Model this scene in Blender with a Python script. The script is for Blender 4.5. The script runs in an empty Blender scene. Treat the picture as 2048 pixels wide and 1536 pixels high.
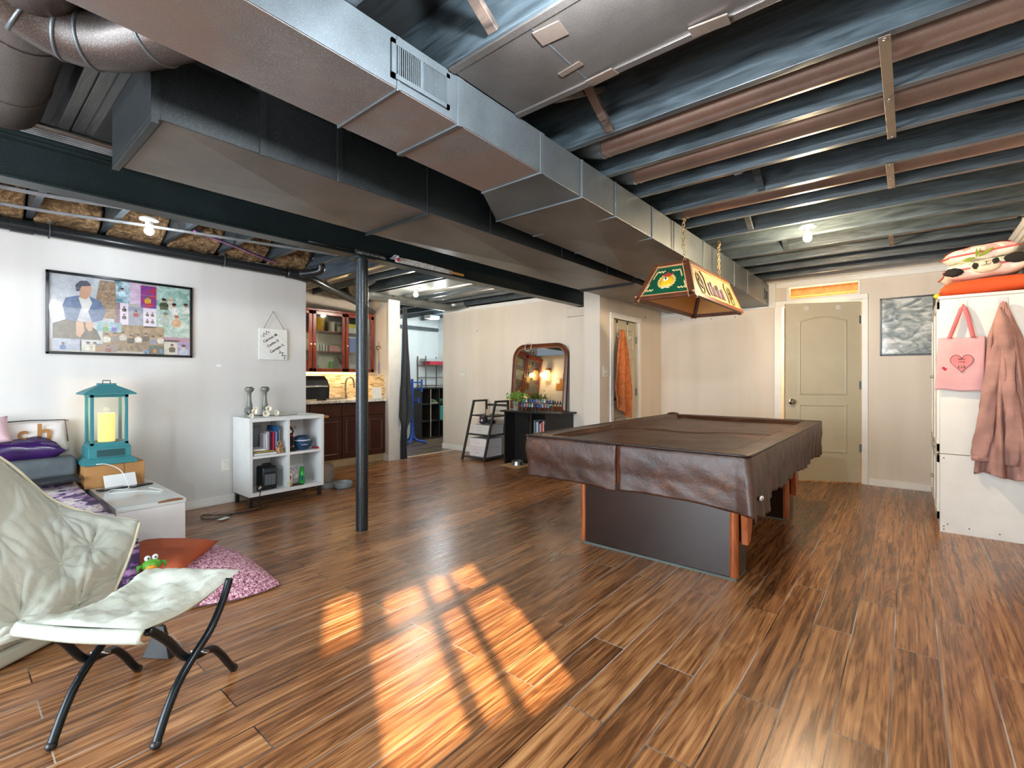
import bpy, bmesh, math, random
from mathutils import Vector, Matrix, noise
R = math.radians
SC = bpy.context.scene
COL = SC.collection
rnd = random.Random(7)

# ------------------------------------------------ camera, sky, sun, lights, exposure
cam_d = bpy.data.cameras.new('camera'); cam = bpy.data.objects.new('camera', cam_d); COL.objects.link(cam)
cam.location = (0, 0, 1.17); cam.rotation_euler = (R(90), 0, R(39.9))
cam_d.sensor_width = 36; cam_d.lens = 36 * 951 / 2048; cam_d.shift_y = -11 / 2048
cam_d.clip_start = .05
SC.camera = cam
vs = SC.view_settings
vs.view_transform = 'Standard'; vs.look = 'None'; vs.gamma = 1; vs.use_curve_mapping = False; vs.exposure = 0.75
w = bpy.data.worlds.new('sky'); SC.world = w; w.use_nodes = True
bg = w.node_tree.nodes['Background']; bg.inputs[0].default_value = (.62, .78, 1, 1); bg.inputs[1].default_value = 2.2

def lamp(name, kind, loc, power, col, **k):
    d = bpy.data.lights.new(name, kind); d.energy = power; d.color = col
    o = bpy.data.objects.new(name, d); COL.objects.link(o); o.location = loc
    for a, b in k.items():
        if a == 'rot': o.rotation_euler = b
        elif a == 'aim': o.rotation_euler = Vector(b).to_track_quat('-Z', 'Y').to_euler()
        else: setattr(d, a, b)
    return o
lamp('sun', 'SUN', (4, -2, 4), 20, (1, .74, .48), aim=(-1, .585, -.718), angle=R(.9))
# added daylight fill at an invented rear opening, and sky light at the side window
lamp('added_rear_fill', 'AREA', (-1.95, -2.72, 1.1), 150, (.86, .94, 1), aim=(0, 1, .04), shape='RECTANGLE', size=3.0, size_y=1.9)
lamp('window_daylight', 'AREA', (.95, .02, 1.75), 8, (.8, .9, 1), aim=(-1, 0, -.1), shape='RECTANGLE', size=1.0, size_y=.8)
BULBS = [(-2.3, -1.3, 'cool', 50), (-.68, .98, 'cool', 66), (-4.23, .957, 'cool', 6), (-4.83, 3.865, 'warmwhite', 26), (-.595, 4.215, 'warm', 60)]  # first bulb is an unseen one added behind the camera as fill

# ------------------------------------------------ mesh helpers
ORG = {}
def L(h):
    h = h.lstrip('#'); h = h if len(h) == 6 else ''.join(x*2 for x in h); c = [int(h[i:i+2], 16) / 255 for i in (0, 2, 4)]
    return tuple(x / 12.92 if x <= .04045 else ((x + .055) / 1.055) ** 2.4 for x in c) + (1,)

class MB:
    def __init__(s, M=None): s.bm = bmesh.new(); s.M = M; s.mi = 0
    def v(s, p):
        p = Vector(p)
        return s.bm.verts.new(s.M @ p if s.M else p)
    def f(s, vs):
        try: f = s.bm.faces.new(vs); f.material_index = s.mi; return f
        except ValueError: return None
    def face(s, pts): s.f([s.v(p) for p in pts]); return s
    def hexa(s, b, t):
        B = [s.v(p) for p in b]; T = [s.v(p) for p in t]; n = len(b)
        s.f(B[::-1]); s.f(T)
        for i in range(n): s.f([B[i], B[(i+1) % n], T[(i+1) % n], T[i]])
        return s
    def box(s, x0, x1, y0, y1, z0, z1):
        return s.hexa([(x0,y0,z0),(x1,y0,z0),(x1,y1,z0),(x0,y1,z0)], [(x0,y0,z1),(x1,y0,z1),(x1,y1,z1),(x0,y1,z1)])
    def ob(s, c, d, rot=(0,0,0)):
        from mathutils import Euler
        E = Euler(rot).to_matrix(); c = Vector(c); a, b, h = d[0]/2, d[1]/2, d[2]/2
        q = [(-a,-b),(a,-b),(a,b),(-a,b)]
        return s.hexa([c + E @ Vector((x,y,-h)) for x,y in q], [c + E @ Vector((x,y,h)) for x,y in q])
    def frame(s, d):
        d = d.normalized(); u = d.cross(Vector((0,0,1)))
        if u.length < .05: u = d.cross(Vector((1,0,0)))
        u.normalize(); return u, d.cross(u)
    def cyl(s, p0, p1, r0, r1=None, n=16, caps=True):
        if r1 is None: r1 = r0
        p0, p1 = Vector(p0), Vector(p1); u, w_ = s.frame(p1 - p0)
        A = []; Bv = []
        for i in range(n):
            a = 2*math.pi*i/n; k = u*math.cos(a) + w_*math.sin(a)
            A.append(s.v(p0 + k*r0)); Bv.append(s.v(p1 + k*r1))
        for i in range(n): s.f([A[i], A[(i+1)%n], Bv[(i+1)%n], Bv[i]])
        if caps: s.f(A[::-1]); s.f(Bv)
        return s
    def tube(s, pts, r, n=8, closed=False):
        P = [Vector(p) for p in pts]; N = len(P); rings = []; u = None
        for i, p in enumerate(P):
            a = P[i-1] if (i or closed) else P[0]; b = P[(i+1) % N] if (i < N-1 or closed) else P[-1]
            d = (b - a).normalized()
            if u is None: u, w_ = s.frame(d)
            else:
                u = (u - d*u.dot(d))
                if u.length < 1e-5: u, w_ = s.frame(d)
                u.normalize(); w_ = d.cross(u)
            rr = r[i] if isinstance(r, (list, tuple)) else r
            rings.append([s.v(p + (u*math.cos(2*math.pi*k/n) + w_*math.sin(2*math.pi*k/n))*rr) for k in range(n)])
        for i in range(N if closed else N-1):
            A, Bv = rings[i], rings[(i+1) % N]
            for k in range(n): s.f([A[k], A[(k+1)%n], Bv[(k+1)%n], Bv[k]])
        if not closed: s.f(rings[0][::-1]); s.f(rings[-1])
        return s
    def lathe(s, prof, c=(0,0,0), n=24, sq=1.0):
        c = Vector(c); rings = []
        for r, z in prof:
            rings.append([s.v(c + Vector((r*math.cos(2*math.pi*k/n), r*sq*math.sin(2*math.pi*k/n), z))) for k in range(n)] if r > 1e-6 else [s.v(c + Vector((0,0,z)))])
        for A, Bv in zip(rings, rings[1:]):
            for k in range(n):
                a = [A[k % len(A)], A[(k+1) % len(A)]] if len(A) > 1 else [A[0]]
                b = [Bv[(k+1) % len(Bv)], Bv[k % len(Bv)]] if len(Bv) > 1 else [Bv[0]]
                s.f(a + b)
        if len(rings[0]) > 1: s.f(rings[0][::-1])
        if len(rings[-1]) > 1: s.f(rings[-1])
        return s
    def prism(s, poly, ax, d0, d1):
        def P(a, b, d): return {'x': (d,a,b), 'y': (a,d,b), 'z': (a,b,d)}[ax]
        return s.hexa([P(a,b,d0) for a,b in poly], [P(a,b,d1) for a,b in poly])
    def grid(s, fn, nu, nv, cu=False):
        V = [[s.v(fn(i/nu, j/nv)) for j in range(nv+1)] for i in range(nu if cu else nu+1)]
        for i in range(nu):
            for j in range(nv): s.f([V[i][j], V[(i+1) % len(V)][j], V[(i+1) % len(V)][j+1], V[i][j+1]])
        return s
    def sph(s, c, r, sc=(1,1,1), nu=16, nv=10):
        c = Vector(c)
        pr = [(math.sin(math.pi*j/nv), -math.cos(math.pi*j/nv)) for j in range(nv+1)]
        rings = [[s.v(c + Vector((r*sc[0]*a*math.cos(2*math.pi*k/nu), r*sc[1]*a*math.sin(2*math.pi*k/nu), r*sc[2]*z))) for k in range(nu)] if 0 < j < nv else [s.v(c + Vector((0,0,r*sc[2]*z)))] for j, (a, z) in enumerate(pr)]
        for A, Bv in zip(rings, rings[1:]):
            for k in range(nu):
                a = [A[k], A[(k+1)%nu]] if len(A) > 1 else [A[0]]
                b = [Bv[(k+1)%nu], Bv[k]] if len(Bv) > 1 else [Bv[0]]
                s.f(a+b)
        return s
    def pillow(s, M, a, b, h, n=14, amp=0.0, seed=0, pin=.55):
        # closed cushion in local frame: half sizes a, b, half thickness h
        def surf(sg):
            def fn(u, v):
                x = 2*u-1; y = 2*v-1
                e = max(0, (1-x**4)*(1-y**4)) ** pin
                sx = 1 - .10*(1-abs(y)**1.5)*0 - .07*(1 - y*y)*abs(x)**3; sy = 1 - .07*(1 - x*x)*abs(y)**3
                q = Vector((x*3+seed, y*3, sg))
                z = sg*h*e*(1 + amp*noise.noise(q)) + amp*.3*h*noise.noise(q*2.3)*(e > .02)
                return M @ Vector((x*a*sx, y*b*sy, z))
            return fn
        s.grid(surf(1), n, n); s.grid(surf(-1), n, n)
        bmesh.ops.remove_doubles(s.bm, verts=s.bm.verts, dist=1e-5)
        return s

def build(mb, name, m, parent=None, smooth=False, bev=0, seg=2, sub=0, solid=0, loc=None):
    bm = mb.bm
    bmesh.ops.recalc_face_normals(bm, faces=bm.faces)
    if parent: o0 = ORG[parent.name]
    elif loc is not None: o0 = Vector(loc)
    else:
        xs = [v.co for v in bm.verts]
        o0 = Vector(((min(c.x for c in xs)+max(c.x for c in xs))/2, (min(c.y for c in xs)+max(c.y for c in xs))/2, min(c.z for c in xs)))
    bmesh.ops.translate(bm, verts=bm.verts, vec=-o0)
    me = bpy.data.meshes.new(name); bm.to_mesh(me); bm.free()
    for q in (m if isinstance(m, (list, tuple)) else [m]): me.materials.append(q)
    if smooth:
        for p in me.polygons: p.use_smooth = True
    o = bpy.data.objects.new(name, me); COL.objects.link(o)
    if smooth == 'a':
        try: me.set_sharp_from_angle(angle=R(40))
        except Exception: pass
    if solid: md = o.modifiers.new('thickness', 'SOLIDIFY'); md.thickness = solid; md.offset = 0
    if sub: md = o.modifiers.new('smooth', 'SUBSURF'); md.levels = md.render_levels = sub
    if bev: md = o.modifiers.new('bevel', 'BEVEL'); md.width = bev; md.segments = seg; md.limit_method = 'ANGLE'; md.angle_limit = R(35)
    ORG[o.name] = o0
    if parent: o.parent = parent
    else: o.location = o0
    return o
def tag(o, label, cat, group=None):
    o['label'] = label; o['category'] = cat
    if group: o['group'] = group
    return o
def thing(name, label, cat, loc, group=None):
    o = bpy.data.objects.new(name, None); COL.objects.link(o); o.location = loc; o.empty_display_size = .1
    ORG[o.name] = Vector(loc); return tag(o, label, cat, group)
def struct(o): o['kind'] = 'structure'; return o
def copy_tree(src, loc, rz=0, label=None, group=None, mats=None):
    def cp(o, par):
        c = o.copy(); COL.objects.link(c); c.parent = par; ORG[c.name] = ORG[o.name]
        if mats and o.type == 'MESH' and o.data.materials and o.data.materials[0] and o.data.materials[0].name in mats:
            c.data = o.data.copy(); c.data.materials[0] = mats[o.data.materials[0].name]
        for ch in o.children: cp(ch, c)
        return c
    r = cp(src, None); r.location = loc; r.rotation_euler = (0, 0, rz); ORG[r.name] = Vector(loc)
    if label: r['label'] = label
    if group: r['group'] = group
    return r
def text(s, size, M, m, parent, name='lettering', ext=.0006, bold=0, align='CENTER'):
    cu = bpy.data.curves.new('t', 'FONT'); cu.body = s; cu.size = size; cu.extrude = ext; cu.offset = bold
    cu.align_x = align; cu.align_y = 'CENTER'; cu.resolution_u = 3
    t = bpy.data.objects.new('t', cu); COL.objects.link(t)
    me = bpy.data.meshes.new_from_object(t.evaluated_get(bpy.context.evaluated_depsgraph_get()))
    bpy.data.objects.remove(t); me.materials.clear(); me.materials.append(m); me.name = name
    me.transform(M); me.transform(Matrix.Translation(-ORG[parent.name]))
    o = bpy.data.objects.new(name, me); COL.objects.link(o); o.parent = parent; ORG[o.name] = ORG[parent.name]
    return o
def basis(o, x, y, z=None):
    x = Vector(x).normalized(); y = Vector(y).normalized(); z = Vector(z).normalized() if z else x.cross(y)
    M = Matrix((x, y, z)).transposed().to_4x4(); M.translation = Vector(o); return M
def cat_rom(P, u):
    n = len(P)-1; t = min(max(u, 0), 1)*n; i = min(int(t), n-1); t -= i
    p0, p1, p2, p3 = P[max(i-1,0)], P[i], P[i+1], P[min(i+2,n)]
    return .5*((2*p1)+(p2-p0)*t+(2*p0-5*p1+4*p2-p3)*t*t+(3*p1-p0-3*p2+p3)*t*t*t)
def curve(P, n=24):
    P = [Vector(p) for p in P]; return [cat_rom(P, i/n) for i in range(n+1)]
def patch(G):
    G = [[Vector(p) for p in r] for r in G]
    return lambda u, v: cat_rom([cat_rom(r, u) for r in G], v)

# ------------------------------------------------ materials
class NT:
    def __init__(s, name):
        s.m = bpy.data.materials.new(name); s.m.use_nodes = True; s.t = s.m.node_tree
        s.b = s.t.nodes['Principled BSDF']; s._c = None
    def n(s, ty, props=None, **ins):
        nd = s.t.nodes.new('ShaderNode' + ty)
        for k, v in (props or {}).items(): setattr(nd, k, v)
        for k, v in ins.items():
            key = int(k[1:]) if k[0] == '_' and k[1:].isdigit() else k.replace('_', ' ')
            s.put(nd.inputs[key], v)
        return nd
    def put(s, inp, v):
        if isinstance(v, bpy.types.NodeSocket): s.t.links.new(v, inp)
        elif isinstance(v, bpy.types.Node): s.t.links.new(v.outputs[0], inp)
        else: inp.default_value = v
    def co(s):
        if not s._c: s._c = s.n('TexCoord').outputs['Object']
        return s._c
    def wpos(s): return s.n('NewGeometry').outputs['Position']
    def map(s, sc=(1,1,1), rot=(0,0,0), loc=(0,0,0), src=None): return s.n('Mapping', Vector=src or s.co(), Scale=sc, Rotation=rot, Location=loc).outputs[0]
    def noise(s, scale=5, detail=3, rough=.5, dist=0, vec=None, w4=None):
        nd = s.n('TexNoise', {'noise_dimensions': '4D'} if w4 is not None else {}, Scale=scale, Detail=detail, Roughness=rough, Distortion=dist, Vector=vec or s.co())
        if w4 is not None: s.put(nd.inputs['W'], w4)
        return nd.outputs[0]
    def ramp(s, fac, stops, interp='LINEAR'):
        r = s.n('ValToRGB', Fac=fac); e = r.color_ramp; e.interpolation = interp
        while len(e.elements) < len(stops): e.elements.new(.5)
        for el, (p, c) in zip(e.elements, stops): el.position = p; el.color = L(c) if isinstance(c, str) else (c if isinstance(c, tuple) else (c, c, c, 1))
        return r.outputs[0]
    def mix(s, fac, a, b, mode='MIX'):
        nd = s.n('Mix', {'data_type': 'RGBA', 'blend_type': mode})
        s.put(nd.inputs[0], fac); s.put(nd.inputs[6], L(a) if isinstance(a, str) else a); s.put(nd.inputs[7], L(b) if isinstance(b, str) else b)
        return nd.outputs[2]
    def math(s, op, a, b=0, c=0):
        nd = s.n('Math', {'operation': op}); s.put(nd.inputs[0], a); s.put(nd.inputs[1], b); s.put(nd.inputs[2], c); return nd.outputs[0]
    def bump(s, h, st=.3, dist=.01): s.put(s.b.inputs['Normal'], s.n('Bump', Height=h, Strength=st, Distance=dist).outputs[0])
    def set(s, color=None, rough=None, metal=None, **k):
        if color is not None: s.put(s.b.inputs['Base Color'], L(color) if isinstance(color, str) else color)
        if rough is not None: s.put(s.b.inputs['Roughness'], rough)
        if metal is not None: s.put(s.b.inputs['Metallic'], metal)
        for a, v in k.items(): s.put(s.b.inputs[a.replace('_', ' ')], v)
        return s
MC = {}
def mat(c, rough=.5, metal=0, var=.12, vs_=6, bump=0, bs=60, **k):
    key = (c, rough, metal, var, vs_, bump, bs, tuple(sorted(k.items())))
    if key in MC: return MC[key]
    t = NT('paint_' + c.strip('#'))
    col = L(c); d = tuple(x*(1-var*1.6) for x in col[:3]) + (1,); l = tuple(min(1, x*(1+var)) for x in col[:3]) + (1,)
    t.set(t.ramp(t.noise(vs_, 4), [(.3, d), (.7, l)]), rough, metal, **k)
    if bump: t.bump(t.noise(bs, 3), bump, .004)
    MC[key] = t.m; return t.m
def glass(c='#ffffff', rough=.02, name='clear_glass'):
    t = NT(name)
    mix = t.n('MixShader', _0=.12); tr = t.n('BsdfTransparent', Color=L(c)); gl = t.n('BsdfGlossy', Color=(.9,.95,1,1), Roughness=rough)
    t.put(mix.inputs[1], tr.outputs[0]); t.put(mix.inputs[2], gl.outputs[0])
    t.t.links.new(mix.outputs[0], t.t.nodes['Material Output'].inputs[0]); return t.m
def emis(c, s, name='glow'):
    t = NT(name); t.set(c, .5); t.set(Emission_Color=L(c), Emission_Strength=s); return t.m

def m_floor(name, cols, pitch=.149, phase=-.053, plen=1.22, gap=.0024, seed=0):
    t = NT(name); P = t.wpos(); sp = t.n('SeparateXYZ', Vector=P)
    u = t.math('ADD', sp.outputs[1], 10.31 + seed); v = t.math('SUBTRACT', sp.outputs[0], phase - pitch*80)
    uv = t.n('CombineXYZ', X=u, Y=v)
    def brick(mortar, c1, c2):
        b = t.n('TexBrick', {'offset': .37, 'offset_frequency': 2, 'squash': 1}, Vector=uv.outputs[0], Scale=1, Mortar_Size=mortar, Mortar_Smooth=.1, Brick_Width=plen, Row_Height=pitch)
        b.inputs['Color1'].default_value = c1; b.inputs['Color2'].default_value = c2; b.inputs['Mortar'].default_value = (.5,.5,.5,1); return b
    rb = brick(0, (0,0,0,1), (1,1,1,1)); rv = rb.outputs[0]
    mb_ = brick(gap, (0,0,0,1), (0,0,0,1))
    sh = t.math('MULTIPLY', rv, 37.0)
    vec = t.n('Mapping', Vector=P, Scale=(26, .9, 1)).outputs[0]
    g1 = t.noise(1.6, 6, .62, 1.4, vec, sh)
    vec2 = t.n('Mapping', Vector=P, Scale=(150, 3.2, 1)).outputs[0]
    g2 = t.noise(1.4, 3, .6, .3, vec2, sh)
    vec3 = t.n('Mapping', Vector=P, Scale=(10, 1.3, 1)).outputs[0]
    rg = t.math('SINE', t.math('MULTIPLY', t.noise(.9, 2, .5, .6, vec3, sh), 60.0))
    rings = t.math('MULTIPLY_ADD', rg, .045, g1)
    f = t.math('MULTIPLY_ADD', t.math('SUBTRACT', g2, .5), .30, rings)
    tone = t.math('MULTIPLY_ADD', t.math('SUBTRACT', rv, .5), .13, f)
    col = t.ramp(tone, [(.22, cols[0]), (.42, cols[1]), (.55, cols[2]), (.74, cols[3])])
    kn = t.n('TexVoronoi', Vector=t.n('Mapping', Vector=P, Scale=(3.4, 1.5, 1)).outputs[0], Scale=1.1).outputs[0]
    col = t.mix(t.ramp(kn, [(.015, (1,1,1,1)), (.05, (0,0,0,1))]), col, '#2a130a')
    gapc = t.ramp(t.noise(1.3, 2, .5, 0, P), [(.42, '#1d110b'), (.58, '#a89d93')])  # dark joints, with glare on the gaps painted in as pale stretches
    col = t.mix(mb_.outputs[1], col, gapc)
    t.set(col, t.math('MULTIPLY_ADD', g1, .22, .17)); t.bump(t.math('MULTIPLY_ADD', g2, .35, t.math('MULTIPLY', mb_.outputs[1], -2.0)), .22, .003)
    t.set(Specular_IOR_Level=.55); return t.m
M_FLOOR = m_floor('laminate_plank_floor', ['#3a2312', '#694326', '#91613a', '#ba8a5a'])
M_FLOOR2 = m_floor('grey_vinyl_floor', ['#2c2622', '#554a40', '#7a6a58', '#9c8d78'], .18, -.02, 1.2, .001, 3)

def m_wall(name, c, streak=.05):
    t = NT(name); P = t.wpos()
    n = t.noise(1.1, 4, .5, 0, P); st = t.noise(2.2, 2, .5, 0, t.n('Mapping', Vector=P, Scale=(2.5, 2.5, .18)).outputs[0])
    col = L(c); d = tuple(x*(1-streak*2) for x in col[:3]) + (1,)
    t.set(t.ramp(t.math('MULTIPLY_ADD', st, .5, t.math('MULTIPLY', n, .5)), [(.35, d), (.6, col)]), .55)
    t.bump(t.noise(90, 3, .5, 0, P), .06, .002); return t.m
M_WALLL = m_wall('pale_grey_wall_paint', '#d3d2ce')
M_WALLB = m_wall('cream_wall_paint', '#ddd2c2')
M_WALLR = m_wall('light_blue_wall_paint', '#d5dcdc')
M_TRIM = mat('#e6e5df', .4, var=.04)
M_WHITE = mat('#e4e6e4', .35, var=.03)

def m_blackwood(name, a='#20262a', b='#4a565c', rough=.34):
    t = NT(name); P = t.wpos()
    g = t.noise(2.5, 5, .6, 1.2, t.n('Mapping', Vector=P, Scale=(1.2, 9, 9)).outputs[0])
    dust = t.noise(30, 4, .7, 0, P)
    col = t.ramp(g, [(.3, a), (.7, b)]); col = t.mix(t.ramp(dust, [(.62, (0,0,0,1)), (.8, (.5,.5,.5,1))]), col, '#5a5a55')
    t.set(col, rough, Specular_IOR_Level=.75); t.bump(g, .35, .006); return t.m
M_JOIST = m_blackwood('black_painted_joist')
M_SUBFL = m_blackwood('black_painted_subfloor', '#0a0c0e', '#1b2124', .6)
def m_duct(name, c, rough=.42, metal=.6, spk=.5, rust=None):
    t = NT(name); P = t.wpos(); col = L(c)
    n = t.noise(3, 5, .6, 0, P); s = t.noise(230, 3, .7, 0, P)
    d = tuple(x*.6 for x in col[:3]) + (1,)
    cc = t.ramp(n, [(.3, d), (.7, col)])
    cc = t.mix(t.ramp(s, [(.5, (0,0,0,1)), (.75, (spk,)*3 + (1,))]), cc, '#9aa09e')
    if rust: cc = t.mix(t.ramp(t.noise(2.0, 4, .6, .5, P), [(.42, (0,0,0,1)), (.62, (.8,.8,.8,1))]), cc, rust)
    t.set(cc, rough, metal); t.bump(s, .12, .002); return t.m
M_DUCT = m_duct('black_painted_duct', '#6a7378', spk=.3)
M_DUCTR = m_duct('dusty_painted_duct', '#7f7b79', .55, .3, .95, '#7a675c')
M_DUCT2 = m_duct('dark_painted_duct', '#23292b', .42, .35, .12)
M_PIPE = m_duct('brown_black_painted_pipe', '#8d766a', .38, .55, .4)
M_FLUE = m_duct('dark_brown_flue_paint', '#544a45', .38, .5, .3)
M_GALV = m_duct('galvanised_pipe', '#8f918c', .35, .8, .3)
M_STEEL = m_duct('black_painted_steel', '#243133', .36, .35, .12)
M_BLK = mat('#16181a', .35, var=.1)
M_BLKM = mat('#1b2023', .3, .4, var=.1)
M_CABLE = mat('#7f8284', .5, var=.3)

# ------------------------------------------------ shell
ZC, ZJ, ZS = 2.31, 2.33, 2.57
XL, YB, XR, YR = -4.93, 6.54, .66, -2.65
def wall(name, m, *boxes, **k):
    b = MB()
    for q in boxes: b.box(*q)
    return struct(build(b, name, m, **k))
wall('floor', M_FLOOR, (-5.72, XR+.1, YR-.1, YB+.1, -.1, 0), (-6.35, -5.72, 2.3, 4.25, -.1, 0), loc=(0,0,-.1))
wall('floor_2', M_FLOOR2, (-7.6, -5.722, 4.25, 6.68, -.1, 0), loc=(-6.6,5.4,-.1))
wall('floor_3', mat('#a8764a', .6), (-1.5, -.1, 6.641, 8.6, -.1, 0))
wall('trim_1', mat('#d9d0b8', .4, var=.05), (-5.745, -5.705, 4.23, 5.38, 0, .006))
wall('wall_left', M_WALLL, (XL-.12, XL, YR, 2.477, 0, ZC), (XL-.7, XL-.12, 2.36, 2.477, 0, 2.2), (-6.42, XL-.7, 2.36, 2.477, 0, 2.2), bev=.002)
wall('trim_5', M_SUBFL, (XL-.16, XL-.12, YR, 2.4, 2.0, ZS))  # unseen board added to keep outside light out above the left wall
wall('wall_kitchen', M_WALLB, (-6.42, -6.3, 2.36, 4.05, 0, ZS))
wall('wall_kitchen_side', M_WALLB, (-7.6, -5.66, 4.05, 4.22, 0, ZC), (-7.6, -6.3, 4.05, 4.22, ZC, ZS))
wall('wall_mid', M_WALLB, (-6.02, -2.83, 5.39, 5.51, 0, ZC), bev=.002)
wall('wall_closet', M_WALLB, (-2.92, -2.709, 4.8, 5.06, 0, ZC), (-2.83, -2.709, 5.06, 5.10, 0, ZC), (-2.83, -2.709, 5.80, YB, 0, ZC), (-2.83, -2.709, 5.10, 5.80, 1.90, ZC))
wall('wall_back', M_WALLB, (-2.83, -1.20, YB, YB+.1, 0, 2.40), (-1.20, -.40, YB, YB+.1, 2.05, 2.112), (-1.20, -1.126, YB, YB+.1, 2.115, 2.40), (-.432, -.40, YB, YB+.1, 2.115, 2.40), (-1.126, -.432, YB, YB+.1, 2.262, 2.40), (-.40, XR+.1, YB, YB+.1, 0, 2.40))
wall('wall_room_far', M_WALLR, (-7.62, -7.5, 4.2, 6.7, 0, ZC), (-7.74, -7.62, 4.0, 6.8, 0, ZS), (-7.5, -5.9, 6.57, 6.69, 0, ZC), (-7.7, -2.7, 6.69, 6.8, 0, ZS), (-6.02, -5.9, 5.51, 6.57, 0, ZC))
# room behind the ajar door: plain walls so that its gap and transom show a lit space
wall('wall_storage', mat('#c8b79a', .6), (-1.6, -1.5, YB+.1, 8.6, 0, ZS), (-.1, 0, YB+.1, 8.6, 0, ZS), (-1.6, 0, 8.6, 8.7, 0, ZS))
# right wall with its three-part window beside the camera, added unseen daylight opening in the rear wall
PANES = [(-.51, -.31, 1.86, 2.19), (-.28, .058, 1.30, 1.80), (-.175, .068, 1.84, 2.06), (.115, .255, 1.27, 1.80), (.115, .258, 1.84, 2.06), (.295, .575, 1.22, 1.80), (.29, .50, 1.84, 2.06)]
wy0, wy1, wz0, wz1 = -.62, .68, 1.12, 2.25
wall('wall_right', M_WALLB, (XR, XR+.1, YR-.1, wy0, 0, ZS), (XR, XR+.1, wy1, YB+.1, 0, ZS), (XR, XR+.1, wy0, wy1, 0, wz0), (XR, XR+.1, wy0, wy1, wz1, ZS))
def window_sash():
    ys = sorted({wy0, wy1} | {p[0] for p in PANES} | {p[1] for p in PANES}); zs = sorted({wz0, wz1} | {p[2] for p in PANES} | {p[3] for p in PANES})
    b = MB()
    for y0, y1 in zip(ys, ys[1:]):
        run = None
        for z0, z1 in zip(zs, zs[1:]):
            cy, cz = (y0+y1)/2, (z0+z1)/2
            hole = any(p[0] < cy < p[1] and p[2] < cz < p[3] for p in PANES)
            if not hole: b.box(XR+.03, XR+.07, y0, y1, z0, z1)
    return b
o = struct(build(window_sash(), 'window_1', M_TRIM))
b = MB()
for p in PANES: b.box(XR+.048, XR+.052, *p)
build(b, 'pane', glass(), o)
wall('wall_rear', M_WALLL, (XL-.3, -3.5, YR-.1, YR, 0, ZS), (-3.5, -.4, YR-.1, YR, 2.05, ZS), (-.4, XR+.1, YR-.1, YR, 0, ZS), (-1.98, -1.92, YR-.08, YR-.02, 0, 2.05), (-3.5, -.4, YR-.08, YR-.02, 0, .05))
# baseboards and crown trims
wall('baseboard_left', M_TRIM, (XL, XL+.012, YR, 2.477, 0, .075), (XL, XL+.016, YR, 2.477, .0, .03), (XL-.12, XL+.012, 2.477, 2.488, 0, .075), bev=.003)
wall('baseboard_mid', M_TRIM, (-6.025, -2.92, 5.378, 5.39, 0, .085), (-6.032, -6.02, 5.378, 5.52, 0, .085), bev=.003)
wall('baseboard_back', M_TRIM, (-2.709, -1.27, YB-.012, YB, 0, .075), (-.345, XR, YB-.012, YB, 0, .075), (-.345, XR, YB-.02, YB, 0, .02), bev=.003)
wall('baseboard_closet', M_TRIM, (-2.709, -2.697, 4.8, 5.03, 0, .075), (-2.709, -2.697, 5.86, YB, 0, .075), (-2.92, -2.697, 4.788, 4.8, 0, .075), bev=.003)
wall('baseboard_pier', M_TRIM, (-5.8, -5.648, 4.036, 4.05, 0, .09), (-5.66, -5.646, 4.036, 4.234, 0, .09), bev=.003)
wall('trim_2', M_TRIM, (-1.25, XR, YB-.018, YB, 2.265, 2.33), (-1.25, XR, YB-.03, YB, 2.31, 2.33), (-1.33, -1.255, YB-.03, YB, 2.03, 2.33), (-2.7, -1.33, YB-.03, YB, 2.03, 2.06), bev=.003)
wall('trim_3', M_TRIM, (XR-.03, XR, 4.6, YB, 2.27, 2.33), (XR-.015, XR, 4.6, YB, 2.23, 2.33), bev=.003)
wall('trim_4', M_TRIM, (-6.0, -3.4, 5.375, 5.39, 2.25, 2.31), (XL, XL+.006, -2, 2.47, 2.27, 2.31), (-5.67, -5.645, 4.04, 4.23, 0.09, 2.31), bev=.002)
# square column at the beam's far end with a small cap
wall('trim_6', M_WALLB, (-3.44, -3.22, 5.30, 5.39, 0, 1.98), (-3.47, -3.19, 5.27, 5.39, 1.98, 2.09), bev=.004)
# ceiling: subfloor above, joists below
wall('ceiling', M_SUBFL, (-7.7, XR+.2, YR-.1, 8.7, ZS, ZS+.03))
JY = [2.06 + .411*k for k in range(-11, 12)]
for i, y in enumerate(JY):
    if y > YB: continue
    b = MB(); b.box(-7.5 if y > 4.3 else (-6.4 if y > 2.5 else XL-.1), XR+.1, y-.038, y, ZJ, ZS)
    o = build(b, 'ceiling_joist', M_JOIST, bev=.002); o['kind'] = 'structure'; o.name = 'trim_%d' % (10 + i)
# ------------------------------------------------ steel beam, post, ducts and pipes
def ibeam():
    b = MB(); x0, x1 = -3.31, -3.19; xc = -3.25
    b.box(x0, x1, -2.6, 5.39, 2.10, 2.112); b.box(x0, x1, -2.6, 5.39, 2.29, 2.302); b.box(xc-.006, xc+.006, -2.6, 5.39, 2.11, 2.292)
    b.box(-3.33, -3.17, -2.6, 5.39, 2.302, 2.33)
    return b
tag(build(ibeam(), 'steel_beam', M_STEEL, bev=.002), 'long dark green-black steel I-beam running over the round post', 'beam')
t = thing('support_post', 'round black-painted steel support post standing on the wood floor under the beam', 'post', (-3.244, 2.074, 0))
m_post = m_duct('scuffed_black_post', '#2f363b', .3, .55, .35)
build(MB().cyl((-3.244, 2.074, 0), (-3.244, 2.074, 2.085), .046, n=32), 'pole', m_post, t, smooth='a')
build(MB().box(-3.32, -3.17, 2.0, 2.15, 2.085, 2.10), 'top_plate', M_STEEL, t)

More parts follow.
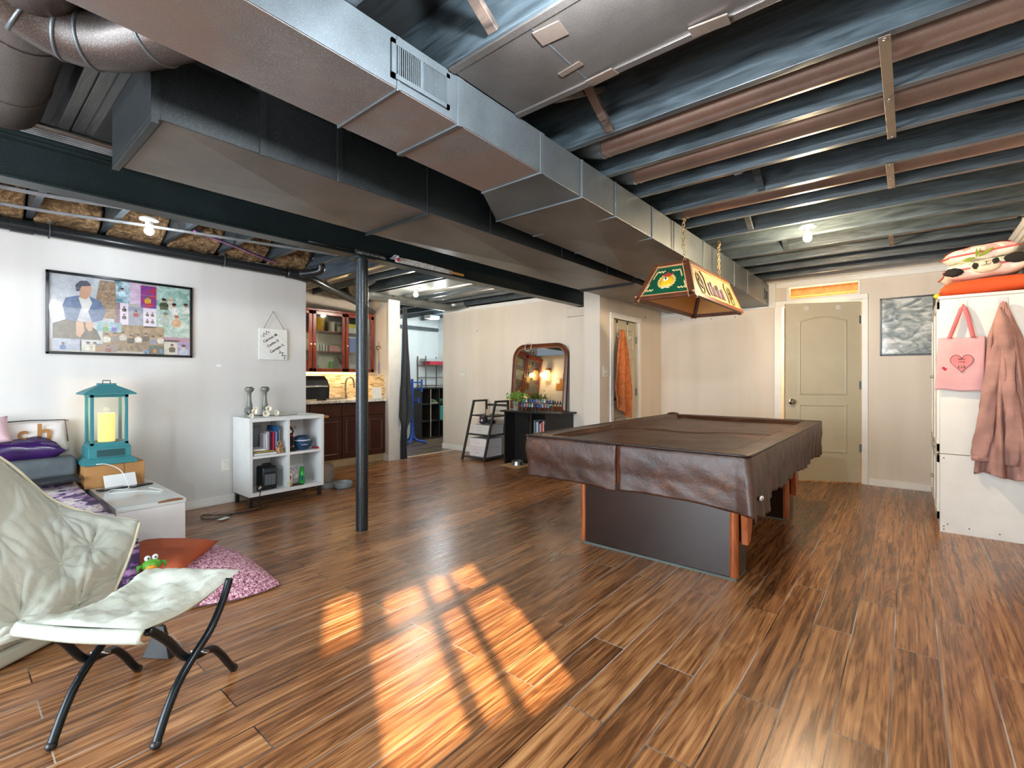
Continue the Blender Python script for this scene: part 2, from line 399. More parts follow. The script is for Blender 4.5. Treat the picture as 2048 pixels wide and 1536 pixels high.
def duct_sec(b, a, c):   # a, c = (y, x0, x1, z0, z1)
    (ya, a0, a1, az0, az1), (yc, c0, c1, cz0, cz1) = a, c
    b.hexa([(a0,ya,az0),(a1,ya,az0),(a1,ya,az1),(a0,ya,az1)], [(c0,yc,cz0),(c1,yc,cz0),(c1,yc,cz1),(c0,yc,cz1)])
def zb(y): return 2.157 - .0158*(y-.5)
def zt(y): return 2.328
def sheet(b, x0, x1, y0, y1, z, fold=.006):
    # cross-broken sheet under a duct: a shallow pyramid fold
    c = ((x0+x1)/2, (y0+y1)/2, z(y0)/2+z(y1)/2-fold)
    q = [(x0,y0,z(y0)), (x1,y0,z(y0)), (x1,y1,z(y1)), (x0,y1,z(y1))]
    for i in range(4): b.face([q[i], q[(i+1)%4], c])
t = thing('main_duct', 'wide rectangular metal duct with a wall grille, hanging right under the joists', 'duct', (-1.5, 2.5, 2.06))
b = MB()
duct_sec(b, (-1.2, -1.70, -1.33, zb(-1.2), zt(0)), (1.79, -1.70, -1.33, zb(1.79), zt(1.79)))
build(b, 'near_section', [M_DUCTR], t, bev=.003)
b = MB()
duct_sec(b, (1.79, -1.70, -1.331, zb(1.79), zt(1.79)), (2.16, -1.93, -1.331, zb(2.16), zt(2.16)))
duct_sec(b, (2.16, -1.93, -1.33, zb(2.16), zt(2.16)), (6.52, -1.93, -1.33, zb(6.52), zt(6.5)))
build(b, 'far_section', M_DUCT, t, bev=.003)
b = MB(); duct_sec(b, (-1.2, -1.329, -1.327, zb(-1.2)+.002, 2.327), (1.79, -1.329, -1.327, zb(1.79)+.002, 2.327))
build(b, 'side_sheet', M_DUCT, t)
b = MB(); sheet(b, -1.93, -1.33, 2.17, 3.9, lambda y: zb(y)-.001, .018); sheet(b, -1.93, -1.33, 3.9, 5.9, lambda y: zb(y)-.001, .018); build(b, 'creased_sheet', m_duct('painted_reflection_duct_sheet_', '#6e6860', .45, .5, .2), t)  # underside colour carries the brown reflection of the floor
for y in (.98, 1.26, 1.79, 2.16, 2.53, 3.05, 4.08, 4.62, 5.0, 5.5):
    b = MB(); xl = -1.70 if y < 1.8 else -1.93; z = zb(y)
    wd = .035 if y in (1.26, 1.79) else .014
    b.box(-1.331, -1.323, y, y+wd, z-.004, 2.326); b.box(xl-.006, -1.323, y, y+wd*.5, z-.008, z+.001); b.box(xl-.006, xl+.001, y, y+wd, z-.004, 2.32)
    build(b, 'seam_strip', M_DUCT, t, bev=.002)
def grille(x, y0, y1, z0, z1, nm='wall_grille', n=26, par=None):
    b = MB(); fr = .016
    b.box(x, x+.008, y0, y1, z0, z0+fr); b.box(x, x+.008, y0, y1, z1-fr, z1); b.box(x, x+.008, y0, y0+fr, z0, z1); b.box(x, x+.008, y1-fr, y1, z0, z1)
    b.box(x, x+.007, (y0+y1)/2-.004, (y0+y1)/2+.004, z0, z1)
    for i in range(n):
        y = y0+fr+(y1-y0-2*fr)*(i+.5)/n; b.ob((x+.003, y, (z0+z1)/2), (.009, .0035, z1-z0-.02), (0, 0, .5 if i > n/2 else -.6))
    g = build(b, nm, M_DUCT, par)
    build(MB().box(x-.0005, x+.0005, y0+.01, y1-.01, z0+.01, z1-.01), 'dark_opening', mat('#08090a', .9), par)
    return g
grille(-1.326, .955, 1.215, 2.175, 2.305, par=t)
grille(-1.329, 6.28, 6.47, 2.12, 2.24, 'end_grille', 6, par=t)

t = thing('branch_duct', 'lower dark rectangular duct between the main duct and the steel beam', 'duct', (-2.3, 3, 2.08))
b = MB(); b.box(-2.60, -2.02, .46, 6.52, 2.08, 2.327); build(b, 'duct_body', M_DUCT2, t, bev=.003)
b = MB(); Z = lambda y: 2.079
sheet(b, -2.60, -2.02, .50, 1.70, Z, .020); sheet(b, -2.60, -2.02, 1.70, 4.22, Z, .028); sheet(b, -2.60, -2.02, 4.22, 6.5, Z, .022)
build(b, 'creased_sheet', m_duct('painted_reflection_duct_sheet', '#77726b', .42, .5, .3), t)  # floor's brown reflection put into the colour of the duct's underside
for y in (.46, .82, 1.16, 1.69, 2.2, 3.0, 3.7, 4.21, 4.9):
    b = MB(); wd = .03 if y < 1.5 else .012
    b.box(-2.021, -2.014, y, y+wd, 2.075, 2.326)
    if y in (.46, 1.69, 4.21): b.box(-2.606, -2.014, y, y+wd*.8, 2.060, 2.078)
    build(b, 'seam_strip', M_DUCT2, t, bev=.002)

# round pipes in the joist bays
PX = [(2.245, -1.24, 'first round brown-black duct from the camera, in the bay beside the main duct grille', .068),
      (2.665, -1.26, 'second round brown-black duct under the same metal strap as the first', .068),
      (3.48, -1.27, 'third round brown-black duct, between the double strap and the ceiling bulb', .066)]
for i, (y, x, lb, r) in enumerate(PX):
    t = thing('round_duct', lb, 'pipe', (x, y, ZJ), 'round ducts in the joist bays')
    z = ZJ + r + .012
    build(MB().cyl((x, y, z), (XR, y, z), r, n=28), 'duct_run', M_PIPE, t, smooth='a')
    b = MB(); b.tube(curve([(x-.14, y-.02, z+.05), (x-.07, y-.01, z+.02), (x+.01, y, z)], 6), [r*1.1]*7, 24); build(b, 'collar', M_DUCT, t, smooth='a')
    for xx in ((.02, .42) if i < 2 else (.02,)):
        build(MB().tube([(xx-.16, y, z), (xx-.155, y, z)], r*1.02, 24), 'joint_ring', M_PIPE, t, smooth='a')
    build(MB().tube([(x+.02, y, z), (x+.03, y, z)], r*1.05, 24), 'joint_ring', M_PIPE, t, smooth='a')
for (x, y0, y1, lb) in ((-.065, 2.04, 2.93, 'long flat metal strap crossing under the first two round ducts'), (-.083, 3.27, 3.70, 'short flat metal strap under the third round duct'), (-.117, 4.90, 5.34, 'small flat metal strap far back near the door')):
    t = thing('pipe_strap', lb, 'strap', (x, y0, ZJ), 'straps under the round ducts')
    build(MB().box(x-.017, x+.017, y0, y1, ZJ-.004, ZJ-.001), 'band', mat('#7d6f5f', .5, .4), t, bev=.001)
    for y in (y0+.015, (y0+y1)/2+.03, y1-.02): build(MB().lathe([(0, -.009), (.006, -.007), (.007, -.004)], (x, y, ZJ), 10), 'nail', M_GALV, t)
tag(build(MB().cyl((-1.3, 5.02, 2.36), (.6, 5.02, 2.36), .02, n=12), 'water_pipe', M_GALV, smooth=True), 'thin pipe running along the joists behind the ceiling bulb', 'pipe')

# sheet metal panning under one joist bay near the camera
t = thing('panning_sheet', 'flat dark sheet metal panel nailed under the joists beside the duct grille', 'panel', (-.3, 1.43, ZJ))
b = MB(); b.box(-1.32, XR, 1.225, 1.60, ZJ-.004, ZJ-.001); b.box(-1.32, XR, 1.60, 1.63, ZJ-.012, ZJ-.001); b.box(-1.32, XR, 1.21, 1.24, ZJ-.010, ZJ-.001)
build(b, 'panel', m_duct('panning_sheet_paint', '#66605c', .33, .55, .25), t, bev=.001)
for c_, d_, r_ in (((-.92, 1.30, ZJ-.008), (.10, .07, .005), (0,0,.1)), ((-.97, 1.50, ZJ-.007), (.10, .025, .004), (0,0,-.1)), ((-.50, 1.60, ZJ-.012), (.12, .05, .006), (0,.05,.05)), ((-.90, 1.61, ZJ-.012), (.12, .05, .006), (.1,.05,-.1))):
    build(MB().ob(c_, d_, r_), 'torn_tab', m_duct('torn_metal_tab', '#8a7b70', .3, .6, .3), t)
b = MB(); b.box(-.96, -.955, 1.23, 1.61, ZJ-.006, ZJ-.003); build(b, 'sheet_joint', M_DUCT, t)

# cross bridging between joists
def bridge(x, y0, y1, lb, dark=False):
    b = MB(); dz = .21; ln = math.hypot(y1-y0, dz); a = math.atan2(dz, y1-y0)
    b.ob((x, (y0+y1)/2, ZJ+.115), (.04, ln, .022), (a, 0, 0)); b.ob((x+.045, (y0+y1)/2, ZJ+.115), (.04, ln, .022), (-a, 0, 0))
    tag(build(b, 'joist_bridging', m_blackwood('bridging_wood', '#241d1a', '#5c4d44', .45) if not dark else M_JOIST, bev=.002), lb, 'bridging', 'wood cross bridging between joists')
bridge(-1.12, .83, 1.19, 'crossed wooden bridging in the open bay left of the metal panel'); bridge(-1.13, 1.65, 2.02, 'crossed wooden bridging between the metal panel and the first round duct')
bridge(-1.0, 3.72, 4.07, 'wooden bridging just behind the second lamp chain', True)
bridge(-.75, 2.90, 3.26, 'wooden bridging between the second and third round ducts', True); bridge(-.9, 4.55, 4.9, 'wooden bridging in the bay behind the ceiling bulb', True)

# round flue with elbow at the top left corner
t = thing('elbow_duct', 'big round duct elbow at the top left, meeting the wide main duct', 'duct', (-2.1, .3, 2.2))
pts = curve([(-1.70, .50, 2.27), (-1.85, .43, 2.262), (-1.98, .35, 2.26), (-2.06, .25, 2.275), (-2.07, .15, 2.31), (-2.03, .06, 2.36), (-1.95, 0, 2.42)], 20)
build(MB().tube(pts, .087, 28), 'duct_bend', M_FLUE, t, smooth='a')
for k in (3, 8, 10, 13, 15):
    b = MB(); d = (pts[k+1]-pts[k-1]).normalized()*.006; b.tube([pts[k]-d, pts[k], pts[k]+d], [.088, .0915, .088], 28); build(b, 'joint_ring', M_DUCT, t, smooth=True)
t = thing('wide_round_duct', 'wide round duct running up left of the elbow duct, above the conduit', 'duct', (-2.4, .17, 2.2))
build(MB().cyl((-1.6, .165, 2.375), (-3.0, .165, 2.375), .125, n=32), 'duct_run', M_FLUE, t, smooth='a')
for x_ in (-2.72, -2.25): build(MB().tube([(x_, .165, 2.375), (x_-.015, .165, 2.375)], .128, 32), 'joint_ring', M_FLUE, t, smooth='a')
t = thing('joist_panning', 'folded black sheet metal boards between the joists above the branch duct', 'panel', (-2.7, .4, 2.33))
for k, (ya, yb_) in enumerate(((.335, .375), (.38, .425), (.43, .46))):
    build(MB().box(-3.15, -1.75, ya, yb_, 2.318+k*.004, 2.329), 'board', m_blackwood('bay_board', '#24282a', '#4a4f50', .4), t, bev=.003)
tag(build(MB().tube([(-3.0, -.4, 2.315), (-3.0, .2, 2.308), (-3.0, 1.6, 2.305)], .014, 12), 'conduit', M_GALV, smooth=True), 'thin shiny conduit running above the beam at the left edge', 'pipe')
for k in range(5):
    x = -3.06 - k*.025
    tag(build(MB().tube(curve([(x, -.5, 2.325+.004*(k%2)), (x+.01, .3, 2.318), (x-.01, .9, 2.326), (x, 1.6, 2.32)], 12), .0045, 6), 'electric_cable', M_CABLE, smooth=True),
        'one of the thin grey cables bundled between the conduit and the beam', 'cable', 'cables beside the conduit')
# cables and strap beyond the beam
for k in range(6):
    x0 = -4.54 + .045*k + (.26 if k > 2 else 0); z = ZJ-.012-.006*(k % 3)
    P = [(x0-.02, -.6, z), (x0, .3, z-.012), (x0+.12, .95, z), (x0+.30, 1.6, z-.008), (x0+.46, 2.35, z-.004)]
    tag(build(MB().tube(curve(P, 24), .0065, 6), 'electric_cable', M_CABLE, smooth=True), 'one of the dusty grey cables slung under the joists between beam and left wall', 'cable', 'cables along the left wall')
t = thing('blue_strap', 'blue and pink ribbon cable slanting to the kitchen above the drain pipe', 'cable', (-4.7, 1.9, 2.3))
P = curve([(-4.25, 1.25, 2.315), (-4.6, 1.75, 2.325), (-5.1, 2.45, 2.330), (-5.6, 3.1, 2.31)], 12)
b = MB(); b.tube(P, .011, 6); build(b, 'cable', mat('#2b55b0', .4), t, smooth=True)
b = MB(); b.tube([p + Vector((.02, -.012, -.008)) for p in P], .005, 6); build(b, 'cable', mat('#c86a86', .4), t, smooth=True)
# drain pipe along the left wall
t = thing('drain_pipe', 'black plastic drain pipe running high along the left wall into the kitchen', 'pipe', (-4.86, 1, 2.2))
m_abs = m_duct('black_abs_pipe', '#2b3033', .28, .35, .12)
P = [(-4.87, -1.2, 2.265), (-4.87, .6, 2.258), (-4.86, 2.30, 2.245)]
build(MB().tube(curve(P, 16), .043, 24), 'pipe_run', m_abs, t, smooth=True)
b = MB(); b.tube(curve([(-4.86, 2.28, 2.245), (-4.88, 2.5, 2.23), (-5.02, 2.75, 2.20), (-5.4, 3.3, 2.17), (-5.95, 3.98, 2.13)], 20), .040, 20); build(b, 'pipe_run', m_abs, t, smooth=True)
b = MB(); b.tube(curve([(-4.86, 2.24, 2.246), (-4.86, 2.36, 2.24), (-4.90, 2.47, 2.235)], 8), .052, 20); b.tube(curve([(-4.84, 2.36, 2.25), (-4.76, 2.46, 2.27), (-4.70, 2.52, 2.30), (-4.69, 2.50, 2.37), (-4.72, 2.44, 2.42)], 14), .043, 20); build(b, 'elbow_fitting', m_abs, t, smooth=True)
for p, q in (((-4.87,.30,2.26),(-4.87,.42,2.259)), ((-5.04,2.76,2.2),(-5.12,2.88,2.193))):
    build(MB().tube([p, q], .050, 24), 'coupling', m_abs, t, smooth='a')
for y in (.50, 1.66):
    b = MB(); b.tube([( -4.87+.052*math.cos(a), y, 2.257+.052*math.sin(a)) for a in [2*math.pi*k/20 for k in range(20)]], .004, 6, True)
    b.box(-4.875, -4.865, y-.012, y+.012, 2.308, 2.34); build(b, 'pipe_hanger', M_DUCT, t, smooth='a')
# round kitchen duct
t = thing('silver_duct', 'thick round silver-grey duct under the joists behind the post, by the white bulb', 'duct', (-5.72, 4.5, 2.2))
m_sil = m_duct('silver_painted_duct', '#8d9190', .34, .7, .2)
build(MB().cyl((-5.72, 3.72, 2.345), (-5.72, 5.14, 2.345), .092, n=32), 'duct_run', m_sil, t, smooth='a')
build(MB().tube(curve([(-5.72, 5.1, 2.345), (-5.70, 5.24, 2.35), (-5.58, 5.33, 2.37), (-5.40, 5.35, 2.39)], 8), .094, 28), 'elbow_fitting', m_sil, t, smooth='a')
b = MB(); b.tube(curve([(-5.0, 3.30, 2.40), (-5.3, 3.36, 2.39), (-5.62, 3.5, 2.36), (-5.72, 3.74, 2.345)], 12), .095, 28); build(b, 'elbow_fitting', m_sil, t, smooth='a')
for y in (3.76, 4.2): build(MB().tube([(-5.72, y, 2.345), (-5.72, y+.012, 2.345)], .096, 28), 'joint_ring', m_sil, t, smooth='a')
for y, x0, x1, r, lb in ((4.32, -5.6, -3.4, .05, 'round silver-grey pipe right beside the white kitchen bulb'), (4.75, -5.6, -3.4, .045, 'round silver-grey pipe two bays behind the kitchen bulb'), (3.05, -6.2, -3.4, .08, 'warm-lit round duct crossing behind the post top')):
    tag(build(MB().cyl((x0, y, ZJ+r+.005), (x1, y, ZJ+r+.005), r, n=20), 'round_duct', m_sil, smooth='a'), lb, 'pipe', 'round ducts in the joist bays')
tag(build(MB().box(-5.5, -3.35, 3.75, 4.08, ZJ-.004, ZJ-.001), 'panning_sheet', m_sil), 'bright reflective sheet metal panel right above the kitchen bulb', 'panel')
# fibreglass over the left wall
def insul(y0, y1, lb):
    b = MB()
    def fn(u, v):
        y = y0+(y1-y0)*u; q = Vector((y*9, v*3.2, y0)); n = noise.noise(q)*.06 + noise.noise(q*2.6)*.03
        a = v*math.pi*.5
        return (XL-.05 + .30*math.sin(a)*1.0 + n, y, ZJ - .01 + .19*(1-math.cos(a)) + n*.6)
    b.grid(fn, 22, 12)
    t_ = NT('brown_fibreglass'); P_ = t_.wpos()
    t_.set(t_.ramp(t_.noise(14, 6, .7, 1.5, P_), [(.3, '#2a1f17'), (.5, '#7a5f3f'), (.68, '#b59a70')]), .95); t_.bump(t_.noise(40, 4, .6, 0, P_), .8, .02)
    tag(build(b, 'insulation_batt', t_.m, smooth=True, solid=.02), lb, 'insulation', 'fibreglass batts over the left wall')
names = ['at the far left, above the pipe coupling', 'left of the picture collage', 'above the picture collage', 'behind the bare bulb', 'above the space between collage and hanging sign', 'over the hanging sign']
js = [y for y in JY if -.1 < y < 2.5]
for k, y in enumerate(js[:6]): insul(y+.004, y+.36, 'tuft of brown fibreglass insulation ' + names[k])

# bulbs in plain porcelain holders
BC = {'cool': ('#eef6ff', 14), 'warmwhite': ('#fff1d8', 16), 'warm': ('#ffd9a0', 16)}
BL = {'cool': 'white', 'warmwhite': 'soft white', 'warm': 'warm orange'}
LBL = ['added white fill bulb out of view behind the camera', 'bare white bulb just above the camera near the metal panel', 'bare cool white bulb in a round holder above the picture collage', 'bare white bulb in a round holder over the kitchen, left of the steel beam', 'bare warm bulb in a round holder in front of the white door']
for (x, y, k, pw), lb in zip(BULBS, LBL):
    t = thing('bulb_holder', lb, 'ceiling light', (x, y, ZJ-.1), 'bare bulbs on the joists')
    b = MB(); b.lathe([(.0, 0), (.058, 0), (.058, -.012), (.03, -.02), (.024, -.022), (.024, -.045), (.018, -.05), (0, -.05)], (x, y, ZJ-.002), 28); build(b, 'holder', M_WHITE, t, smooth='a')
    c, s = BC[k]
    b = MB(); b.lathe([(0, -.05), (.013, -.05), (.014, -.06), (.028, -.078), (.031, -.092), (.026, -.108), (.014, -.118), (0, -.120)], (x, y, ZJ), 20); bo = build(b, 'bulb', emis(c, s, 'bulb_glow_' + k), t, smooth=True)
    col = {'cool': (.86, .93, 1), 'warmwhite': (1, .90, .74), 'warm': (1, .76, .48)}[k]
    lo = lamp('bulb_light', 'POINT', (x, y, ZJ-.155), pw, col, shadow_soft_size=.03)
lamp('storage_light', 'POINT', (-.8, 6.95, 1.7), 38, (1, .72, .42), shadow_soft_size=.05)
for y in (6.9, 7.3, 7.7):
    tag(build(MB().box(-1.495, -.105, y-.04, y, 2.2, 2.42), 'bare_joist', mat('#e0a566', .6, vs_=20)), 'unpainted orange lumber seen through the slot above the door, ' + {6.9: 'nearest', 7.3: 'middle', 7.7: 'farthest'}[y], 'lumber', 'bare lumber above the door')
# ------------------------------------------------ doors, wall fittings, kitchen, side room
M_DOOR = mat('#bdb59d', .42, var=.03)
M_KNOB = mat('#8a7f72', .22, 1, var=.05)
def panel_ring(b, M, x0, x1, z0, z1, arch=0, w_=.022, d=.006):
    # raised moulding ring round one door panel (local x, z; y = out)
    def out(o):
        a0, a1, c0, c1 = x0+o, x1-o, z0+o, z1-o
        P = [(a0, c0), (a1, c0), (a1, c1-arch)]
        if arch:
            for k in range(1, 12):
                t_ = k/12; P.append((a1+(a0-a1)*t_, c1-arch+arch*math.sin(math.pi*t_)))
        P.append((a0, c1-arch)); return P
    A, Bq, C = out(0), out(w_*.5), out(w_)
    for (P, yp), (Q, yq) in (((A, 0), (Bq, d)), ((Bq, d), (C, -d*.4))):
        n = len(P)
        for i in range(n):
            j = (i+1) % n
            b.face([M @ Vector((P[i][0], yp, P[i][1])), M @ Vector((P[j][0], yp, P[j][1])), M @ Vector((Q[j][0], yq, Q[j][1])), M @ Vector((Q[i][0], yq, Q[i][1]))])
    b.face([M @ Vector((x, -d*.4, z)) for x, z in C])
def knob(M, x, z, par, m=M_KNOB):
    b = MB(M @ Matrix.Translation((x, 0, z)) @ Matrix.Rotation(R(-90), 4, 'X'))
    b.lathe([(.033, 0), (.033, .006), (.02, .010), (.012, .016), (.012, .035), (.026, .045), (.030, .056), (.024, .068), (0, .072)], n=20)
    build(b, 'door_knob', m, par, smooth='a')
# ajar door in the back wall: hinged on its right, leaf swung towards the room
ang = R(25)
hx, hy = -.414, YB
ex = Vector((-math.cos(ang), -math.sin(ang), 0)); ey = Vector((math.sin(ang), -math.cos(ang), 0))
ex2 = -ex
# local x runs from the free edge to the hinge, local y out of the leaf towards the camera
orig = Vector((hx, hy, 0)) + ex*.752
D = basis(orig, ex2, Vector((ey.x, ey.y, 0)), (0,0,1))
D = Matrix((( ex2.x, ey.x, 0, orig.x), (ex2.y, ey.y, 0, orig.y), (0,0,1,0), (0,0,0,1)))
t = bpy.data.objects.new('door_1', None); COL.objects.link(t); t.location = orig; ORG['door_1'] = orig.copy(); t['kind'] = 'structure'
b = MB(D); b.box(0, .75, -.035, 0, .012, 2.03); build(b, 'door_leaf', M_DOOR, t, bev=.002)
b = MB(D @ Matrix.Translation((0, .001, 0))); panel_ring(b, Matrix(), .13, .62, .98, 1.88, .055, .028, .008); panel_ring(b, Matrix(), .13, .62, .33, .88, 0, .028, .008)
build(b, 'door_panel', M_DOOR, t)
knob(D, .062, .905, t)
for z in (.35, 1.05, 1.78):
    b = MB(D); b.box(.735, .762, .0, .006, z, z+.09); b.cyl((.757, .004, z), (.757, .004, z+.09), .005, n=8); build(b, 'hinge', mat('#8c8f8c', .3, .8), t)
for x in (.21, .53):
    b = MB(D); b.box(x-.022, x+.022, 0, .004, 1.95, 1.995); b.tube([(x, .004, 1.975), (x, .018, 1.962), (x, .024, 1.968)], .004, 6); build(b, 'stick_on_hook', mat('#d7d8d2', .3), t)
wall('trim_7', M_TRIM, (-1.27, -1.195, YB-.02, YB, 0, 2.05), (-.405, -.35, YB-.02, YB, 0, 2.05), (-1.27, -.35, YB-.02, YB, 2.05, 2.11), (-1.20, -1.185, YB-.02, YB+.1, 0, 2.04), (-.41, -.395, YB, YB+.1, 0, 2.04), (-1.2, -.4, YB, YB+.1, 2.035, 2.05), bev=.004)
wall('trim_8', M_TRIM, (-1.14, -.42, YB-.01, YB+.1, 2.11, 2.125), (-1.14, -1.115, YB-.01, YB+.1, 2.12, 2.26), (-.44, -.42, YB-.01, YB+.1, 2.12, 2.26), bev=.002)
# closet door in the side wall (faces +X)
t = bpy.data.objects.new('door_2', None); COL.objects.link(t); t.location = (-2.74, 5.45, 0); ORG['door_2'] = Vector((-2.74, 5.45, 0)); t['kind'] = 'structure'
C = Matrix(((0, 1, 0, -2.735), (1, 0, 0, 5.11), (0, 0, 1, 0), (0,0,0,1)))   # local x -> +Y, local y -> +X
b = MB(C); b.box(0, .68, -.035, 0, .01, 1.885); build(b, 'door_leaf', M_DOOR, t, bev=.002)
b = MB(C @ Matrix.Translation((0, .001, 0)))
for x0, x1 in ((.09, .31), (.37, .59)):
    for z0, z1 in ((.18, .70), (.86, 1.42), (1.52, 1.78)): panel_ring(b, Matrix(), x0, x1, z0, z1, 0, .02, .007)
build(b, 'door_panel', M_DOOR, t)
knob(C, .06, .93, t)
for z in (.3, .95, 1.62): b = MB(C); b.box(.655, .69, 0, .008, z, z+.09); build(b, 'hinge', mat('#8c8f8c', .3, .8), t)
wall('trim_9', M_TRIM, (-2.709, -2.692, 5.03, 5.105, 0, 1.90), (-2.709, -2.692, 5.795, 5.86, 0, 1.90), (-2.709, -2.692, 5.03, 5.86, 1.89, 1.955), bev=.004)
# over-door hooks and orange towel
def wire_hook(y, nm, lb):
    t = thing(nm, lb, 'hook', (-2.70, y, 1.75), 'wire hooks over the closet door')
    build(MB().tube(curve([(-2.735, y, 1.888), (-2.722, y, 1.886), (-2.722, y, 1.80), (-2.72, y, 1.70), (-2.70, y+.01, 1.67), (-2.685, y+.02, 1.70)], 16), .004, 6), 'wire', mat('#e8e8e8', .3), t, smooth=True)
    build(MB().box(-2.725, -2.716, y-.012, y+.012, 1.845, 1.888), 'clip', M_BLK, t)
wire_hook(5.24, 'over_door_hook', 'white wire hook over the closet door holding the orange towel')
wire_hook(5.52, 'over_door_hook', 'empty white wire hook on the right side of the closet door')
def towel():
    def fn(u, v):
        # v down, u across; gathered at the top, spreading and folding below
        wd = .045 + .19*min(1, v*1.6)**.8
        y = 5.27 + (u-.5)*2*wd*(1-.35*max(0, v-.75)*2) + .05*v
        fold = math.sin(u*15 + 2*v)*.020*(.5+v) + .01*noise.noise(Vector((u*5, v*5, 1)))
        z = 1.755 - v*1.07 - .20*abs(u-.62)*(-1 if v > .99 else 0)*0 + (.30*abs(u-.75)**1.1*max(0, v-.55)*1.6)
        return (-2.70 + .028 + fold*1.0 + .02*math.sin(math.pi*u), y, z)
    return MB().grid(fn, 40, 40)
M_TOWEL = mat('#c2713f', .95, var=.18, vs_=25, bump=.6, bs=220)
tag(build(towel(), 'bath_towel', M_TOWEL, smooth=True, solid=.006), 'orange bath towel hanging from a hook on the closet door', 'towel')
# wall plates
def plate(name, lb, M, w_=.07, h=.115, kind='switch'):
    t = thing(name, lb, kind, tuple(M.translation))
    b = MB(M); b.box(-w_/2, w_/2, 0, .006, -h/2, h/2); build(b, 'plate', mat('#dcd9cf', .35), t, bev=.002)
    if kind == 'outlet':
        for z in (-.022, .022):
            b = MB(M); b.box(-.017, .017, .005, .008, z-.014, z+.014); build(b, 'socket', mat('#e7e5dc', .35), t, bev=.002)
            b = MB(M); b.box(-.008, -.005, .0075, .0085, z-.005, z+.007); build(b, 'slot', M_BLK, t)
            b = MB(M); b.box(.005, .008, .0075, .0085, z-.005, z+.007); build(b, 'slot', M_BLK, t)
    else:
        n = max(1, round(w_/.05)-0)
        for k in range(n):
            x = (k-(n-1)/2)*.046
            b = MB(M); b.box(x-.005, x+.005, .004, .016, -.008, .012); build(b, 'toggle', mat('#c9c2b0', .35), t, bev=.001)
    return t
FX = lambda x, y, z: Matrix(((0,1,0,x), (-1,0,0,y), (0,0,1,z), (0,0,0,1)))     # faces +X
FY = lambda x, y, z: Matrix(((1,0,0,x), (0,-1,0,y), (0,0,1,z), (0,0,0,1)))     # faces -Y
plate('wall_outlet', 'white double outlet on the left wall beside the white cube shelf', FX(-4.93, 1.70, .36), .075, .115, 'outlet')
plate('light_switch', 'double light switch on the cream wall left of the mirror', FY(-5.54, 5.39, 1.275), .12, .12)
plate('light_switch', 'double light switch between the wall corner and the closet door', FX(-2.709, 4.93, 1.25), .12, .12)
plate('light_switch', 'tall white switch plate at the edge of the tiled backsplash', FY(-5.735, 4.05, 1.20), .06, .17)
for i, (x, z, lb) in enumerate(((-2.42, 2.00-.02, 'left'), (-2.02, 1.96, 'middle'), (-1.72, 1.96, 'right'))):
    tag(build(MB().cyl((x, YB, z), (x, YB-.012, z), .006, n=8), 'wall_screw', M_BLK), lb + ' screw of the row on the bare back wall', 'screw', 'screws left in the back wall')
tag(build(MB().cyl((-2.709, 6.0, 1.98), (-2.695, 6.0, 1.98), .006, n=8), 'wall_screw', M_BLK), 'screw in the side wall right of the closet door', 'screw')
tag(build(MB().cyl((-5.22, 5.39, 1.92), (-5.22, 5.38, 1.92), .006, n=8), 'wall_screw', M_BLK), 'small dark screw high on the cream wall left of the mirror', 'screw')
# small patch of white filler on the left wall
b = MB(); b.lathe([(0, 0), (.018, .0005), (.016, .0012), (0, .0015)], n=12); b.bm.transform(Matrix.Translation((XL, 1.645, 1.29)) @ Matrix.Rotation(R(90), 4, 'Y') @ Matrix.Diagonal((.6, 1.3, 1, 1)))
build(b, 'filler_patch', mat('#f1f1ee', .6)); bpy.data.objects['filler_patch']['label'] = 'small white patch of filler on the left wall'; bpy.data.objects['filler_patch']['category'] = 'patch'

# ---- kitchen
M_CAB = mat('#44231a', .33, var=.15, vs_=9)
M_CHERRY = None
t_ = NT('cherry_wood'); P_ = t_.wpos(); t_.set(t_.ramp(t_.noise(4, 6, .7, 1.5, t_.n('Mapping', Vector=P_, Scale=(3, 3, .5)).outputs[0]), [(.3, '#3c120a'), (.55, '#7e2f18'), (.75, '#a8532c')]), .3); M_CHERRY = t_.m
t = thing('base_cabinet', 'dark brown kitchen base cabinets with panel doors under a marble counter', 'cabinet', (-6.0, 3.3, 0))
build(MB().box(-6.29, -5.75, 2.55, 4.045, .11, .85), 'cabinet_body', M_CAB, t, bev=.002)
build(MB().box(-6.25, -5.80, 2.55, 4.045, 0, .11), 'toe_kick', mat('#c9b48c', .5), t)
for (y0, y1) in ((2.60, 2.92), (2.94, 3.36), (3.375, 3.71), (3.725, 4.04)):
    b = MB(); b.box(-5.75, -5.732, y0, y1, .67, .84); build(b, 'drawer_front', M_CAB, t, bev=.004)
    d = build(MB().box(-5.75, -5.732, y0, y1, .12, .66), 'cabinet_door', M_CAB, t, bev=.004)
    b = MB(Matrix(((0, 1, 0, -5.7315), (1, 0, 0, 0), (0, 0, 1, 0), (0,0,0,1)))); panel_ring(b, Matrix(), y0+.05, y1-.05, .17, .61, 0, .02, .005)
    build(b, 'door_panel', mat('#4e2a20', .3, var=.1), d)
t_ = NT('marble_counter'); P_ = t_.wpos(); t_.set(t_.ramp(t_.noise(5, 6, .6, 3, P_), [(.45, '#e8e8e4'), (.52, '#9d9a96'), (.56, '#e6e5e1')]), .18); M_MARB = t_.m
tag(build(MB().box(-6.295, -5.70, 2.55, 4.045, .85, .885), 'kitchen_counter', M_MARB, bev=.004), 'white marble counter slab on the dark brown base cabinets', 'counter')
t_ = NT('mosaic_backsplash'); P_ = t_.wpos(); s_ = t_.n('SeparateXYZ', Vector=P_)
u_ = t_.math('ADD', s_.outputs[1], s_.outputs[0]); cb = t_.n('CombineXYZ', X=t_.math('ADD', u_, 20), Y=s_.outputs[2])
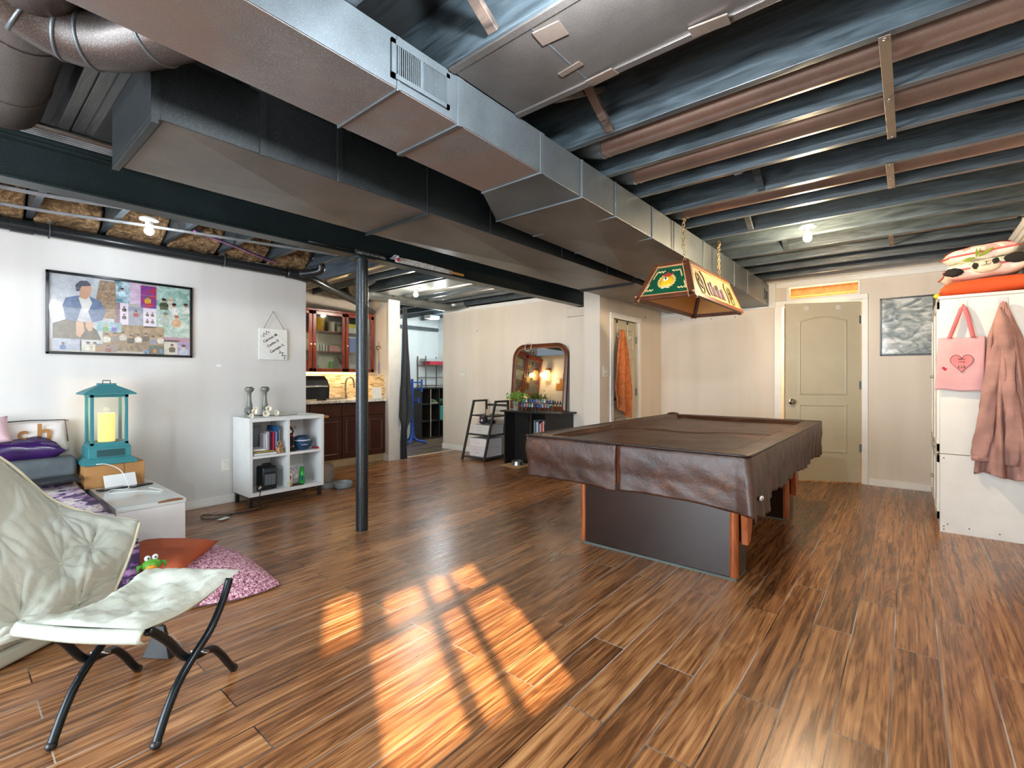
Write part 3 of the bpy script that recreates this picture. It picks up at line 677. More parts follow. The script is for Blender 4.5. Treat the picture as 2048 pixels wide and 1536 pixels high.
bk = t_.n('TexBrick', {'offset': .5, 'squash': 1}, Vector=cb.outputs[0], Scale=1, Mortar_Size=.0015, Brick_Width=.085, Row_Height=.017)
bk.inputs['Color1'].default_value = (0,0,0,1); bk.inputs['Color2'].default_value = (1,1,1,1); bk.inputs['Mortar'].default_value = (.5,.5,.5,1)
t_.set(t_.ramp(bk.outputs[0], [(.0, '#7d6244'), (.12, '#b79b72'), (.5, '#d2bd97'), (.9, '#e2d3b4')]), .2); t_.bump(bk.outputs[1], .3, .002)
wall('trim_33', t_.m, (-6.30, -6.288, 2.50, 4.05, .885, 1.215)); wall('trim_34', t_.m, (-6.288, -5.76, 4.038, 4.05, .885, 1.215))
t = thing('wall_cabinet', 'cherry wood wall cabinet with glass doors, crammed with cups and packets', 'cabinet', (-6.15, 3.3, 1.25))
cy0, cy1, cz0, cz1 = 2.55, 4.02, 1.26, 2.06
b = MB(); b.box(-6.295, -5.99, cy0, cy1, cz0, cz0+.02); b.box(-6.295, -5.99, cy0, cy1, cz1-.02, cz1); b.box(-6.295, -5.99, cy0, cy0+.02, cz0, cz1); b.box(-6.295, -5.99, cy1-.02, cy1, cz0, cz1); 
build(b, 'cabinet_body', M_CHERRY, t)
build(MB().box(-6.297, -6.286, cy0+.01, cy1-.01, cz0+.01, cz1-.01), 'back_panel', mat('#c9cbc6', .3, .0), t)  # pale grey puts a mirrored back's bright reflection into the colour
for z in (1.53, 1.80): build(MB().box(-6.285, -6.02, cy0+.02, cy1-.02, z-.008, z+.008), 'shelf', M_CHERRY, t)
build(MB().box(-6.29, -5.97, cy0, cy1, cz1, cz1+.035), 'cornice', M_CHERRY, t, bev=.006)
gl = glass('#f0f6f4', .03, 'cabinet_glass')
for y0, y1 in ((2.57, 3.085), (3.095, 3.555), (3.565, 4.01)):
    b = MB(); f = .045
    b.box(-5.99, -5.97, y0, y0+f, cz0, cz1); b.box(-5.99, -5.97, y1-f, y1, cz0, cz1); b.box(-5.99, -5.97, y0, y1, cz0, cz0+f); b.box(-5.99, -5.97, y0, y1, cz1-f, cz1)
    d = build(b, 'cabinet_door', M_CHERRY, t, bev=.003)
    build(MB().box(-5.982, -5.979, y0+f, y1-f, cz0+f, cz1-f), 'glass_pane', gl, d)
    build(MB().sph((-5.96, y0+.02 if y0 > 3 else y1-.02, 1.62), .012), 'knob', mat('#dfe4e4', .15), d, smooth=True)
# things in the wall cabinet
def cup(x, y, z, r, h, c, lb, cat='cup', nm='plastic_cup', g='cups in the glass cabinet', tp=.8):
    b = MB(); b.lathe([(0, 0), (r*tp, 0), (r, h), (r*.92, h), (r*tp*.9, .01), (0, .01)], (x, y, z), 18)
    return tag(build(b, nm, mat(c, .35), smooth='a'), lb, cat, g)
def pbox(x0, x1, y0, y1, z0, z1, c, nm, lb, cat='box', g=None, rot=0, **k):
    b = MB(); b.ob(((x0+x1)/2, (y0+y1)/2, (z0+z1)/2), (x1-x0, y1-y0, z1-z0), (rot, 0, 0))
    return tag(build(b, nm, mat(c, .5, **k), bev=.002), lb, cat, g)
S1, S2, S3 = 1.281, 1.539, 1.809
cup(-6.08, 2.90, S3, .04, .13, '#e3a21c', 'yellow cup at the left end of the top cabinet shelf'); cup(-6.08, 3.02, S3, .055, .19, '#6b38a5', 'purple plastic cup on the top cabinet shelf')
cup(-6.12, 3.27, S3, .062, .19, '#f0b312', 'big yellow plastic cup on the top cabinet shelf'); cup(-6.10, 3.42, S3, .045, .14, '#d9c9c0', 'pale jar on the top shelf right of the yellow cup', tp=1)
pbox(-6.2, -6.04, 3.50, 3.85, S3, S3+.075, '#e9e4e2', 'food_box', 'long white box on the top cabinet shelf'); cup(-6.15, 3.54, S3+.076, .05, .05, '#a9a9a0', 'small grey bowl on top of the long white box')
pbox(-6.2, -6.06, 3.62, 3.86, S3+.076, S3+.13, '#d9c83a', 'snack_packet', 'yellow and grey packet on the long white box', 'packet')
pbox(-6.14, -6.02, 2.86, 2.98, S2, S2+.15, '#eeb514', 'food_box', 'yellow box on the middle cabinet shelf')
tag(build(MB().ob((-6.1, 2.95, S3+.0+.05), (.05, .05, .1)), 'toy_figure', mat('#b5563e', .5), bev=.015), 'small red-brown toy beside the purple cup', 'toy')
for k, (y, c) in enumerate(((3.20, '#dedbd0'), (3.24, '#cfd4d2'), (3.28, '#f0eee6'), (3.32, '#b9c0c0'))):
    pbox(-6.16, -6.04, y-.012, y+.012, S2, S2+.09, c, 'paper_packet', ['cream', 'grey', 'white', 'blue-grey'][k] + ' packet in the little row on the middle cabinet shelf', 'packet', 'packets on the middle shelf')
pbox(-6.15, -6.03, 3.36, 3.48, S2, S2+.08, '#d58f98', 'food_box', 'pink box on the middle cabinet shelf'); pbox(-6.15, -6.03, 3.49, 3.57, S2, S2+.06, '#e5dada', 'food_box', 'small pale box right of the pink box')
pbox(-6.12, -6.03, 3.60, 3.625, S2+.006, S2+.17, '#b08a5a', 'book', 'thin brown book leaning on the blue box', 'book', rot=-.2); pbox(-6.15, -6.02, 3.655, 3.76, S2, S2+.2, '#2a63b8', 'food_box', 'blue box on the middle cabinet shelf')
pbox(-6.2, -6.03, 3.62, 3.8, S2+.201, S2+.215, '#cfd8e6', 'notebook', 'white notebook on top of the blue box', 'book')
cup(-6.1, 3.0, S1, .035, .10, '#d9622a', 'orange jar on the bottom cabinet shelf'); cup(-6.1, 3.07-.0, S1, .022, .14, '#b5341f', 'red bottle on the bottom cabinet shelf', 'bottle', 'small_bottle', tp=1)
cup(-6.1, 3.42, S1, .028, .12, '#86c25a', 'green bottle on the bottom cabinet shelf', 'bottle', 'small_bottle', tp=1)
cup(-6.1, 3.20, S1, .04, .06, '#57474a', 'dark round tin on the bottom cabinet shelf', tp=1); cup(-6.1, 3.64, S1, .04, .09, '#a04f6a', 'plum coloured jar on the bottom cabinet shelf', tp=1)
pbox(-6.2, -6.12, 3.25, 3.55, S1, S1+.2, '#c9c9be', 'food_box', 'flat grey box at the back of the bottom shelf')
tag(build(MB().tube([(-6.07, 3.50, S1+.2), (-6.07, 3.60, S1+.02)], .014, 8), 'black_whisk', M_BLK), 'black stick leaning inside the bottom of the glass cabinet', 'utensil')
# warm under-cabinet strip
b = MB(); b.box(-6.26, -6.23, 2.62, 3.98, 1.235, 1.255); o = tag(build(b, 'under_cabinet_light', emis('#ffd79a', 3, 'warm_strip')), 'thin warm light strip under the cherry wall cabinet', 'light')
lamp('strip_light', 'AREA', (-6.2, 3.3, 1.23), 2.6, (1, .78, .48), shape='RECTANGLE', size=.05, size_y=1.3)
# oven on the counter
t = thing('toaster_oven', 'black countertop oven with a domed back on the marble counter', 'oven', (-5.98, 3.12, .885))
pf = [(-6.16, .90), (-5.86, .90), (-5.85, 1.07), (-5.90, 1.15), (-5.98, 1.205), (-6.10, 1.215), (-6.16, 1.19)]
b = MB(); b.prism(pf, 'y', 2.90, 3.26); build(b, 'oven_body', mat('#16181b', .22), t, bev=.008)
b = MB(); b.box(-5.86, -5.848, 2.93, 3.235, .92, 1.05); build(b, 'glass_door', mat('#2b3036', .08, .3), t, bev=.003)
b = MB(); b.tube([(-5.845, 2.93, 1.065), (-5.83, 2.94, 1.065), (-5.83, 3.22, 1.065), (-5.845, 3.23, 1.065)], .008, 8); build(b, 'handle', mat('#d5d8da', .25, .8), t, smooth=True)
for y in (2.93, 3.22): build(MB().box(-6.1, -5.88, y-.01, y+.01, .885, .90), 'foot', M_BLK, t)
t = thing('utensil_jar', 'dark jar of utensils standing left of the black oven', 'jar', (-5.60, 2.70, .74))
build(MB().lathe([(0, 0), (.045, 0), (.048, .13), (.04, .13), (.04, .01), (0, .01)], (-5.60, 2.70, .745), 18), 'jar', mat('#202326', .15, .3), t, smooth='a')
for k, (dx, dy, c) in enumerate(((.0, .02, '#b5452e'), (.015, -.02, '#2a2c2e'), (-.02, .0, '#d7d2c8'))):
    build(MB().tube([(-5.60+dx*.5, 2.70+dy*.5, .76), (-5.60+dx*2, 2.70+dy*2, .98)], .008, 8), 'utensil', mat(c, .4), t)
# faucet
t = thing('faucet', 'brushed steel gooseneck faucet against the mosaic tiles', 'faucet', (-6.2, 3.72, .885))
m_fa = mat('#a99f90', .25, .9)
build(MB().lathe([(.028, 0), (.024, .02), (.018, .05), (.014, .06)], (-6.17, 3.68, .885), 18), 'faucet_base', m_fa, t, smooth='a')
build(MB().tube(curve([(-6.17, 3.68, .93), (-6.17, 3.68, 1.10), (-6.15, 3.69, 1.165), (-6.10, 3.70, 1.185), (-6.04, 3.715, 1.16), (-6.02, 3.72, 1.08), (-6.02, 3.72, 1.04)], 24), .012, 12), 'spout', m_fa, t, smooth=True)
build(MB().tube([(-6.17, 3.69, .95), (-6.17, 3.74, .98)], .006, 8), 'lever', m_fa, t)
tag(build(MB().ob((-5.80, 3.945, .965), (.02, .15, .16), (0, -.1, 0)), 'cutting_board', M_WHITE, bev=.004), 'white board standing on the counter right of the post', 'board')
b = MB(); b.grid(lambda u, v: (-6.2+.22*u, 3.30+.28*v, .895+.02*(1-(2*u-1)**2)*abs(math.sin(v*14))), 10, 26); tag(build(b, 'dish_cloth', mat('#8b8378', .8, var=.5, vs_=18), smooth=True, solid=.004), 'crumpled black and white cloth on the counter by the faucet', 'cloth')
# wall ornament on kitchen side wall
t = thing('bottle_opener_ornament', 'round cream wall ornament with a purple tassel on the kitchen side wall', 'ornament', (-5.90, 4.03, 1.5))
b = MB(FY(-5.90, 4.05, 1.585) @ Matrix.Rotation(R(-90), 4, 'X')); b.lathe([(0, 0), (.045, 0), (.045, .008), (.03, .012), (0, .012)], n=20); build(b, 'disc', mat('#e4d4b4', .5), t, smooth='a')
b = MB(); b.tube([(-5.945+.0, 4.04, 1.60), (-5.93, 4.035, 1.632), (-5.90, 4.035, 1.642), (-5.86, 4.035, 1.632), (-5.85, 4.04, 1.60)], .008, 6); build(b, 'rim', mat('#8a6f50', .5), t, smooth=True)
build(MB().sph((-5.905, 4.036, 1.59), .012), 'dark_centre', M_BLK, t, smooth=True)
build(MB().tube([(-5.885, 4.04, 1.70), (-5.885, 4.035, 1.40)], .003, 6), 'cord', M_BLK, t)
build(MB().box(-5.895, -5.875, 4.03, 4.045, 1.24, 1.40), 'tassel', mat('#8580ad', .8), t, bev=.004)
# gathered dark curtain on the pier
def curtain():
    def fn(u, v):
        z = 2.20 - v*2.19
        if v < .72: wd = .035 + .09*(v/.72)**1.3; yc = 4.275 + .015*v
        else: k = (v-.72)/.28; wd = .125 - .075*min(1, k*4); yc = 4.285 - .03*min(1, k*3)
        y = yc + (u-.5)*2*wd
        if v > .7 and v < .78: z += .10*(1-u)*(-(v-.7)/.08)*0
        return (-5.600 + .03*math.sin(u*13+v*2)*(.4+v*.6) + .012*noise.noise(Vector((u*4, v*6, 3))), y, z)
    return MB().grid(fn, 36, 60)
M_CURT = mat('#33373b', .8, var=.15, bump=.3, bs=120)
tag(build(curtain(), 'dark_curtain', M_CURT, smooth=True, solid=.004), 'charcoal curtain gathered against the white pier, reaching the floor', 'curtain')
# counter-height wood table left of the cabinets
t = thing('small_wood_table', 'small wooden-topped table with a thin metal leg beside the kitchen cabinets', 'table', (-5.4, 2.75, 0))
m_wd = mat('#c39a66', .45, var=.15, vs_=18)
build(MB().box(-5.65, -5.15, 2.53, 2.86, .715, .74), 'table_top', m_wd, t, bev=.004)
for x, y in ((-5.20, 2.82), (-5.60, 2.82), (-5.60, 2.57), (-5.2, 2.57)): build(MB().cyl((x, y, 0), (x, y, .715), .011, n=10), 'leg', mat('#b9bcbc', .25, .8), t, smooth='a')

# ---- room behind the opening
t = thing('storage_unit', 'black cube storage unit in the room behind the opening, holding shoes and a teal bin', 'shelf', (-7.32, 6.2, 0))
ux0, ux1, uy0, uy1, uh = -7.49, -7.16, 5.86, 6.55, .99
b = MB(); M_UN = mat('#27231f', .45, var=.08)
for y in (uy0, uy0+.225, uy0+.45, uy1-.02): b = MB(); b.box(ux0, ux1, y, y+.02, 0, uh); build(b, 'side_panel', M_UN, t)
for z in (.0, .33, .66, uh-.02): build(MB().box(ux0, ux1-.002, uy0+.02, uy1-.02, z, z+.02), 'shelf_board', M_UN, t)
b = MB(); b.box(ux1-.001, ux1+.001, uy0+.2265, uy0+.2435, .02, .96); build(b, 'pale_edge', mat('#b9ad98', .5), t)
for k in range(4):
    y = (6.15, 6.25, 6.385, 6.48)[k]
    s_ = thing('sneaker', ['green and tan sneaker, leftmost on the storage unit shelf', 'green and tan sneaker second from left on the unit shelf', 'green and black sneaker third from left on the unit shelf', 'green and black sneaker at the right of the unit shelf'][k], 'shoe', (-7.25, y, .68), 'shoes on the black storage unit')
    b = MB(); b.box(-7.42, -7.17, y-.037, y+.037, .681, .70); build(b, 'sole', mat('#dcd6c4' if k < 2 else '#26282a', .6), s_, bev=.006)
    b = MB(); b.grid(lambda u, v: (-7.42+.25*u, y+.036*math.cos(math.pi*v)*(1-.25*u**3), .70+(.085-.05*u)*math.sin(math.pi*v)), 10, 10); build(b, 'upper', mat('#7d8f68' if k < 2 else '#2f7a5a', .8, var=.3, vs_=30), s_, smooth=True, solid=.003)
tag(build(MB().box(-7.42, -7.165, uy0+.475, uy1-.03, .352, .63), 'fabric_bin', mat('#3f9a96', .8), bev=.008), 'teal fabric bin in the black storage unit', 'bin')
t = thing('wire_rack', 'brown metal wire rack standing on the black storage unit', 'rack', (-7.33, 6.25, uh))
m_rk = mat('#6a5c50', .4, .6)
for x in (-7.46, -7.22):
    for y in (6.02, 6.50): build(MB().cyl((x, y, uh), (x, y, uh+.62), .011, n=8), 'post', m_rk, t, smooth='a')
for z in (uh+.04, uh+.20, uh+.44):
    b = MB(); b.tube([(-7.46,6.02,z), (-7.22,6.02,z), (-7.22,6.5,z), (-7.46,6.5,z)], .008, 6, True)
    for k in range(1, 8): b.tube([(-7.46, 6.02+.06*k, z), (-7.22, 6.02+.06*k, z)], .003, 4)
    build(b, 'wire_shelf', m_rk, t)
pbox(-7.44, -7.23, 6.14, 6.47, uh+.452, uh+.52, '#b5283f', 'folded_towel', 'red folded cloth on the top of the wire rack', 'towel'); pbox(-7.45, -7.24, 6.06, 6.46, uh+.522, uh+.575, '#a9b0ae', 'folded_towel', 'grey folded cloth lying over the red one on the wire rack', 'towel')
tag(build(MB().tube([(-7.42, 5.45, 2.16), (-7.42, 6.5, 2.16)], .035, 16), 'roller_blind', mat('#555d62', .4, .3), smooth='a'), 'dark roller blind tube high on the wall of the far room', 'blind')
t = thing('coat_stand', 'bright blue coat stand with round hooks and splayed feet in the far room', 'coat rack', (-6.75, 5.32, 0))
cx, cy = -6.85, 5.40; m_bl = mat('#1e4fb0', .35)
build(MB().cyl((cx, cy, .10), (cx, cy, 1.16), .024, n=14), 'pole', m_bl, t, smooth='a')
for a in (0.6, 2.2, 3.8, 5.3): build(MB().tube(curve([(cx, cy, .22), (cx+.03*math.cos(a), cy+.03*math.sin(a), .12), (cx+.10*math.cos(a), cy+.10*math.sin(a), .06), (cx+.26*math.cos(a), cy+.26*math.sin(a), .028)], 10), [.03]*4+[.022]*7, 10), 'foot', m_bl, t, smooth=True)
build(MB().cyl((cx, cy, .14), (cx, cy, .36), .042, .03, n=14), 'hub', m_bl, t, smooth='a')
for z, ln, s_ in ((1.10, .17, 1), (.98, .17, 1), (.88, .12, -1), (.78, .12, 1)):
    d = Vector((.77*s_, .64*s_, 0)); p = Vector((cx, cy, z))
    build(MB().tube([p, p+d*ln], .011, 8), 'arm', m_bl, t)
    build(MB().cyl(p+d*ln-Vector((0,0,.05)), p+d*ln+Vector((0,0,.05)), .018, n=10), 'hook', m_bl, t, smooth='a')
t = thing('projector', 'small white projector mounted under the joists of the far room', 'projector', (-6.3, 5.4, 2.25))
build(MB().box(-6.55, -6.38, 5.42, 5.64, 2.22, 2.28), 'projector_body', mat('#c9ced0', .4), t, bev=.01)
build(MB().cyl((-6.46, 5.53, 2.28), (-6.46, 5.53, 2.33), .015, n=8), 'ceiling_mount', M_BLK, t)
lamp('far_room_light', 'POINT', (-6.4, 5.7, 2.12), 26, (.9, .97, 1), shadow_soft_size=.06)

# wall lamp and note board in the kitchen nook, seen in the mirror
t = thing('wall_lamp', 'warm wall lamp with a ribbed glass cylinder shade in the kitchen, seen in the mirror', 'lamp', (-5.83, 2.56, 1.60))
build(MB().box(-5.87, -5.79, 2.477, 2.49, 1.82, 1.92), 'wall_plate', mat('#8a5a34', .3, .5), t, bev=.004)
build(MB().lathe([(.012, .30), (.05, .28), (.055, .25), (0, .25)], (-5.83, 2.56, 1.60), 20), 'cap', mat('#8a5a34', .3, .5), t, smooth='a')
build(MB().cyl((-5.83, 2.49, 1.87), (-5.83, 2.56, 1.89), .008, n=8), 'arm', mat('#8a5a34', .3, .5), t)
build(MB().lathe([(.052, .25), (.058, .20), (.050, .16), (.058, .12), (.050, .08), (.054, .05), (0, .05)], (-5.83, 2.56, 1.60), 24), 'glass_shade', emis('#ffcf7a', 2.5, 'warm_lamp_glass'), t, smooth='a')
lamp('wall_lamp_light', 'POINT', (-5.83, 2.68, 1.73), 7, (1, .70, .36), shadow_soft_size=.05)
t = thing('cork_board', 'cork note board with pinned photos on the kitchen return wall, seen in the mirror', 'board', (-5.45, 2.48, 1.45))
build(MB().box(-5.62, -5.28, 2.477, 2.49, 1.45, 1.69), 'board', mat('#b07a3a', .8, var=.15, vs_=60), t, bev=.003)
for x, z, c in ((-5.58, 1.65, '#e8dcd0'), (-5.42, 1.74, '#2a2a30'), (-5.34, 1.60, '#dfd6cc')): build(MB().box(x-.045, x+.045, 2.491, 2.492, z-.06, z+.06), 'pinned_photo', mat(c, .5, var=.4, vs_=40), t)
# ------------------------------------------------ left wall pictures
MX = lambda x, y, z: Matrix(((0,0,1,x), (1,0,0,y), (0,1,0,z), (0,0,0,1)))      # local x -> +Y, y -> +Z, z -> +X
t = thing('photo_collage', 'wide black-framed collage of photographs on the left wall', 'picture', (-4.92, .955, 1.35))
y0, y1, z0, z1 = .486, 1.426, 1.355, 1.98
b = MB(); f = .02
b.box(-4.928, -4.905, y0, y1, z0, z0+f); b.box(-4.928, -4.905, y0, y1, z1-f, z1); b.box(-4.928, -4.905, y0, y0+f, z0, z1); b.box(-4.928, -4.905, y1-f, y1, z0, z1)
build(b, 'frame', mat('#1a1c1f', .25, .2), t, bev=.003)
build(MB().box(-4.928, -4.918, y0+f, y1-f, z0+f, z1-f), 'backing', mat('#b9b4ac', .5), t)
Wc, Hc = y1-y0-2*f, z1-z0-2*f
def cp(x, y): return y0+f+Wc*x, z0+f+Hc*y      # unit coordinates of the collage -> wall
def photo(x0, x1, ya, yb_, c1, c2, seed, figs=(), nm='photo', lay=0):
    a, c_ = cp(x0, ya); d, e = cp(x1, yb_)
    tt = NT('photo_print_%d' % seed); P_ = tt.wpos(); tt.set(tt.ramp(tt.noise(16, 4, .6, 1, tt.n('Mapping', Vector=P_, Location=(seed, seed*2, 0)).outputs[0]), [(.35, c1), (.65, c2)]), .25)
    X = -4.917+.0006*lay
    ph = build(MB().box(X-.001, X, a, d, c_, e), nm, tt.m, t)
    for (fx, fy, s, sk, cl, hr) in figs:       # seated / standing small printed person shapes: head, hair, clothed body
        px, pz = a+(d-a)*fx, c_+(e-c_)*fy; X2 = X+.0004
        def disc(cx, cz, rx, rz, col, k, n=18): q = MB(); q.face([(X2+.0002*k, cx+rx*math.cos(2*math.pi*i/n), cz+rz*math.sin(2*math.pi*i/n)) for i in range(n)]); build(q, 'printed_figure', mat(col, .3, var=.12, vs_=30), ph)
        q = MB(); q.face([(X2, px-s*1.15, pz-s*3.4), (X2, px+s*1.15, pz-s*3.4), (X2, px+s*1.5, pz-s*1.7), (X2, px+s*.9, pz-s*.75), (X2, px-s*.9, pz-s*.75), (X2, px-s*1.5, pz-s*1.7)]); build(q, 'printed_figure', mat(cl, .3, var=.2, vs_=40), ph)
        disc(px, pz, s*.62, s*.8, sk, 1); disc(px, pz+s*.42, s*.74, s*.52, hr, 2)
    return ph
SK = '#c99c7c'
photo(0, .42, .17, 1, '#aeb6bd', '#ccd0d4', 1)
# large seated figure in a denim jacket and cap
def poly(pts, c, lay, nm='printed_figure', par=t, **k):
    q = MB(); X = -4.9155+.0004*lay; q.face([(X,) + cp(x, y) for x, y in pts]); return build(q, nm, mat(c, .3, **k), par)
big = t
poly([(.27,.47),(.43,.47),(.43,.98),(.32,.98)], '#9c8266', 0, var=.3, vs_=60)
poly([(.02,.17),(.02,.36),(.10,.42),(.22,.40),(.30,.30),(.33,.17)], '#57513f', 1, var=.4, vs_=30)
poly([(.10,.42),(.08,.60),(.10,.70),(.17,.74),(.24,.75),(.32,.70),(.36,.58),(.34,.44),(.27,.40),(.24,.56),(.20,.60),(.17,.40)], '#4b6a95', 2, var=.25, vs_=40)
poly([(.18,.72),(.25,.74),(.27,.66),(.245,.55),(.225,.52),(.20,.60)], '#dcdcd8', 3)
poly([(.165,.40),(.21,.40),(.22,.28),(.19,.19),(.165,.22)], SK, 4); poly([(.23,.41),(.275,.40),(.27,.29),(.245,.28),(.225,.34)], SK, 4)
poly([(.19,.80),(.185,.72),(.225,.70),(.25,.74),(.262,.80),(.266,.83),(.262,.90),(.20,.90)], SK, 5)
poly([(.165,.80),(.16,.88),(.19,.94),(.235,.95),(.262,.905),(.255,.885),(.20,.87),(.185,.80)], '#4a4c5c', 6)
G4 = lambda n, s, cl, y=.62: [((i+.5)/n, y+.05*((i*7) % 3-1), s, SK, cl[i % len(cl)], '#2a211e') for i in range(n)]
photo(.42, .53, .70, 1, '#4a7f92', '#c8dbe2', 2, [(.5, .62, .016, SK, '#bfe0ea', '#201a18')])
photo(.53, .62, .70, 1, '#c9b0c6', '#dcc8dc', 3)
photo(.61, .73, .66, .98, '#2447b5', '#c23b34', 4, [(.45, .5, .016, '#58a05a', '#d8a43a', '#8e2a2a')], lay=1)
photo(.42, .48, .42, .70, '#9c7d90', '#6f5a6c', 5)
photo(.46, .52, .40, .70, '#e2d6e4', '#d8cfe0', 6, [(.5, .8, .010, SK, '#222', '#222'), (.5, .45, .010, SK, '#222', '#222')], lay=1)
photo(.52, .63, .40, .66, '#7c8799', '#a7b0c0', 7, [(.5, .75, .013, SK, '#a4283a', '#5a1e22')])
photo(.63, .73, .38, .66, '#ece4ee', '#d6cede', 8, [(.3, .75, .008, SK, '#333', '#333'), (.7, .75, .008, SK, '#333', '#333'), (.3, .4, .008, SK, '#333', '#333'), (.7, .4, .008, SK, '#333', '#333')], lay=1)
photo(.73, 1, .26, 1, '#7fa79a', '#c9dfd6', 9, [(.22, .72, .023, SK, '#4c5a3c', '#2d2623'), (.42, .76, .020, SK, '#d8d4c4', '#c9b98c'), (.52, .64, .023, SK, '#e6e6e0', '#282320'), (.88, .66, .022, SK, '#d9ddd4', '#38302c'), (.26, .44, .024, SK, '#a6b8b2', '#6a7a78'), (.60, .40, .024, SK, '#cfa37a', '#a83236')])
photo(.30, .47, .29, .42, '#5e9aa6', '#a5c7cc', 10, [(.35, .6, .012, '#e0a83a', '#58a04a', '#e0a83a'), (.7, .6, .012, '#c8a4dc', '#5a4fb0', '#c8a4dc')], lay=2)
photo(.34, .79, .03, .40, '#5b4a3c', '#b59a72', 11, G4(8, .017, ['#dcd8cc', '#8c7f7a', '#c9c4b8', '#2a2826', '#e4e2dc', '#33302c', '#7d8ca0']), lay=1)
photo(.02, .20, .02, .17, '#8391aa', '#b7c0d0', 12, [(.35, .55, .013, '#7a3c34', '#2f6aa8', '#4a2a22')])
photo(.19, .34, .02, .16, '#b9c2c2', '#dfe2dc', 13, [(.35, .7, .016, SK, '#dcd8c4', '#2a2422'), (.65, .7, .016, SK, '#dcd8c4', '#2a2422')])
photo(.29, .44, .01, .12, '#4b86a8', '#b5803e', 14, [(.6, .7, .013, SK, '#8a3a20', '#201a18')], lay=2)
photo(.67, .79, .0, .13, '#1e3a3a', '#3f6f5a', 15, [(.4, .6, .010, SK, '#d8772a', '#222'), (.8, .6, .010, SK, '#3a7ab8', '#222')], lay=2)
photo(.63, .67, .0, .055, '#4a80b8', '#6fa0cc', 16, [(.5, .6, .006, SK, '#2a2a3a', '#222')], lay=3)
photo(.79, .92, .0, .22, '#d9d6c8', '#b9b6a8', 17, [(.5, .62, .017, SK, '#2e2624', '#241e1c')])
photo(.90, 1, .0, .20, '#8e7fb4', '#b9a8d4', 18, [(.5, .62, .024, '#e0bfae', '#b8cfe2', '#2a2024')], lay=1)
photo(.79, 1, .19, .26, '#9a6a8c', '#b88aa8', 19)
build(MB().box(-4.908, -4.9075, y0+f, y1-f, z0+f, z1-f), 'glass', glass(name='picture_glass'), t)

t = thing('hanging_sign', 'small white plank sign with handwritten names, hung from a string on the left wall', 'sign', (-4.92, 2.13, 1.355))
b = MB(); b.box(-4.925, -4.905, 1.992, 2.266, 1.357, 1.668); build(b, 'board', mat('#dfe2dd', .5, var=.04), t, bev=.002)
for k in range(5):
    b = MB(); o_ = .06*k-.02; b.ob((-4.9045, 2.02+.05*k, 1.45+.03*k), (.0006, .30-.03*abs(k-2), .0012), (R(-38), 0, 0)); build(b, 'plank_groove', mat('#b9beb8', .6), t)
b = MB(); b.tube([(-4.90, 2.035, 1.668), (-4.905, 2.126, 1.842), (-4.90, 2.235, 1.668)], .0035, 6); b.tube([(-4.905, 2.118, 1.842), (-4.905, 2.135, 1.835)], .004, 6); build(b, 'string', mat('#8a8276', .8), t)
for s_, x_, z_ in (('Carmen M.', 2.10, 1.575), ('Carlito E.', 2.127, 1.525), ('Carmelo S.', 2.165, 1.475)):
    text(s_, .036, MX(-4.9042, x_, z_) @ Matrix.Rotation(R(33), 4, 'Z') @ Matrix.Shear('XY', 4, (.2, 0)), mat('#1e1f20', .6), t, bold=.0006)
for (cx_, cz_, a, sc_) in ((2.045, 1.61, 40, 1), (2.215, 1.42, -50, 1.15)):
    b = MB()
    M = MX(-4.904, cx_, cz_) @ Matrix.Rotation(R(a), 4, 'Z') @ Matrix.Scale(sc_, 4); b.M = M
    b.box(-.045, .045, -.0012, .0012, 0, .0008)
    for k in range(5):
        x_ = -.03+.016*k; sg = 1 if k % 2 else -1
        b.face([(x_, 0, .0008), (x_+.006, sg*.012, .0008), (x_+.018, sg*.02, .0008), (x_+.012, sg*.006, .0008)])
    build(b, 'painted_sprig', mat('#22252a', .6), t)

# ------------------------------------------------ lantern heater on the side table
TEAL = mat('#2f7a80', .5, var=.08)
t = thing('electric_lantern', 'teal lantern-shaped heater with a glowing candle, standing on a cardboard box', 'lantern', (-4.62, .79, .545))
lx, ly = -4.62, .785
def fr(z0, z1, a0, a1): return ([(lx-a0, ly-a0, z0), (lx+a0, ly-a0, z0), (lx+a0, ly+a0, z0), (lx-a0, ly+a0, z0)], [(lx-a1, ly-a1, z1), (lx+a1, ly-a1, z1), (lx+a1, ly+a1, z1), (lx-a1, ly+a1, z1)])
b = MB(); b.hexa(*fr(.545, .565, .155, .155)); b.hexa(*fr(.565, .59, .155, .125)); build(b, 'base', TEAL, t, bev=.003)
b = MB(); b.hexa(*fr(.59, .665, .122, .122)); b.hexa(*fr(.665, .685, .122, .112)); build(b, 'heater_box', TEAL, t, bev=.004)
build(MB().box(lx+.1225, lx+.1235, ly-.075, ly+.085, .60, .652), 'vent_opening', M_BLK, t)
for k in range(6): build(MB().box(lx+.1235, lx+.126, ly-.075, ly+.085, .603+.009*k, .606+.009*k), 'vent_slat', TEAL, t)
for dx in (-1, 1):
    for dy in (-1, 1): build(MB().ob((lx+dx*.098, ly+dy*.098, .865), (.02, .02, .36)), 'corner_post', TEAL, t, bev=.002)
for z in (.69, 1.04):
    b = MB(); b.box(lx-.11, lx+.11, ly-.11, ly-.088, z-.008, z+.012); b.box(lx-.11, lx+.11, ly+.088, ly+.11, z-.008, z+.012); b.box(lx-.11, lx-.088, ly-.11, ly+.11, z-.008, z+.012); b.box(lx+.088, lx+.11, ly-.11, ly+.11, z-.008, z+.012); build(b, 'rail', TEAL, t, bev=.002)
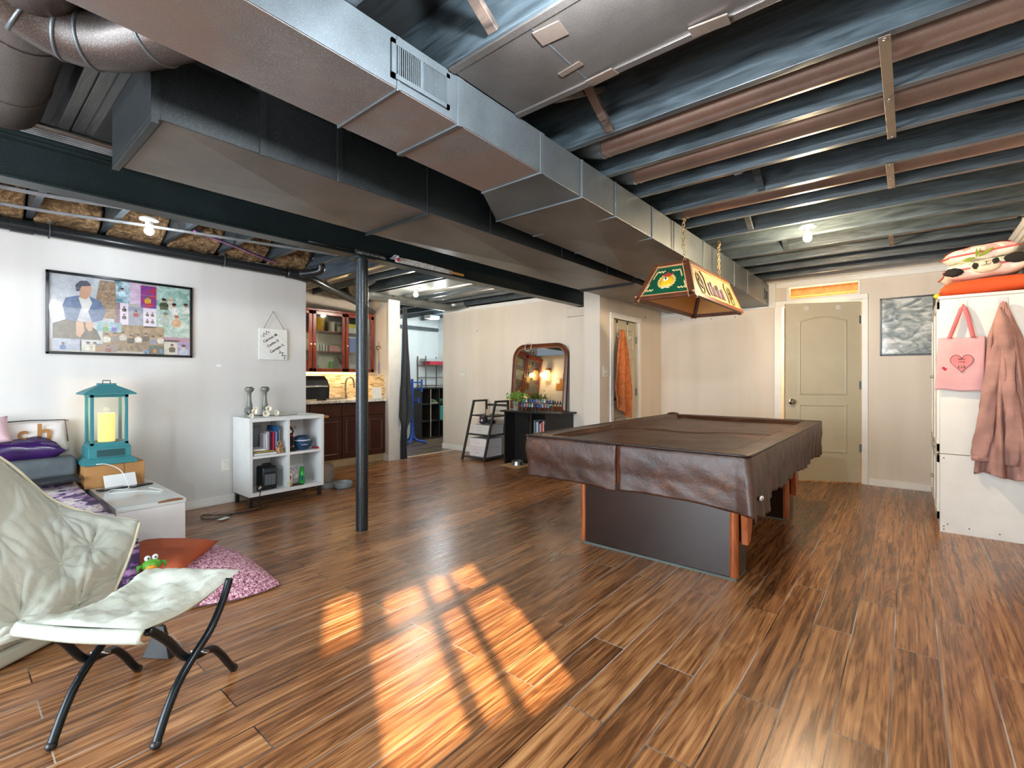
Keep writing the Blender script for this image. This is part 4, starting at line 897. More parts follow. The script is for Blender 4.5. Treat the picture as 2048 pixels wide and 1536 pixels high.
b = MB(); b.hexa(*fr(1.052, 1.062, .15, .152)); b.hexa(*fr(1.062, 1.085, .150, .115)); b.hexa(*fr(1.085, 1.12, .115, .05)); b.hexa(*fr(1.12, 1.13, .05, .05)); build(b, 'roof', TEAL, t, bev=.002)
b = MB(); b.tube([(lx, ly-.022, 1.13), (lx, ly-.022, 1.155), (lx, ly+.022, 1.155), (lx, ly+.022, 1.13)], .004, 6); b.box(lx-.02, lx+.02, ly-.055, ly+.055, 1.128, 1.134); build(b, 'handle', mat('#1f5357', .4), t)
for q in ((lx+.099, lx+.101, ly-.088, ly+.088), (lx-.088, lx+.088, ly-.101, ly-.099)): build(MB().box(*q, .70, 1.035), 'glass_pane', glass('#f4f8f6', .03, 'lantern_glass'), t)
t_ = NT('glowing_candle_wax'); P_ = t_.wpos(); s_ = t_.n('SeparateXYZ', Vector=P_)
t_.set('#d8c489', .5); t_.set(Emission_Color=L('#ffc65c'), Emission_Strength=t_.ramp(s_.outputs[2], [(.0, .3), (.99, .3)])); t_.b.inputs['Emission Strength'].default_value = .9
for l_ in list(t_.t.links):
    if l_.to_socket == t_.b.inputs['Emission Strength']: t_.t.links.remove(l_)
b = MB(); b.lathe([(0, 0), (.050, 0), (.051, .20), (.048, .212), (.040, .206), (.015, .196), (0, .195)], (lx, ly, .70), 28); build(b, 'candle', t_.m, t, smooth='a')
lamp('candle_light', 'POINT', (lx, ly, .94), .8, (1, .72, .35), shadow_soft_size=.02)

# white side table, box and small things
t = thing('side_table', 'low white block table with a chipped front edge, between bed and left wall', 'table', (-4.4, .93, 0))
# front edge corner at (-3.73,.80)-( -3.80,1.06)
poly_ = [(-4.90, .672), (-3.685, .672), (-3.685, 1.03), (-4.90, 1.03)]
build(MB().prism(poly_, 'z', .004, .352), 'table_body', mat('#e0e0dd', .4, var=.04), t, bev=.002)
build(MB().box(-4.905, -3.68, .668, 1.035, .353, .38), 'table_top', mat('#c9cfcb', .12, var=.05), t, bev=.002)
b = MB(); b.face([(-3.6795, .87, .3805), (-3.6795, 1.02, .3805), (-3.72, 1.00, .3806), (-3.725, .95, .3806), (-3.70, .90, .3806)]); b.box(-3.6802, -3.6790, .88, 1.015, .372, .3803); build(b, 'chipped_edge', mat('#8a5d3a', .8, vs_=60), t)
M_CARD = mat('#a87b48', .75, var=.1)
t = thing('cardboard_box', 'flat brown cardboard box under the teal lantern', 'box', (-4.62, .80, .381))
b = MB(); b.box(-4.82, -4.48, .64, .985, .381, .545); build(b, 'carton', M_CARD, t, bev=.002)
build(MB().box(-4.4795, -4.4790, .86, .865, .382, .544), 'seam', mat('#7b5730', .8), t)
tag(build(MB().ob((-4.42, .83, .425), (.004, .19, .10), (0, -.4, .15)), 'paper_sheet', M_WHITE), 'white sheet of paper leaning on the cardboard box', 'paper')
for (x, y, l_, a, lb) in ((-4.36, .77, .16, .2, 'black phone nearest the bed on the white side table'), (-4.35, .93, .14, .35, 'small black phone to the right on the white side table')):
    t = thing('phone', lb, 'phone', (x, y, .381))
    build(MB().ob((x, y, .386), (.07, l_, .009), (0, 0, a)), 'body', M_BLK, t, bev=.003)
    build(MB().ob((x, y, .3908), (.06, l_*.93, .0006), (0, 0, a)), 'screen', mat('#2a2d31', .08), t)
tag(build(MB().tube(curve([(-4.46, .70, .556), (-4.44, .76, .55), (-4.42, .83, .50), (-4.36, .86, .41), (-4.27, .84, .386), (-4.30, .76, .388), (-4.20, .72, .386), (-4.15, .78, .386), (-4.1, .90, .386), (-3.98, .96, .386), (-4.03, .99, .386), (-4.2, .95, .386)], 50), .0028, 6), 'charging_cable', M_WHITE, smooth=True), 'white charging cable looping over the side table', 'cable')

# ------------------------------------------------ bed with floral cover
t_ = NT('floral_fabric'); P_ = t_.wpos()
wp = t_.n('Mapping', Vector=P_, Scale=(1, 1, 1.3)).outputs[0]
v1 = t_.n('TexVoronoi', {'feature': 'F1'}, Vector=t_.n('VectorMath', {'operation': 'ADD'}, _0=wp, _1=t_.n('VectorMath', {'operation': 'SCALE'}, _0=t_.n('TexNoise', Vector=wp, Scale=9, Detail=3).outputs[1], Scale=.16).outputs[0]).outputs[0], Scale=15)
base = t_.ramp(t_.noise(4, 3, .6, .5, wp), [(.40, '#e3d9d6'), (.52, '#c9b3cc'), (.60, '#ded2d0')])
fl = t_.ramp(v1.outputs[0], [(.18, '#b48fc0'), (.30, '#8f6aa6'), (.42, '#4b3b63')], 'CONSTANT')
msk = t_.ramp(t_.noise(7, 2, .5, .4, wp), [(.50, 0.0), (.53, 1.0)])
col = t_.mix(msk, base, fl)
v2 = t_.n('TexVoronoi', {'feature': 'F1'}, Vector=wp, Scale=34, Randomness=1.0)
col = t_.mix(t_.ramp(v2.outputs[0], [(.20, .9), (.26, 0.0)]), col, '#3f3558')
t_.set(col, .85); t_.bump(t_.noise(18, 3, .5, 0, P_), .35, .01); M_FLOR = t_.m
t = thing('bed', 'low bed along the left wall with a purple floral cover', 'bed', (-4.0, .1, 0))
b = MB(); b.box(-4.88, -3.2, -1.2, .58, .05, .22); build(b, 'base', mat('#6e6a66', .7), t, bev=.01)
def bedtop(u, v):
    # u along X from wall to foot, v across from far side to the aisle edge and down
    x = -4.88 + 1.77*u
    if v < .7: y = -1.2 + 1.80*(v/.7); z = .405
    else: k = (v-.7)/.3; y = .60 + .045*math.sin(k*1.57) + .01*math.sin(u*30)*k; z = .405 - .20*k
    fe = max(0, (u-.90)/.10)
    z -= .16*fe**2*(1 if v < .7 else .6); x -= .02*fe*0
    q = Vector((x*3.5, y*3.5, 2)); z += .022*noise.noise(q) + .010*noise.noise(q*3)
    if v < .7: z -= .045*max(0, (v-.58)/.12)**2*0
    return (x, y, z)
b = MB(); b.grid(bedtop, 60, 50); build(b, 'floral_cover', M_FLOR, t, smooth=True, solid=.02)
b = MB(); b.grid(lambda u, v: (-3.13 + .01*math.sin(v*20)*u + .03*math.sin(math.pi*u), -1.2+1.86*v, .345 - .31*u), 14, 40); build(b, 'cover_foot_drop', M_FLOR, t, smooth=True, solid=.02)
# pillows at the wall end
def pill(nm, lb, c, half, rot, m, seed=1, amp=.15, **k):
    from mathutils import Euler
    M = Matrix.Translation(c) @ Euler(rot).to_matrix().to_4x4()
    b = MB(); b.pillow(M, half[0], half[1], half[2], 16, amp, seed); t = thing(nm, lb, 'pillow', (c[0], c[1], c[2]-half[2]))
    build(b, 'cushion', m, t, smooth=True); return t, M
t = thing('grey_bolster', 'long grey fabric armrest cushion at the wall end of the bed', 'cushion', (-4.72, .35, .46))
b = MB(); P = [(-.075, -.07), (.075, -.07), (.095, 0), (.075, .07), (-.075, .075), (-.09, 0)]
b.prism([(-4.70+a, .535+c) for a, c in P], 'y', -.35, .62); build(b, 'cushion', mat('#5c6367', .9, var=.15, vs_=12, bump=.3, bs=150), t, bev=.025, seg=4, smooth='a')
tag(build(MB().ob((-4.50, .45, .468), (.16, .32, .02), (.02, .05, .1)), 'laptop', mat('#1f2224', .3), bev=.004), 'closed black laptop lying on the floral cover by the grey bolster', 'laptop')
pill('shiny_purple_pillow', 'glossy dark purple satin pillow behind the grey bolster', (-4.76, .30, .665), (.10, .27, .075), (0, .15, 0), mat('#33184f', .22, var=.2, bump=.5, bs=14), 3, .35)
tw, Mw = pill('script_pillow', 'white pillow with golden brown script, leaning on the left wall', (-4.86, .40, .745), (.12, .21, .045), (0, R(75), 0), mat('#e4dcd8', .85, var=.05), 5)
for s_, y_, sz in (('h', .47, .17), ('c', .36, .13), ('a', .26, .12)):
    text(s_, sz, MX(-4.806, y_, .775) , mat('#a0703a', .5), tw, bold=.004)
build(MB().tube([(-4.845, .22, .862), (-4.85, .40, .868), (-4.85, .585, .862), (-4.845, .60, .70)], .004, 6), 'piping', M_BLK, tw)
pill('pink_pillow', 'pale pink pillow at the far left edge of the bed', (-4.78, .14, .80), (.10, .16, .05), (.3, R(60), .2), mat('#d7b7bf', .85, var=.06), 8)

# floor cushions
t_ = NT('pink_knit_fabric'); P_ = t_.wpos(); n_ = t_.noise(75, 3, .6, 1.5, P_); t_.set(t_.ramp(n_, [(.44, '#7a2f4c'), (.50, '#c9889c'), (.58, '#e8c9d2')]), .95); t_.bump(n_, .9, .008); M_PINKN = t_.m
def floor_pad():
    P = patch([[(-3.62, 1.18, .05), (-3.30, 1.24, .08), (-3.0, 1.24, .07), (-2.72, 1.22, .04)], [(-3.64, 1.0, .10), (-3.35, 1.02, .13), (-3.05, 1.02, .12), (-2.70, 1.08, .06)],
               [(-3.64, .80, .10), (-3.4, .80, .13), (-3.05, .82, .11), (-2.74, .92, .05)], [(-3.55, .70, .05), (-3.4, .69, .06), (-3.05, .68, .06), (-2.85, .72, .04)]])
    def fn(u, v):
        p = P(u, v); e = min(1, 6*min(u, 1-u, v, 1-v)); p.z = .012 + (p.z-.012)*e**.6; return p
    b = MB(); b.grid(fn, 40, 30); b.grid(lambda u, v: (lambda p: (p.x, p.y, .006))(fn(u, v)), 8, 8); return b
tag(build(floor_pad(), 'knit_floor_cushion', M_PINKN, smooth=True), 'flat pink knitted cushion lying on the floor at the foot of the bed', 'cushion')
M = Matrix.Translation((-3.30, .80, .155)) @ Matrix.Rotation(R(40), 4, 'Z') @ Matrix.Rotation(R(8), 4, 'X')
b = MB(); b.pillow(M, .235, .17, .05, 16, .15, 11)
tag(build(b, 'orange_floor_cushion', mat('#a9512f', .9, var=.12, bump=.3, bs=90), smooth=True), 'rust orange cushion lying on the pink knitted cushion', 'cushion')
t = thing('toy_frog', 'small green toy frog with bulging white eyes and an orange belly beside the orange cushion', 'toy', (-3.0, .60, .10))
fx, fy, fz = -2.93, .672, .232
build(MB().sph((fx, fy, fz), .036, (1, 1.15, .8)), 'body', mat('#5aa832', .4), t, smooth=True); build(MB().sph((fx+.014, fy-.004, fz-.006), .028, (1, 1, .75)), 'belly', mat('#e39a1e', .4), t, smooth=True)
for s_ in (-1, 1):
    build(MB().sph((fx, fy+s_*.016, fz+.036), .014), 'eye', M_WHITE, t, smooth=True); build(MB().sph((fx+.011, fy+s_*.015, fz+.038), .005), 'pupil', M_BLK, t, smooth=True)
    build(MB().tube([(fx, fy+s_*.034, fz), (fx+.005, fy+s_*.055, fz+.004), (fx+.01, fy+s_*.058, fz-.02)], [.012, .009, .005], 8), 'arm', mat('#4c9a2c', .4), t, smooth=True)

# ------------------------------------------------ tufted lounge chair
M_CREAM = None
t_ = NT('cream_tufted_cotton'); P_ = t_.wpos(); t_.set(t_.ramp(t_.noise(3, 3, .5, 0, P_), [(.3, '#aeb2a4'), (.7, '#c2c6ba')]), .75)
t_.bump(t_.noise(16, 3, .5, 2.2, P_), .35, .008); M_CREAM = t_.m
t = thing('lounge_chair', 'big cream tufted folding lounge chair in the left foreground', 'chair', (-2.9, .2, 0))
GR = [[(-3.277, 0.063, 0.892), (-3.266, 0.202, 0.756), (-3.222, 0.343, 0.567), (-3.154, 0.491, 0.476), (-3.039, 0.639, 0.431)],
      [(-3.03, 0.059, 0.743), (-3.03, 0.203, 0.571), (-3.03, 0.340, 0.440), (-3.0, 0.468, 0.390), (-2.98, 0.603, 0.345)],
      [(-2.819, 0.054, 0.522), (-2.843, 0.191, 0.377), (-2.854, 0.312, 0.304), (-2.878, 0.422, 0.262), (-2.946, 0.561, 0.248)],
      [(-2.682, 0.052, 0.295), (-2.685, 0.166, 0.221), (-2.7, 0.258, 0.19), (-2.787, 0.368, 0.162), (-2.893, 0.514, 0.169)],
      [(-2.621, 0.05, 0.206), (-2.641, 0.164, 0.166), (-2.678, 0.263, 0.150), (-2.76, 0.364, 0.145), (-2.86, 0.502, 0.145)]]
GR = [[(2*r[0][0]-r[2][0], 2*r[0][1]-r[2][1], 2*r[0][2]-r[2][2])] + r for r in GR]
Pc = patch([[Vector(p) for p in r] for r in GR])
TUFT = [(.30,.40), (.62,.10), (.62,.42), (.45,.72), (.78,.30), (.80,.68), (.30,.95), (.95,.55), (.42,.05)]
def lounge(off):
    def fn(u, v):
        p = Pc(u, v)
        e = min(1, 9*min(u, 1-u), 9*min(v, 1-v))
        d = 0; f = 0
        for i_, (tu, tv) in enumerate(TUFT):
            a, c_ = (u-tu)*1.2, (v-tv); r2 = a*a+c_*c_; d += math.exp(-r2*90); th_ = math.atan2(c_, a)
            f += math.exp(-r2*16)*(1-math.exp(-r2*260))*(math.sin(7*th_+i_*2+6*noise.noise(Vector((u*5, v*5, i_))))*.008 + math.sin(15*th_+i_+4*noise.noise(Vector((u*7, v*7, i_))))*.003)
        q = Vector((u*4, v*4, 4)); n = noise.noise(q)*.020 + f + noise.noise(Vector((u*5+v*3, v*16-u*8, 7)))*.010 + noise.noise(Vector((u*22+v*9, v*6, 9)))*.004
        th = (.040*e**.5 + n*e**.5 - .040*min(1, d)) if off > 0 else -.02
        nrm = Vector((.62, -.05, .78)); return p + nrm*th
    return fn
b = MB(); b.grid(lounge(1), 130, 120); build(b, 'tufted_cushion', M_CREAM, t, smooth=True, solid=.012)
b = MB(); b.grid(lounge(-1), 20, 20); build(b, 'cushion_underside', M_CREAM, t, smooth=True)
b = MB()
b.tube([Pc(1, v/20)+Vector((.01,.006,.0)) for v in range(21)], .007, 6); b.tube([Pc(u/20, 0)+Vector((0,0,.01)) for u in range(21)], .007, 6); build(b, 'edge_piping', mat('#d9d3b8', .8), t, smooth=True)
for tu, tv in TUFT:
    build(MB().sph(lounge(1)(tu, tv) + Vector((.004, 0, .004)), .008, (1, 1, .6), 10, 6), 'tuft_button', mat('#cfcbb8', .7), t, smooth=True)
# mattress slab of the chair on the floor, with a seam
sl = [(-2.62, -.30), (-2.78, .145), (-3.03, .52), (-3.08, .45), (-3.08, -.30)]
b = MB(); b.prism(sl, 'z', .004, .075); b.prism([(x*.999, y) for x, y in sl], 'z', .078, .15); build(b, 'seat_mattress', M_CREAM, t, bev=.02, seg=4, smooth='a')

# ------------------------------------------------ folding ottoman
M_TUBE = mat('#1c2429', .28, .5, var=.1)
t = thing('folding_ottoman', 'cream padded folding ottoman on crossed curved black tube legs', 'footstool', (-2.1, .47, 0))
def fr_pts(A, Bp, pts):
    A = Vector(A + (0,)); d = (Vector(Bp + (0,)) - A).normalized()
    return [A + d*s + Vector((0, 0, z)) for s, z in pts]
RA, RB, LA, LB = (-1.837, .424), (-2.067, .751), (-2.083, .21), (-2.35, .502)
l1 = [(0, .012), (.02, .05), (.05, .10), (.095, .155), (.17, .207), (.24, .25), (.295, .31), (.325, .355), (.345, .395)]
l2 = [(-.005, .372), (.012, .362), (.04, .335), (.08, .291), (.12, .235), (.155, .197), (.20, .176), (.25, .166), (.29, .150), (.335, .100), (.37, .05), (.40, .012)]
for nm_, A, Bq in (('right', RA, RB), ('left', LA, LB)):
    n_ = Vector(((Bq[1]-A[1]), -(Bq[0]-A[0]), 0)).normalized()*.012
    build(MB().tube([p + n_ for p in curve(fr_pts(A, Bq, l1), 28)], .0135, 14), 'leg', M_TUBE, t, smooth=True)
    build(MB().tube([p - n_ for p in curve(fr_pts(A, Bq, l2), 30)], .0135, 14), 'leg', M_TUBE, t, smooth=True)
    for s_, z_, k in ((0, .006, 1), (.40, .006, -1)):
        p = fr_pts(A, Bq, [(s_, z_)])[0] + n_*k; build(MB().sph(p + Vector((0,0,.008)), .0165, (1,1,.9), 12, 8), 'rubber_cap', M_BLK, t, smooth=True)
    p = fr_pts(A, Bq, [(.205, .19)])[0]; build(MB().cyl(p + n_*2.6, p - n_*2.6, .006, n=10), 'pivot_bolt', mat('#b9b4ac', .2, .9), t, smooth='a')
b = MB(); b.tube([Vector((-1.85,.385,.370)), Vector((-2.04, .24, .370))], .0125, 10); build(b, 'seat_rail', M_TUBE, t, smooth=True)
b = MB(); b.tube([Vector((-2.09,.72,.385)), Vector((-2.30, .54, .385))], .0125, 10); build(b, 'seat_rail', M_TUBE, t, smooth=True)
c0 = [Vector((-2.15, .150, .400)), Vector((-1.80, .395, .400)), Vector((-2.06, .765, .403)), Vector((-2.37, .525, .400))]
def otto(sg):
    def fn(u, v):
        p = (c0[0]*(1-u)+c0[1]*u)*(1-v) + (c0[3]*(1-u)+c0[2]*u)*v
        e = max(0, min(1, 7*min(u, 1-u)))**.5 * max(0, min(1, 7*min(v, 1-v)))**.5
        sag = -.045*math.sin(math.pi*v)
        # side edges pull in between the two rails
        mid = (c0[0]+c0[1]+c0[2]+c0[3])/4; pull = .16*math.sin(math.pi*v)*abs(2*u-1)**3
        p = p + (mid-p)*pull
        tf = sum(math.exp(-((u-a)**2*90+(v-c_)**2*60)) for a, c_ in ((.3,.3), (.7,.3), (.5,.52), (.3,.75), (.7,.75)))
        n = noise.noise(Vector((u*4, v*5, 9)))*.012 + noise.noise(Vector((u*16-v*7, v*5, 3)))*.014 + noise.noise(Vector((u*6+v*4, v*20, 5)))*.008
        return p + Vector((0, 0, sag + (.026*e + n*e - .020*tf if sg > 0 else -.022*e)))
    return fn
b = MB(); b.grid(otto(1), 50, 50); b.grid(otto(-1), 20, 20)
build(b, 'padded_seat', M_CREAM, t, smooth=True)
e0 = curve([c0[0]+Vector((-.01,0,-.01)), (c0[0]+c0[1])/2+Vector((.006,-.008,-.012)), c0[1]+Vector((.005,0,-.01))], 16)
b = MB(); b.grid(lambda u, v: e0[int(round(u*16))] + Vector((.012*math.sin(math.pi*v), -.015*math.sin(math.pi*v), .012-.045*v)), 16, 6); build(b, 'rail_sleeve', M_CREAM, t, smooth=True, solid=.006)
t = thing('dustpan', 'small black dustpan brush standing behind the ottoman legs', 'brush', (-2.45, .56, 0))
b = MB(); b.hexa([(-2.46,.53,.002), (-2.36,.60,.002), (-2.38,.63,.002), (-2.48,.56,.002)], [(-2.48,.585,.11), (-2.45,.605,.11), (-2.46,.615,.11), (-2.49,.595,.11)]); build(b, 'pan', mat('#0b0d0f', .6), t, bev=.003)
build(MB().tube([(-2.47, .60, .10), (-2.49, .60, .17)], .01, 8), 'handle', M_BLK, t)
# ------------------------------------------------ white cube shelf and what it holds
t = thing('cube_shelf', 'white four-cube shelf on short black legs against the left wall', 'shelf', (-4.71, 2.1, 0))
SX0, SX1, SY0, SY1, SZ0, SZ1 = -4.905, -4.53, 1.755, 2.46, .10, .81
m_sw = mat('#dcdfde', .3, var=.03)
build(MB().box(SX0, SX1, SY0, SY1, SZ1-.035, SZ1), 'top_board', m_sw, t, bev=.002); build(MB().box(SX0, SX1, SY0, SY1, SZ0, SZ0+.035), 'bottom_board', m_sw, t, bev=.002)
for y in (SY0, SY1-.03): build(MB().box(SX0, SX1, y, y+.03, SZ0+.035, SZ1-.035), 'side_board', m_sw, t, bev=.002)
ym = (SY0+SY1)/2; zm = (SZ0+SZ1)/2
build(MB().box(SX0, SX1-.001, ym-.011, ym+.011, SZ0+.035, SZ1-.035), 'divider', m_sw, t); build(MB().box(SX0, SX1-.0015, SY0+.03, SY1-.03, zm-.012, zm+.012), 'middle_shelf', m_sw, t)
build(MB().box(SX0, SX0+.006, SY0+.03, SY1-.03, SZ0+.03, SZ1-.03), 'back_panel', m_sw, t)
for x in (SX0+.02, SX1-.05):
    for y in (SY0+.01, SY1-.045): build(MB().box(x, x+.03, y, y+.03, 0, SZ0-.012), 'leg', M_BLK, t, bev=.002)
b = MB(); b.box(SX0+.02, SX1-.02, SY0+.01, SY1-.015, SZ0-.014, SZ0-.001); build(b, 'leg_frame', M_BLK, t)
zu = zm+.0125; zl = SZ0+.0355
def book(x0, x1, y0, y1, z0, z1, c, lb, g='books in the white cube shelf', pages=True, flat=False):
    t = thing('book', lb, 'book', ((x0+x1)/2, (y0+y1)/2, z0), g)
    b = MB(); k = .0025
    if flat: b.box(x0, x1, y0, y1, z0, z0+k); b.box(x0, x1, y0, y1, z1-k, z1); b.box(x1-k, x1, y0, y1, z0, z1)
    else: b.box(x0, x1, y0, y0+k, z0, z1); b.box(x0, x1, y1-k, y1, z0, z1); b.box(x1-k, x1, y0, y1, z0, z1)
    build(b, 'cover', mat(c, .4, var=.06), t)
    build(MB().box(x0+.004, x1-k, y0+k, y1-k, z0+(.003 if not flat else k), z1-(.004 if not flat else k)), 'pages', mat('#e6e2d6', .8), t); return t
book(-4.74, -4.54, 1.80, 2.0, zu, zu+.022, '#d8dcdc', 'white book at the bottom of the lying stack in the cube shelf', flat=True)
book(-4.74, -4.55, 1.80, 1.985, zu+.0225, zu+.036, '#c0a256', 'thin gold-edged book lying second in the stack of the cube shelf', flat=True)
book(-4.72, -4.56, 1.80, 1.91, zu+.0365, zu+.060, '#e3e3e1', 'white book lying on top of the stack in the cube shelf', flat=True)
yy = 1.912
for w_, h_, c, lb in ((.022, .15, '#d9dbe2', 'white upright book on the lying stack'), (.012, .17, '#c9c3cc', 'thin pale upright book'), (.022, .165, '#4d1838', 'dark maroon upright book'), (.024, .165, '#b3264a', 'crimson upright book right of the maroon one')):
    book(-4.70, -4.57, yy, yy+w_, zu+.0365 if yy < 1.96 else zu+.0365, zu+.0365+h_, c, lb + ' in the cube shelf'); yy += w_+.001
book(-4.78, -4.58, 2.0, 2.022, zu, zu+.20, '#7fa9d4', 'light blue upright book in the cube shelf'); book(-4.80, -4.59, 2.023, 2.045, zu, zu+.25, '#2a5f96', 'tall blue upright book in the cube shelf')
book(-4.78, -4.60, 2.047, 2.058, zu, zu+.215, '#e0d3b4', 'narrow cream upright book beside the tall blue one')
tag(build(MB().ob((-4.79, 1.89, zu+.15), (.012, .13, .20), (0, .12, 0)), 'grey_folder', mat('#7d8084', .6), bev=.002), 'grey folder leaning at the back of the upper left cube', 'folder')
t = thing('wooden_ornament', 'small carved wooden puzzle ornament in front of the blue book', 'ornament', (-4.56, 2.045, zu))
b = MB(); b.ob((-4.565, 2.035, zu+.03), (.045, .045, .055), (0, 0, .4))
for k in range(6): b.ob((-4.565+.028*math.cos(k), 2.035+.028*math.sin(k), zu+.01+.009*k), (.016, .016, .008), (0, 0, k))
build(b, 'block', mat('#b98e62', .6, var=.25, vs_=60), t, bev=.002)
build(MB().tube([(-4.565, 2.035+.016*math.cos(a), zu+.088+.024*math.sin(a)) for a in [2*math.pi*k/14 for k in range(14)]], .006, 8, True), 'ring', mat('#a87b50', .5), t, smooth=True)
# capsule machine
t = thing('capsule_coffee_machine', 'red and black capsule coffee machine in the upper right cube', 'coffee machine', (-4.66, 2.145, zu))
b = MB(); pf = [(2.121, zu+.04), (2.19, zu+.04), (2.195, zu+.19), (2.18, zu+.235), (2.150, zu+.255), (2.121, zu+.25)]
b.prism([(y, z) for y, z in pf], 'x', -4.74, -4.62); build(b, 'body', mat('#c32334', .2), t, bev=.008)
build(MB().box(-4.62, -4.60, 2.122, 2.188, zu+.05, zu+.14), 'water_front', mat('#141516', .2), t, bev=.004)
build(MB().box(-4.75, -4.56, 2.12, 2.192, zu, zu+.035), 'drip_tray', mat('#17191b', .2), t, bev=.004)
b = MB(Matrix.Translation((-4.618, 2.158, zu+.190)) @ Matrix.Rotation(R(90), 4, 'Y')); b.lathe([(.036, -.01), (.036, .008), (.026, .012), (.024, .006), (0, .006)], n=20); build(b, 'round_dial', M_BLK, t, smooth='a')
b = MB(Matrix.Translation((-4.606, 2.158, zu+.190)) @ Matrix.Rotation(R(90), 4, 'Y')); b.lathe([(0, 0), (.016, 0), (.016, .004), (0, .004)], n=16); build(b, 'dial_centre', mat('#d9d9db', .3), t, smooth='a')
# lunch warmer
t = thing('lunch_warmer', 'round navy blue lidded food warmer with a carry handle in the upper right cube', 'food warmer', (-4.63, 2.285, zu))
wx, wy = -4.63, 2.285
build(MB().lathe([(.045, 0), (.062, .012), (.074, .05), (.077, .088), (.070, .092)], (wx, wy, zu), 28), 'pot', mat('#1e4668', .3), t, smooth='a')
build(MB().lathe([(.078, .090), (.079, .097), (.078, .101)], (wx, wy, zu), 28), 'rim', mat('#c3ccd2', .25), t, smooth='a')
build(MB().lathe([(.078, .101), (.070, .125), (.045, .138), (0, .14)], (wx, wy, zu), 28), 'lid', mat('#1a3a58', .35), t, smooth='a')
build(MB().tube([(wx+.03+.045*math.sin(a), wy+.083*math.cos(a), zu+.080-.05*math.sin(a)) for a in [math.pi*k/14 for k in range(15)]], .006, 8), 'carry_handle', mat('#16324c', .4), t, smooth=True)
text('crockpot', .019, MX(wx+.0775, wy-.012, zu+.055), mat('#e8eef2', .4), t)
pbox(-4.62, -4.56, 2.385, 2.425, zu, zu+.018, '#8e2232', 'card_wallet', 'small dark red wallet in the right corner of the upper right cube', 'wallet')
t = thing('letter_plaque', 'small white plaque with the letters M & C at the back of the upper right cube', 'plaque', (-4.88, 2.30, zu+.18))
build(MB().box(-4.898, -4.89, 2.235, 2.375, zu+.10, zu+.24), 'board', mat('#e3e2e0', .5), t); text('M & C', .036, MX(-4.8895, 2.305, zu+.195), M_BLK, t, bold=.0012)
# heater
t = thing('space_heater', 'black portable space heater in the lower left cube', 'heater', (-4.60, 1.95, zl))
b = MB(); b.box(-4.72, -4.57, 1.885, 2.02, zl+.008, zl+.215); build(b, 'housing', mat('#171c20', .35), t, bev=.018, seg=4, smooth='a')
b = MB(); b.tube([(-4.65, 1.905, zl+.205), (-4.65, 1.92, zl+.232), (-4.65, 1.985, zl+.232), (-4.65, 2.0, zl+.205)], .008, 8); build(b, 'handle', M_BLK, t, smooth=True)
build(MB().box(-4.5705, -4.5685, 1.905, 2.0, zl+.045, zl+.145), 'grille_plate', mat('#7e8b92', .5), t)
for k in range(9): build(MB().box(-4.5685, -4.5665, 1.907+.0105*k, 1.910+.0105*k, zl+.045, zl+.145), 'grille_bar', M_BLK, t)
build(MB().box(-4.5705, -4.5685, 1.90, 2.005, zl+.165, zl+.19), 'control_strip', mat('#333f48', .3), t); build(MB().box(-4.71, -4.58, 1.89, 2.015, zl, zl+.009), 'foot', M_BLK, t)
P = curve([(-4.57, 1.885, zl+.02), (-4.54, 1.86, zl+.01), (-4.515, 1.845, zl+.005), (-4.51, 1.83, .06), (-4.49, 1.84, .02), (-4.43, 1.80, .008), (-4.46, 1.62, .007), (-4.52, 1.50, .007), (-4.62, 1.42, .007), (-4.50, 1.38, .007), (-4.40, 1.47, .007), (-4.46, 1.60, .007)], 60)
tag(build(MB().tube(P, .004, 6), 'heater_cord', M_BLK, smooth=True), 'black cord trailing from the cube shelf onto the floor', 'cord')
t = thing('cord_tag', 'white paper tag lying on the floor by the black cord', 'tag', (-4.38, 1.48, 0)); build(MB().ob((-4.36, 1.49, .011), (.05, .09, .001), (0, 0, .5)), 'tag', M_WHITE, t)
t = thing('coiled_plug', 'small coiled cable with a silver plug at the left front of the lower left cube', 'cable', (-4.52, 1.83, zl))
build(MB().tube([(-4.545, 1.845+.02*math.cos(a), zl+.035+.028*math.sin(a)) for a in [2*math.pi*k/16 for k in range(16)]], .005, 6, True), 'coil', M_BLK, t, smooth=True); build(MB().cyl((-4.54, 1.845, zl+.03), (-4.53, 1.86, zl+.05), .013, n=10), 'plug', mat('#a9a19c', .3, .6), t, smooth='a')
# bottle and bag
t = thing('green_bottle', 'bright green detergent bottle in the lower right cube', 'bottle', (-4.60, 2.27, zl))
build(MB().lathe([(0, 0), (.03, 0), (.032, .02), (.031, .09), (.024, .12), (.015, .13)], (-4.60, 2.27, zl), 20, .8), 'bottle_body', mat('#29a33c', .25), t, smooth='a'); build(MB().lathe([(.018, .125), (.019, .165), (0, .166)], (-4.60, 2.27, zl), 16), 'cap', mat('#1f8f30', .3), t, smooth='a')
build(MB().box(-4.5705, -4.5695, 2.25, 2.275, zl+.03, zl+.08), 'label', mat('#2c4b8c', .4), t)
b = MB(); b.grid(lambda u, v: (-4.63+.04*math.sin(math.pi*v)+.02*noise.noise(Vector((u*9, v*9, 2))), 2.12+.11*u, zl+.002+.16*v+.015*noise.noise(Vector((u*7, v*7, 5)))), 16, 16)
t_ = NT('clear_plastic_film'); t_.set('#d4d6d8', .12, Alpha=.75); tag(build(b, 'plastic_bag', t_.m, smooth=True, solid=.003), 'crumpled clear plastic bag beside the green bottle', 'bag')
pbox(-4.60, -4.555, 2.12, 2.155, zl, zl+.13, '#dcd8d2', 'snack_bag', 'white and yellow printed packet left of the green bottle', 'packet'); 
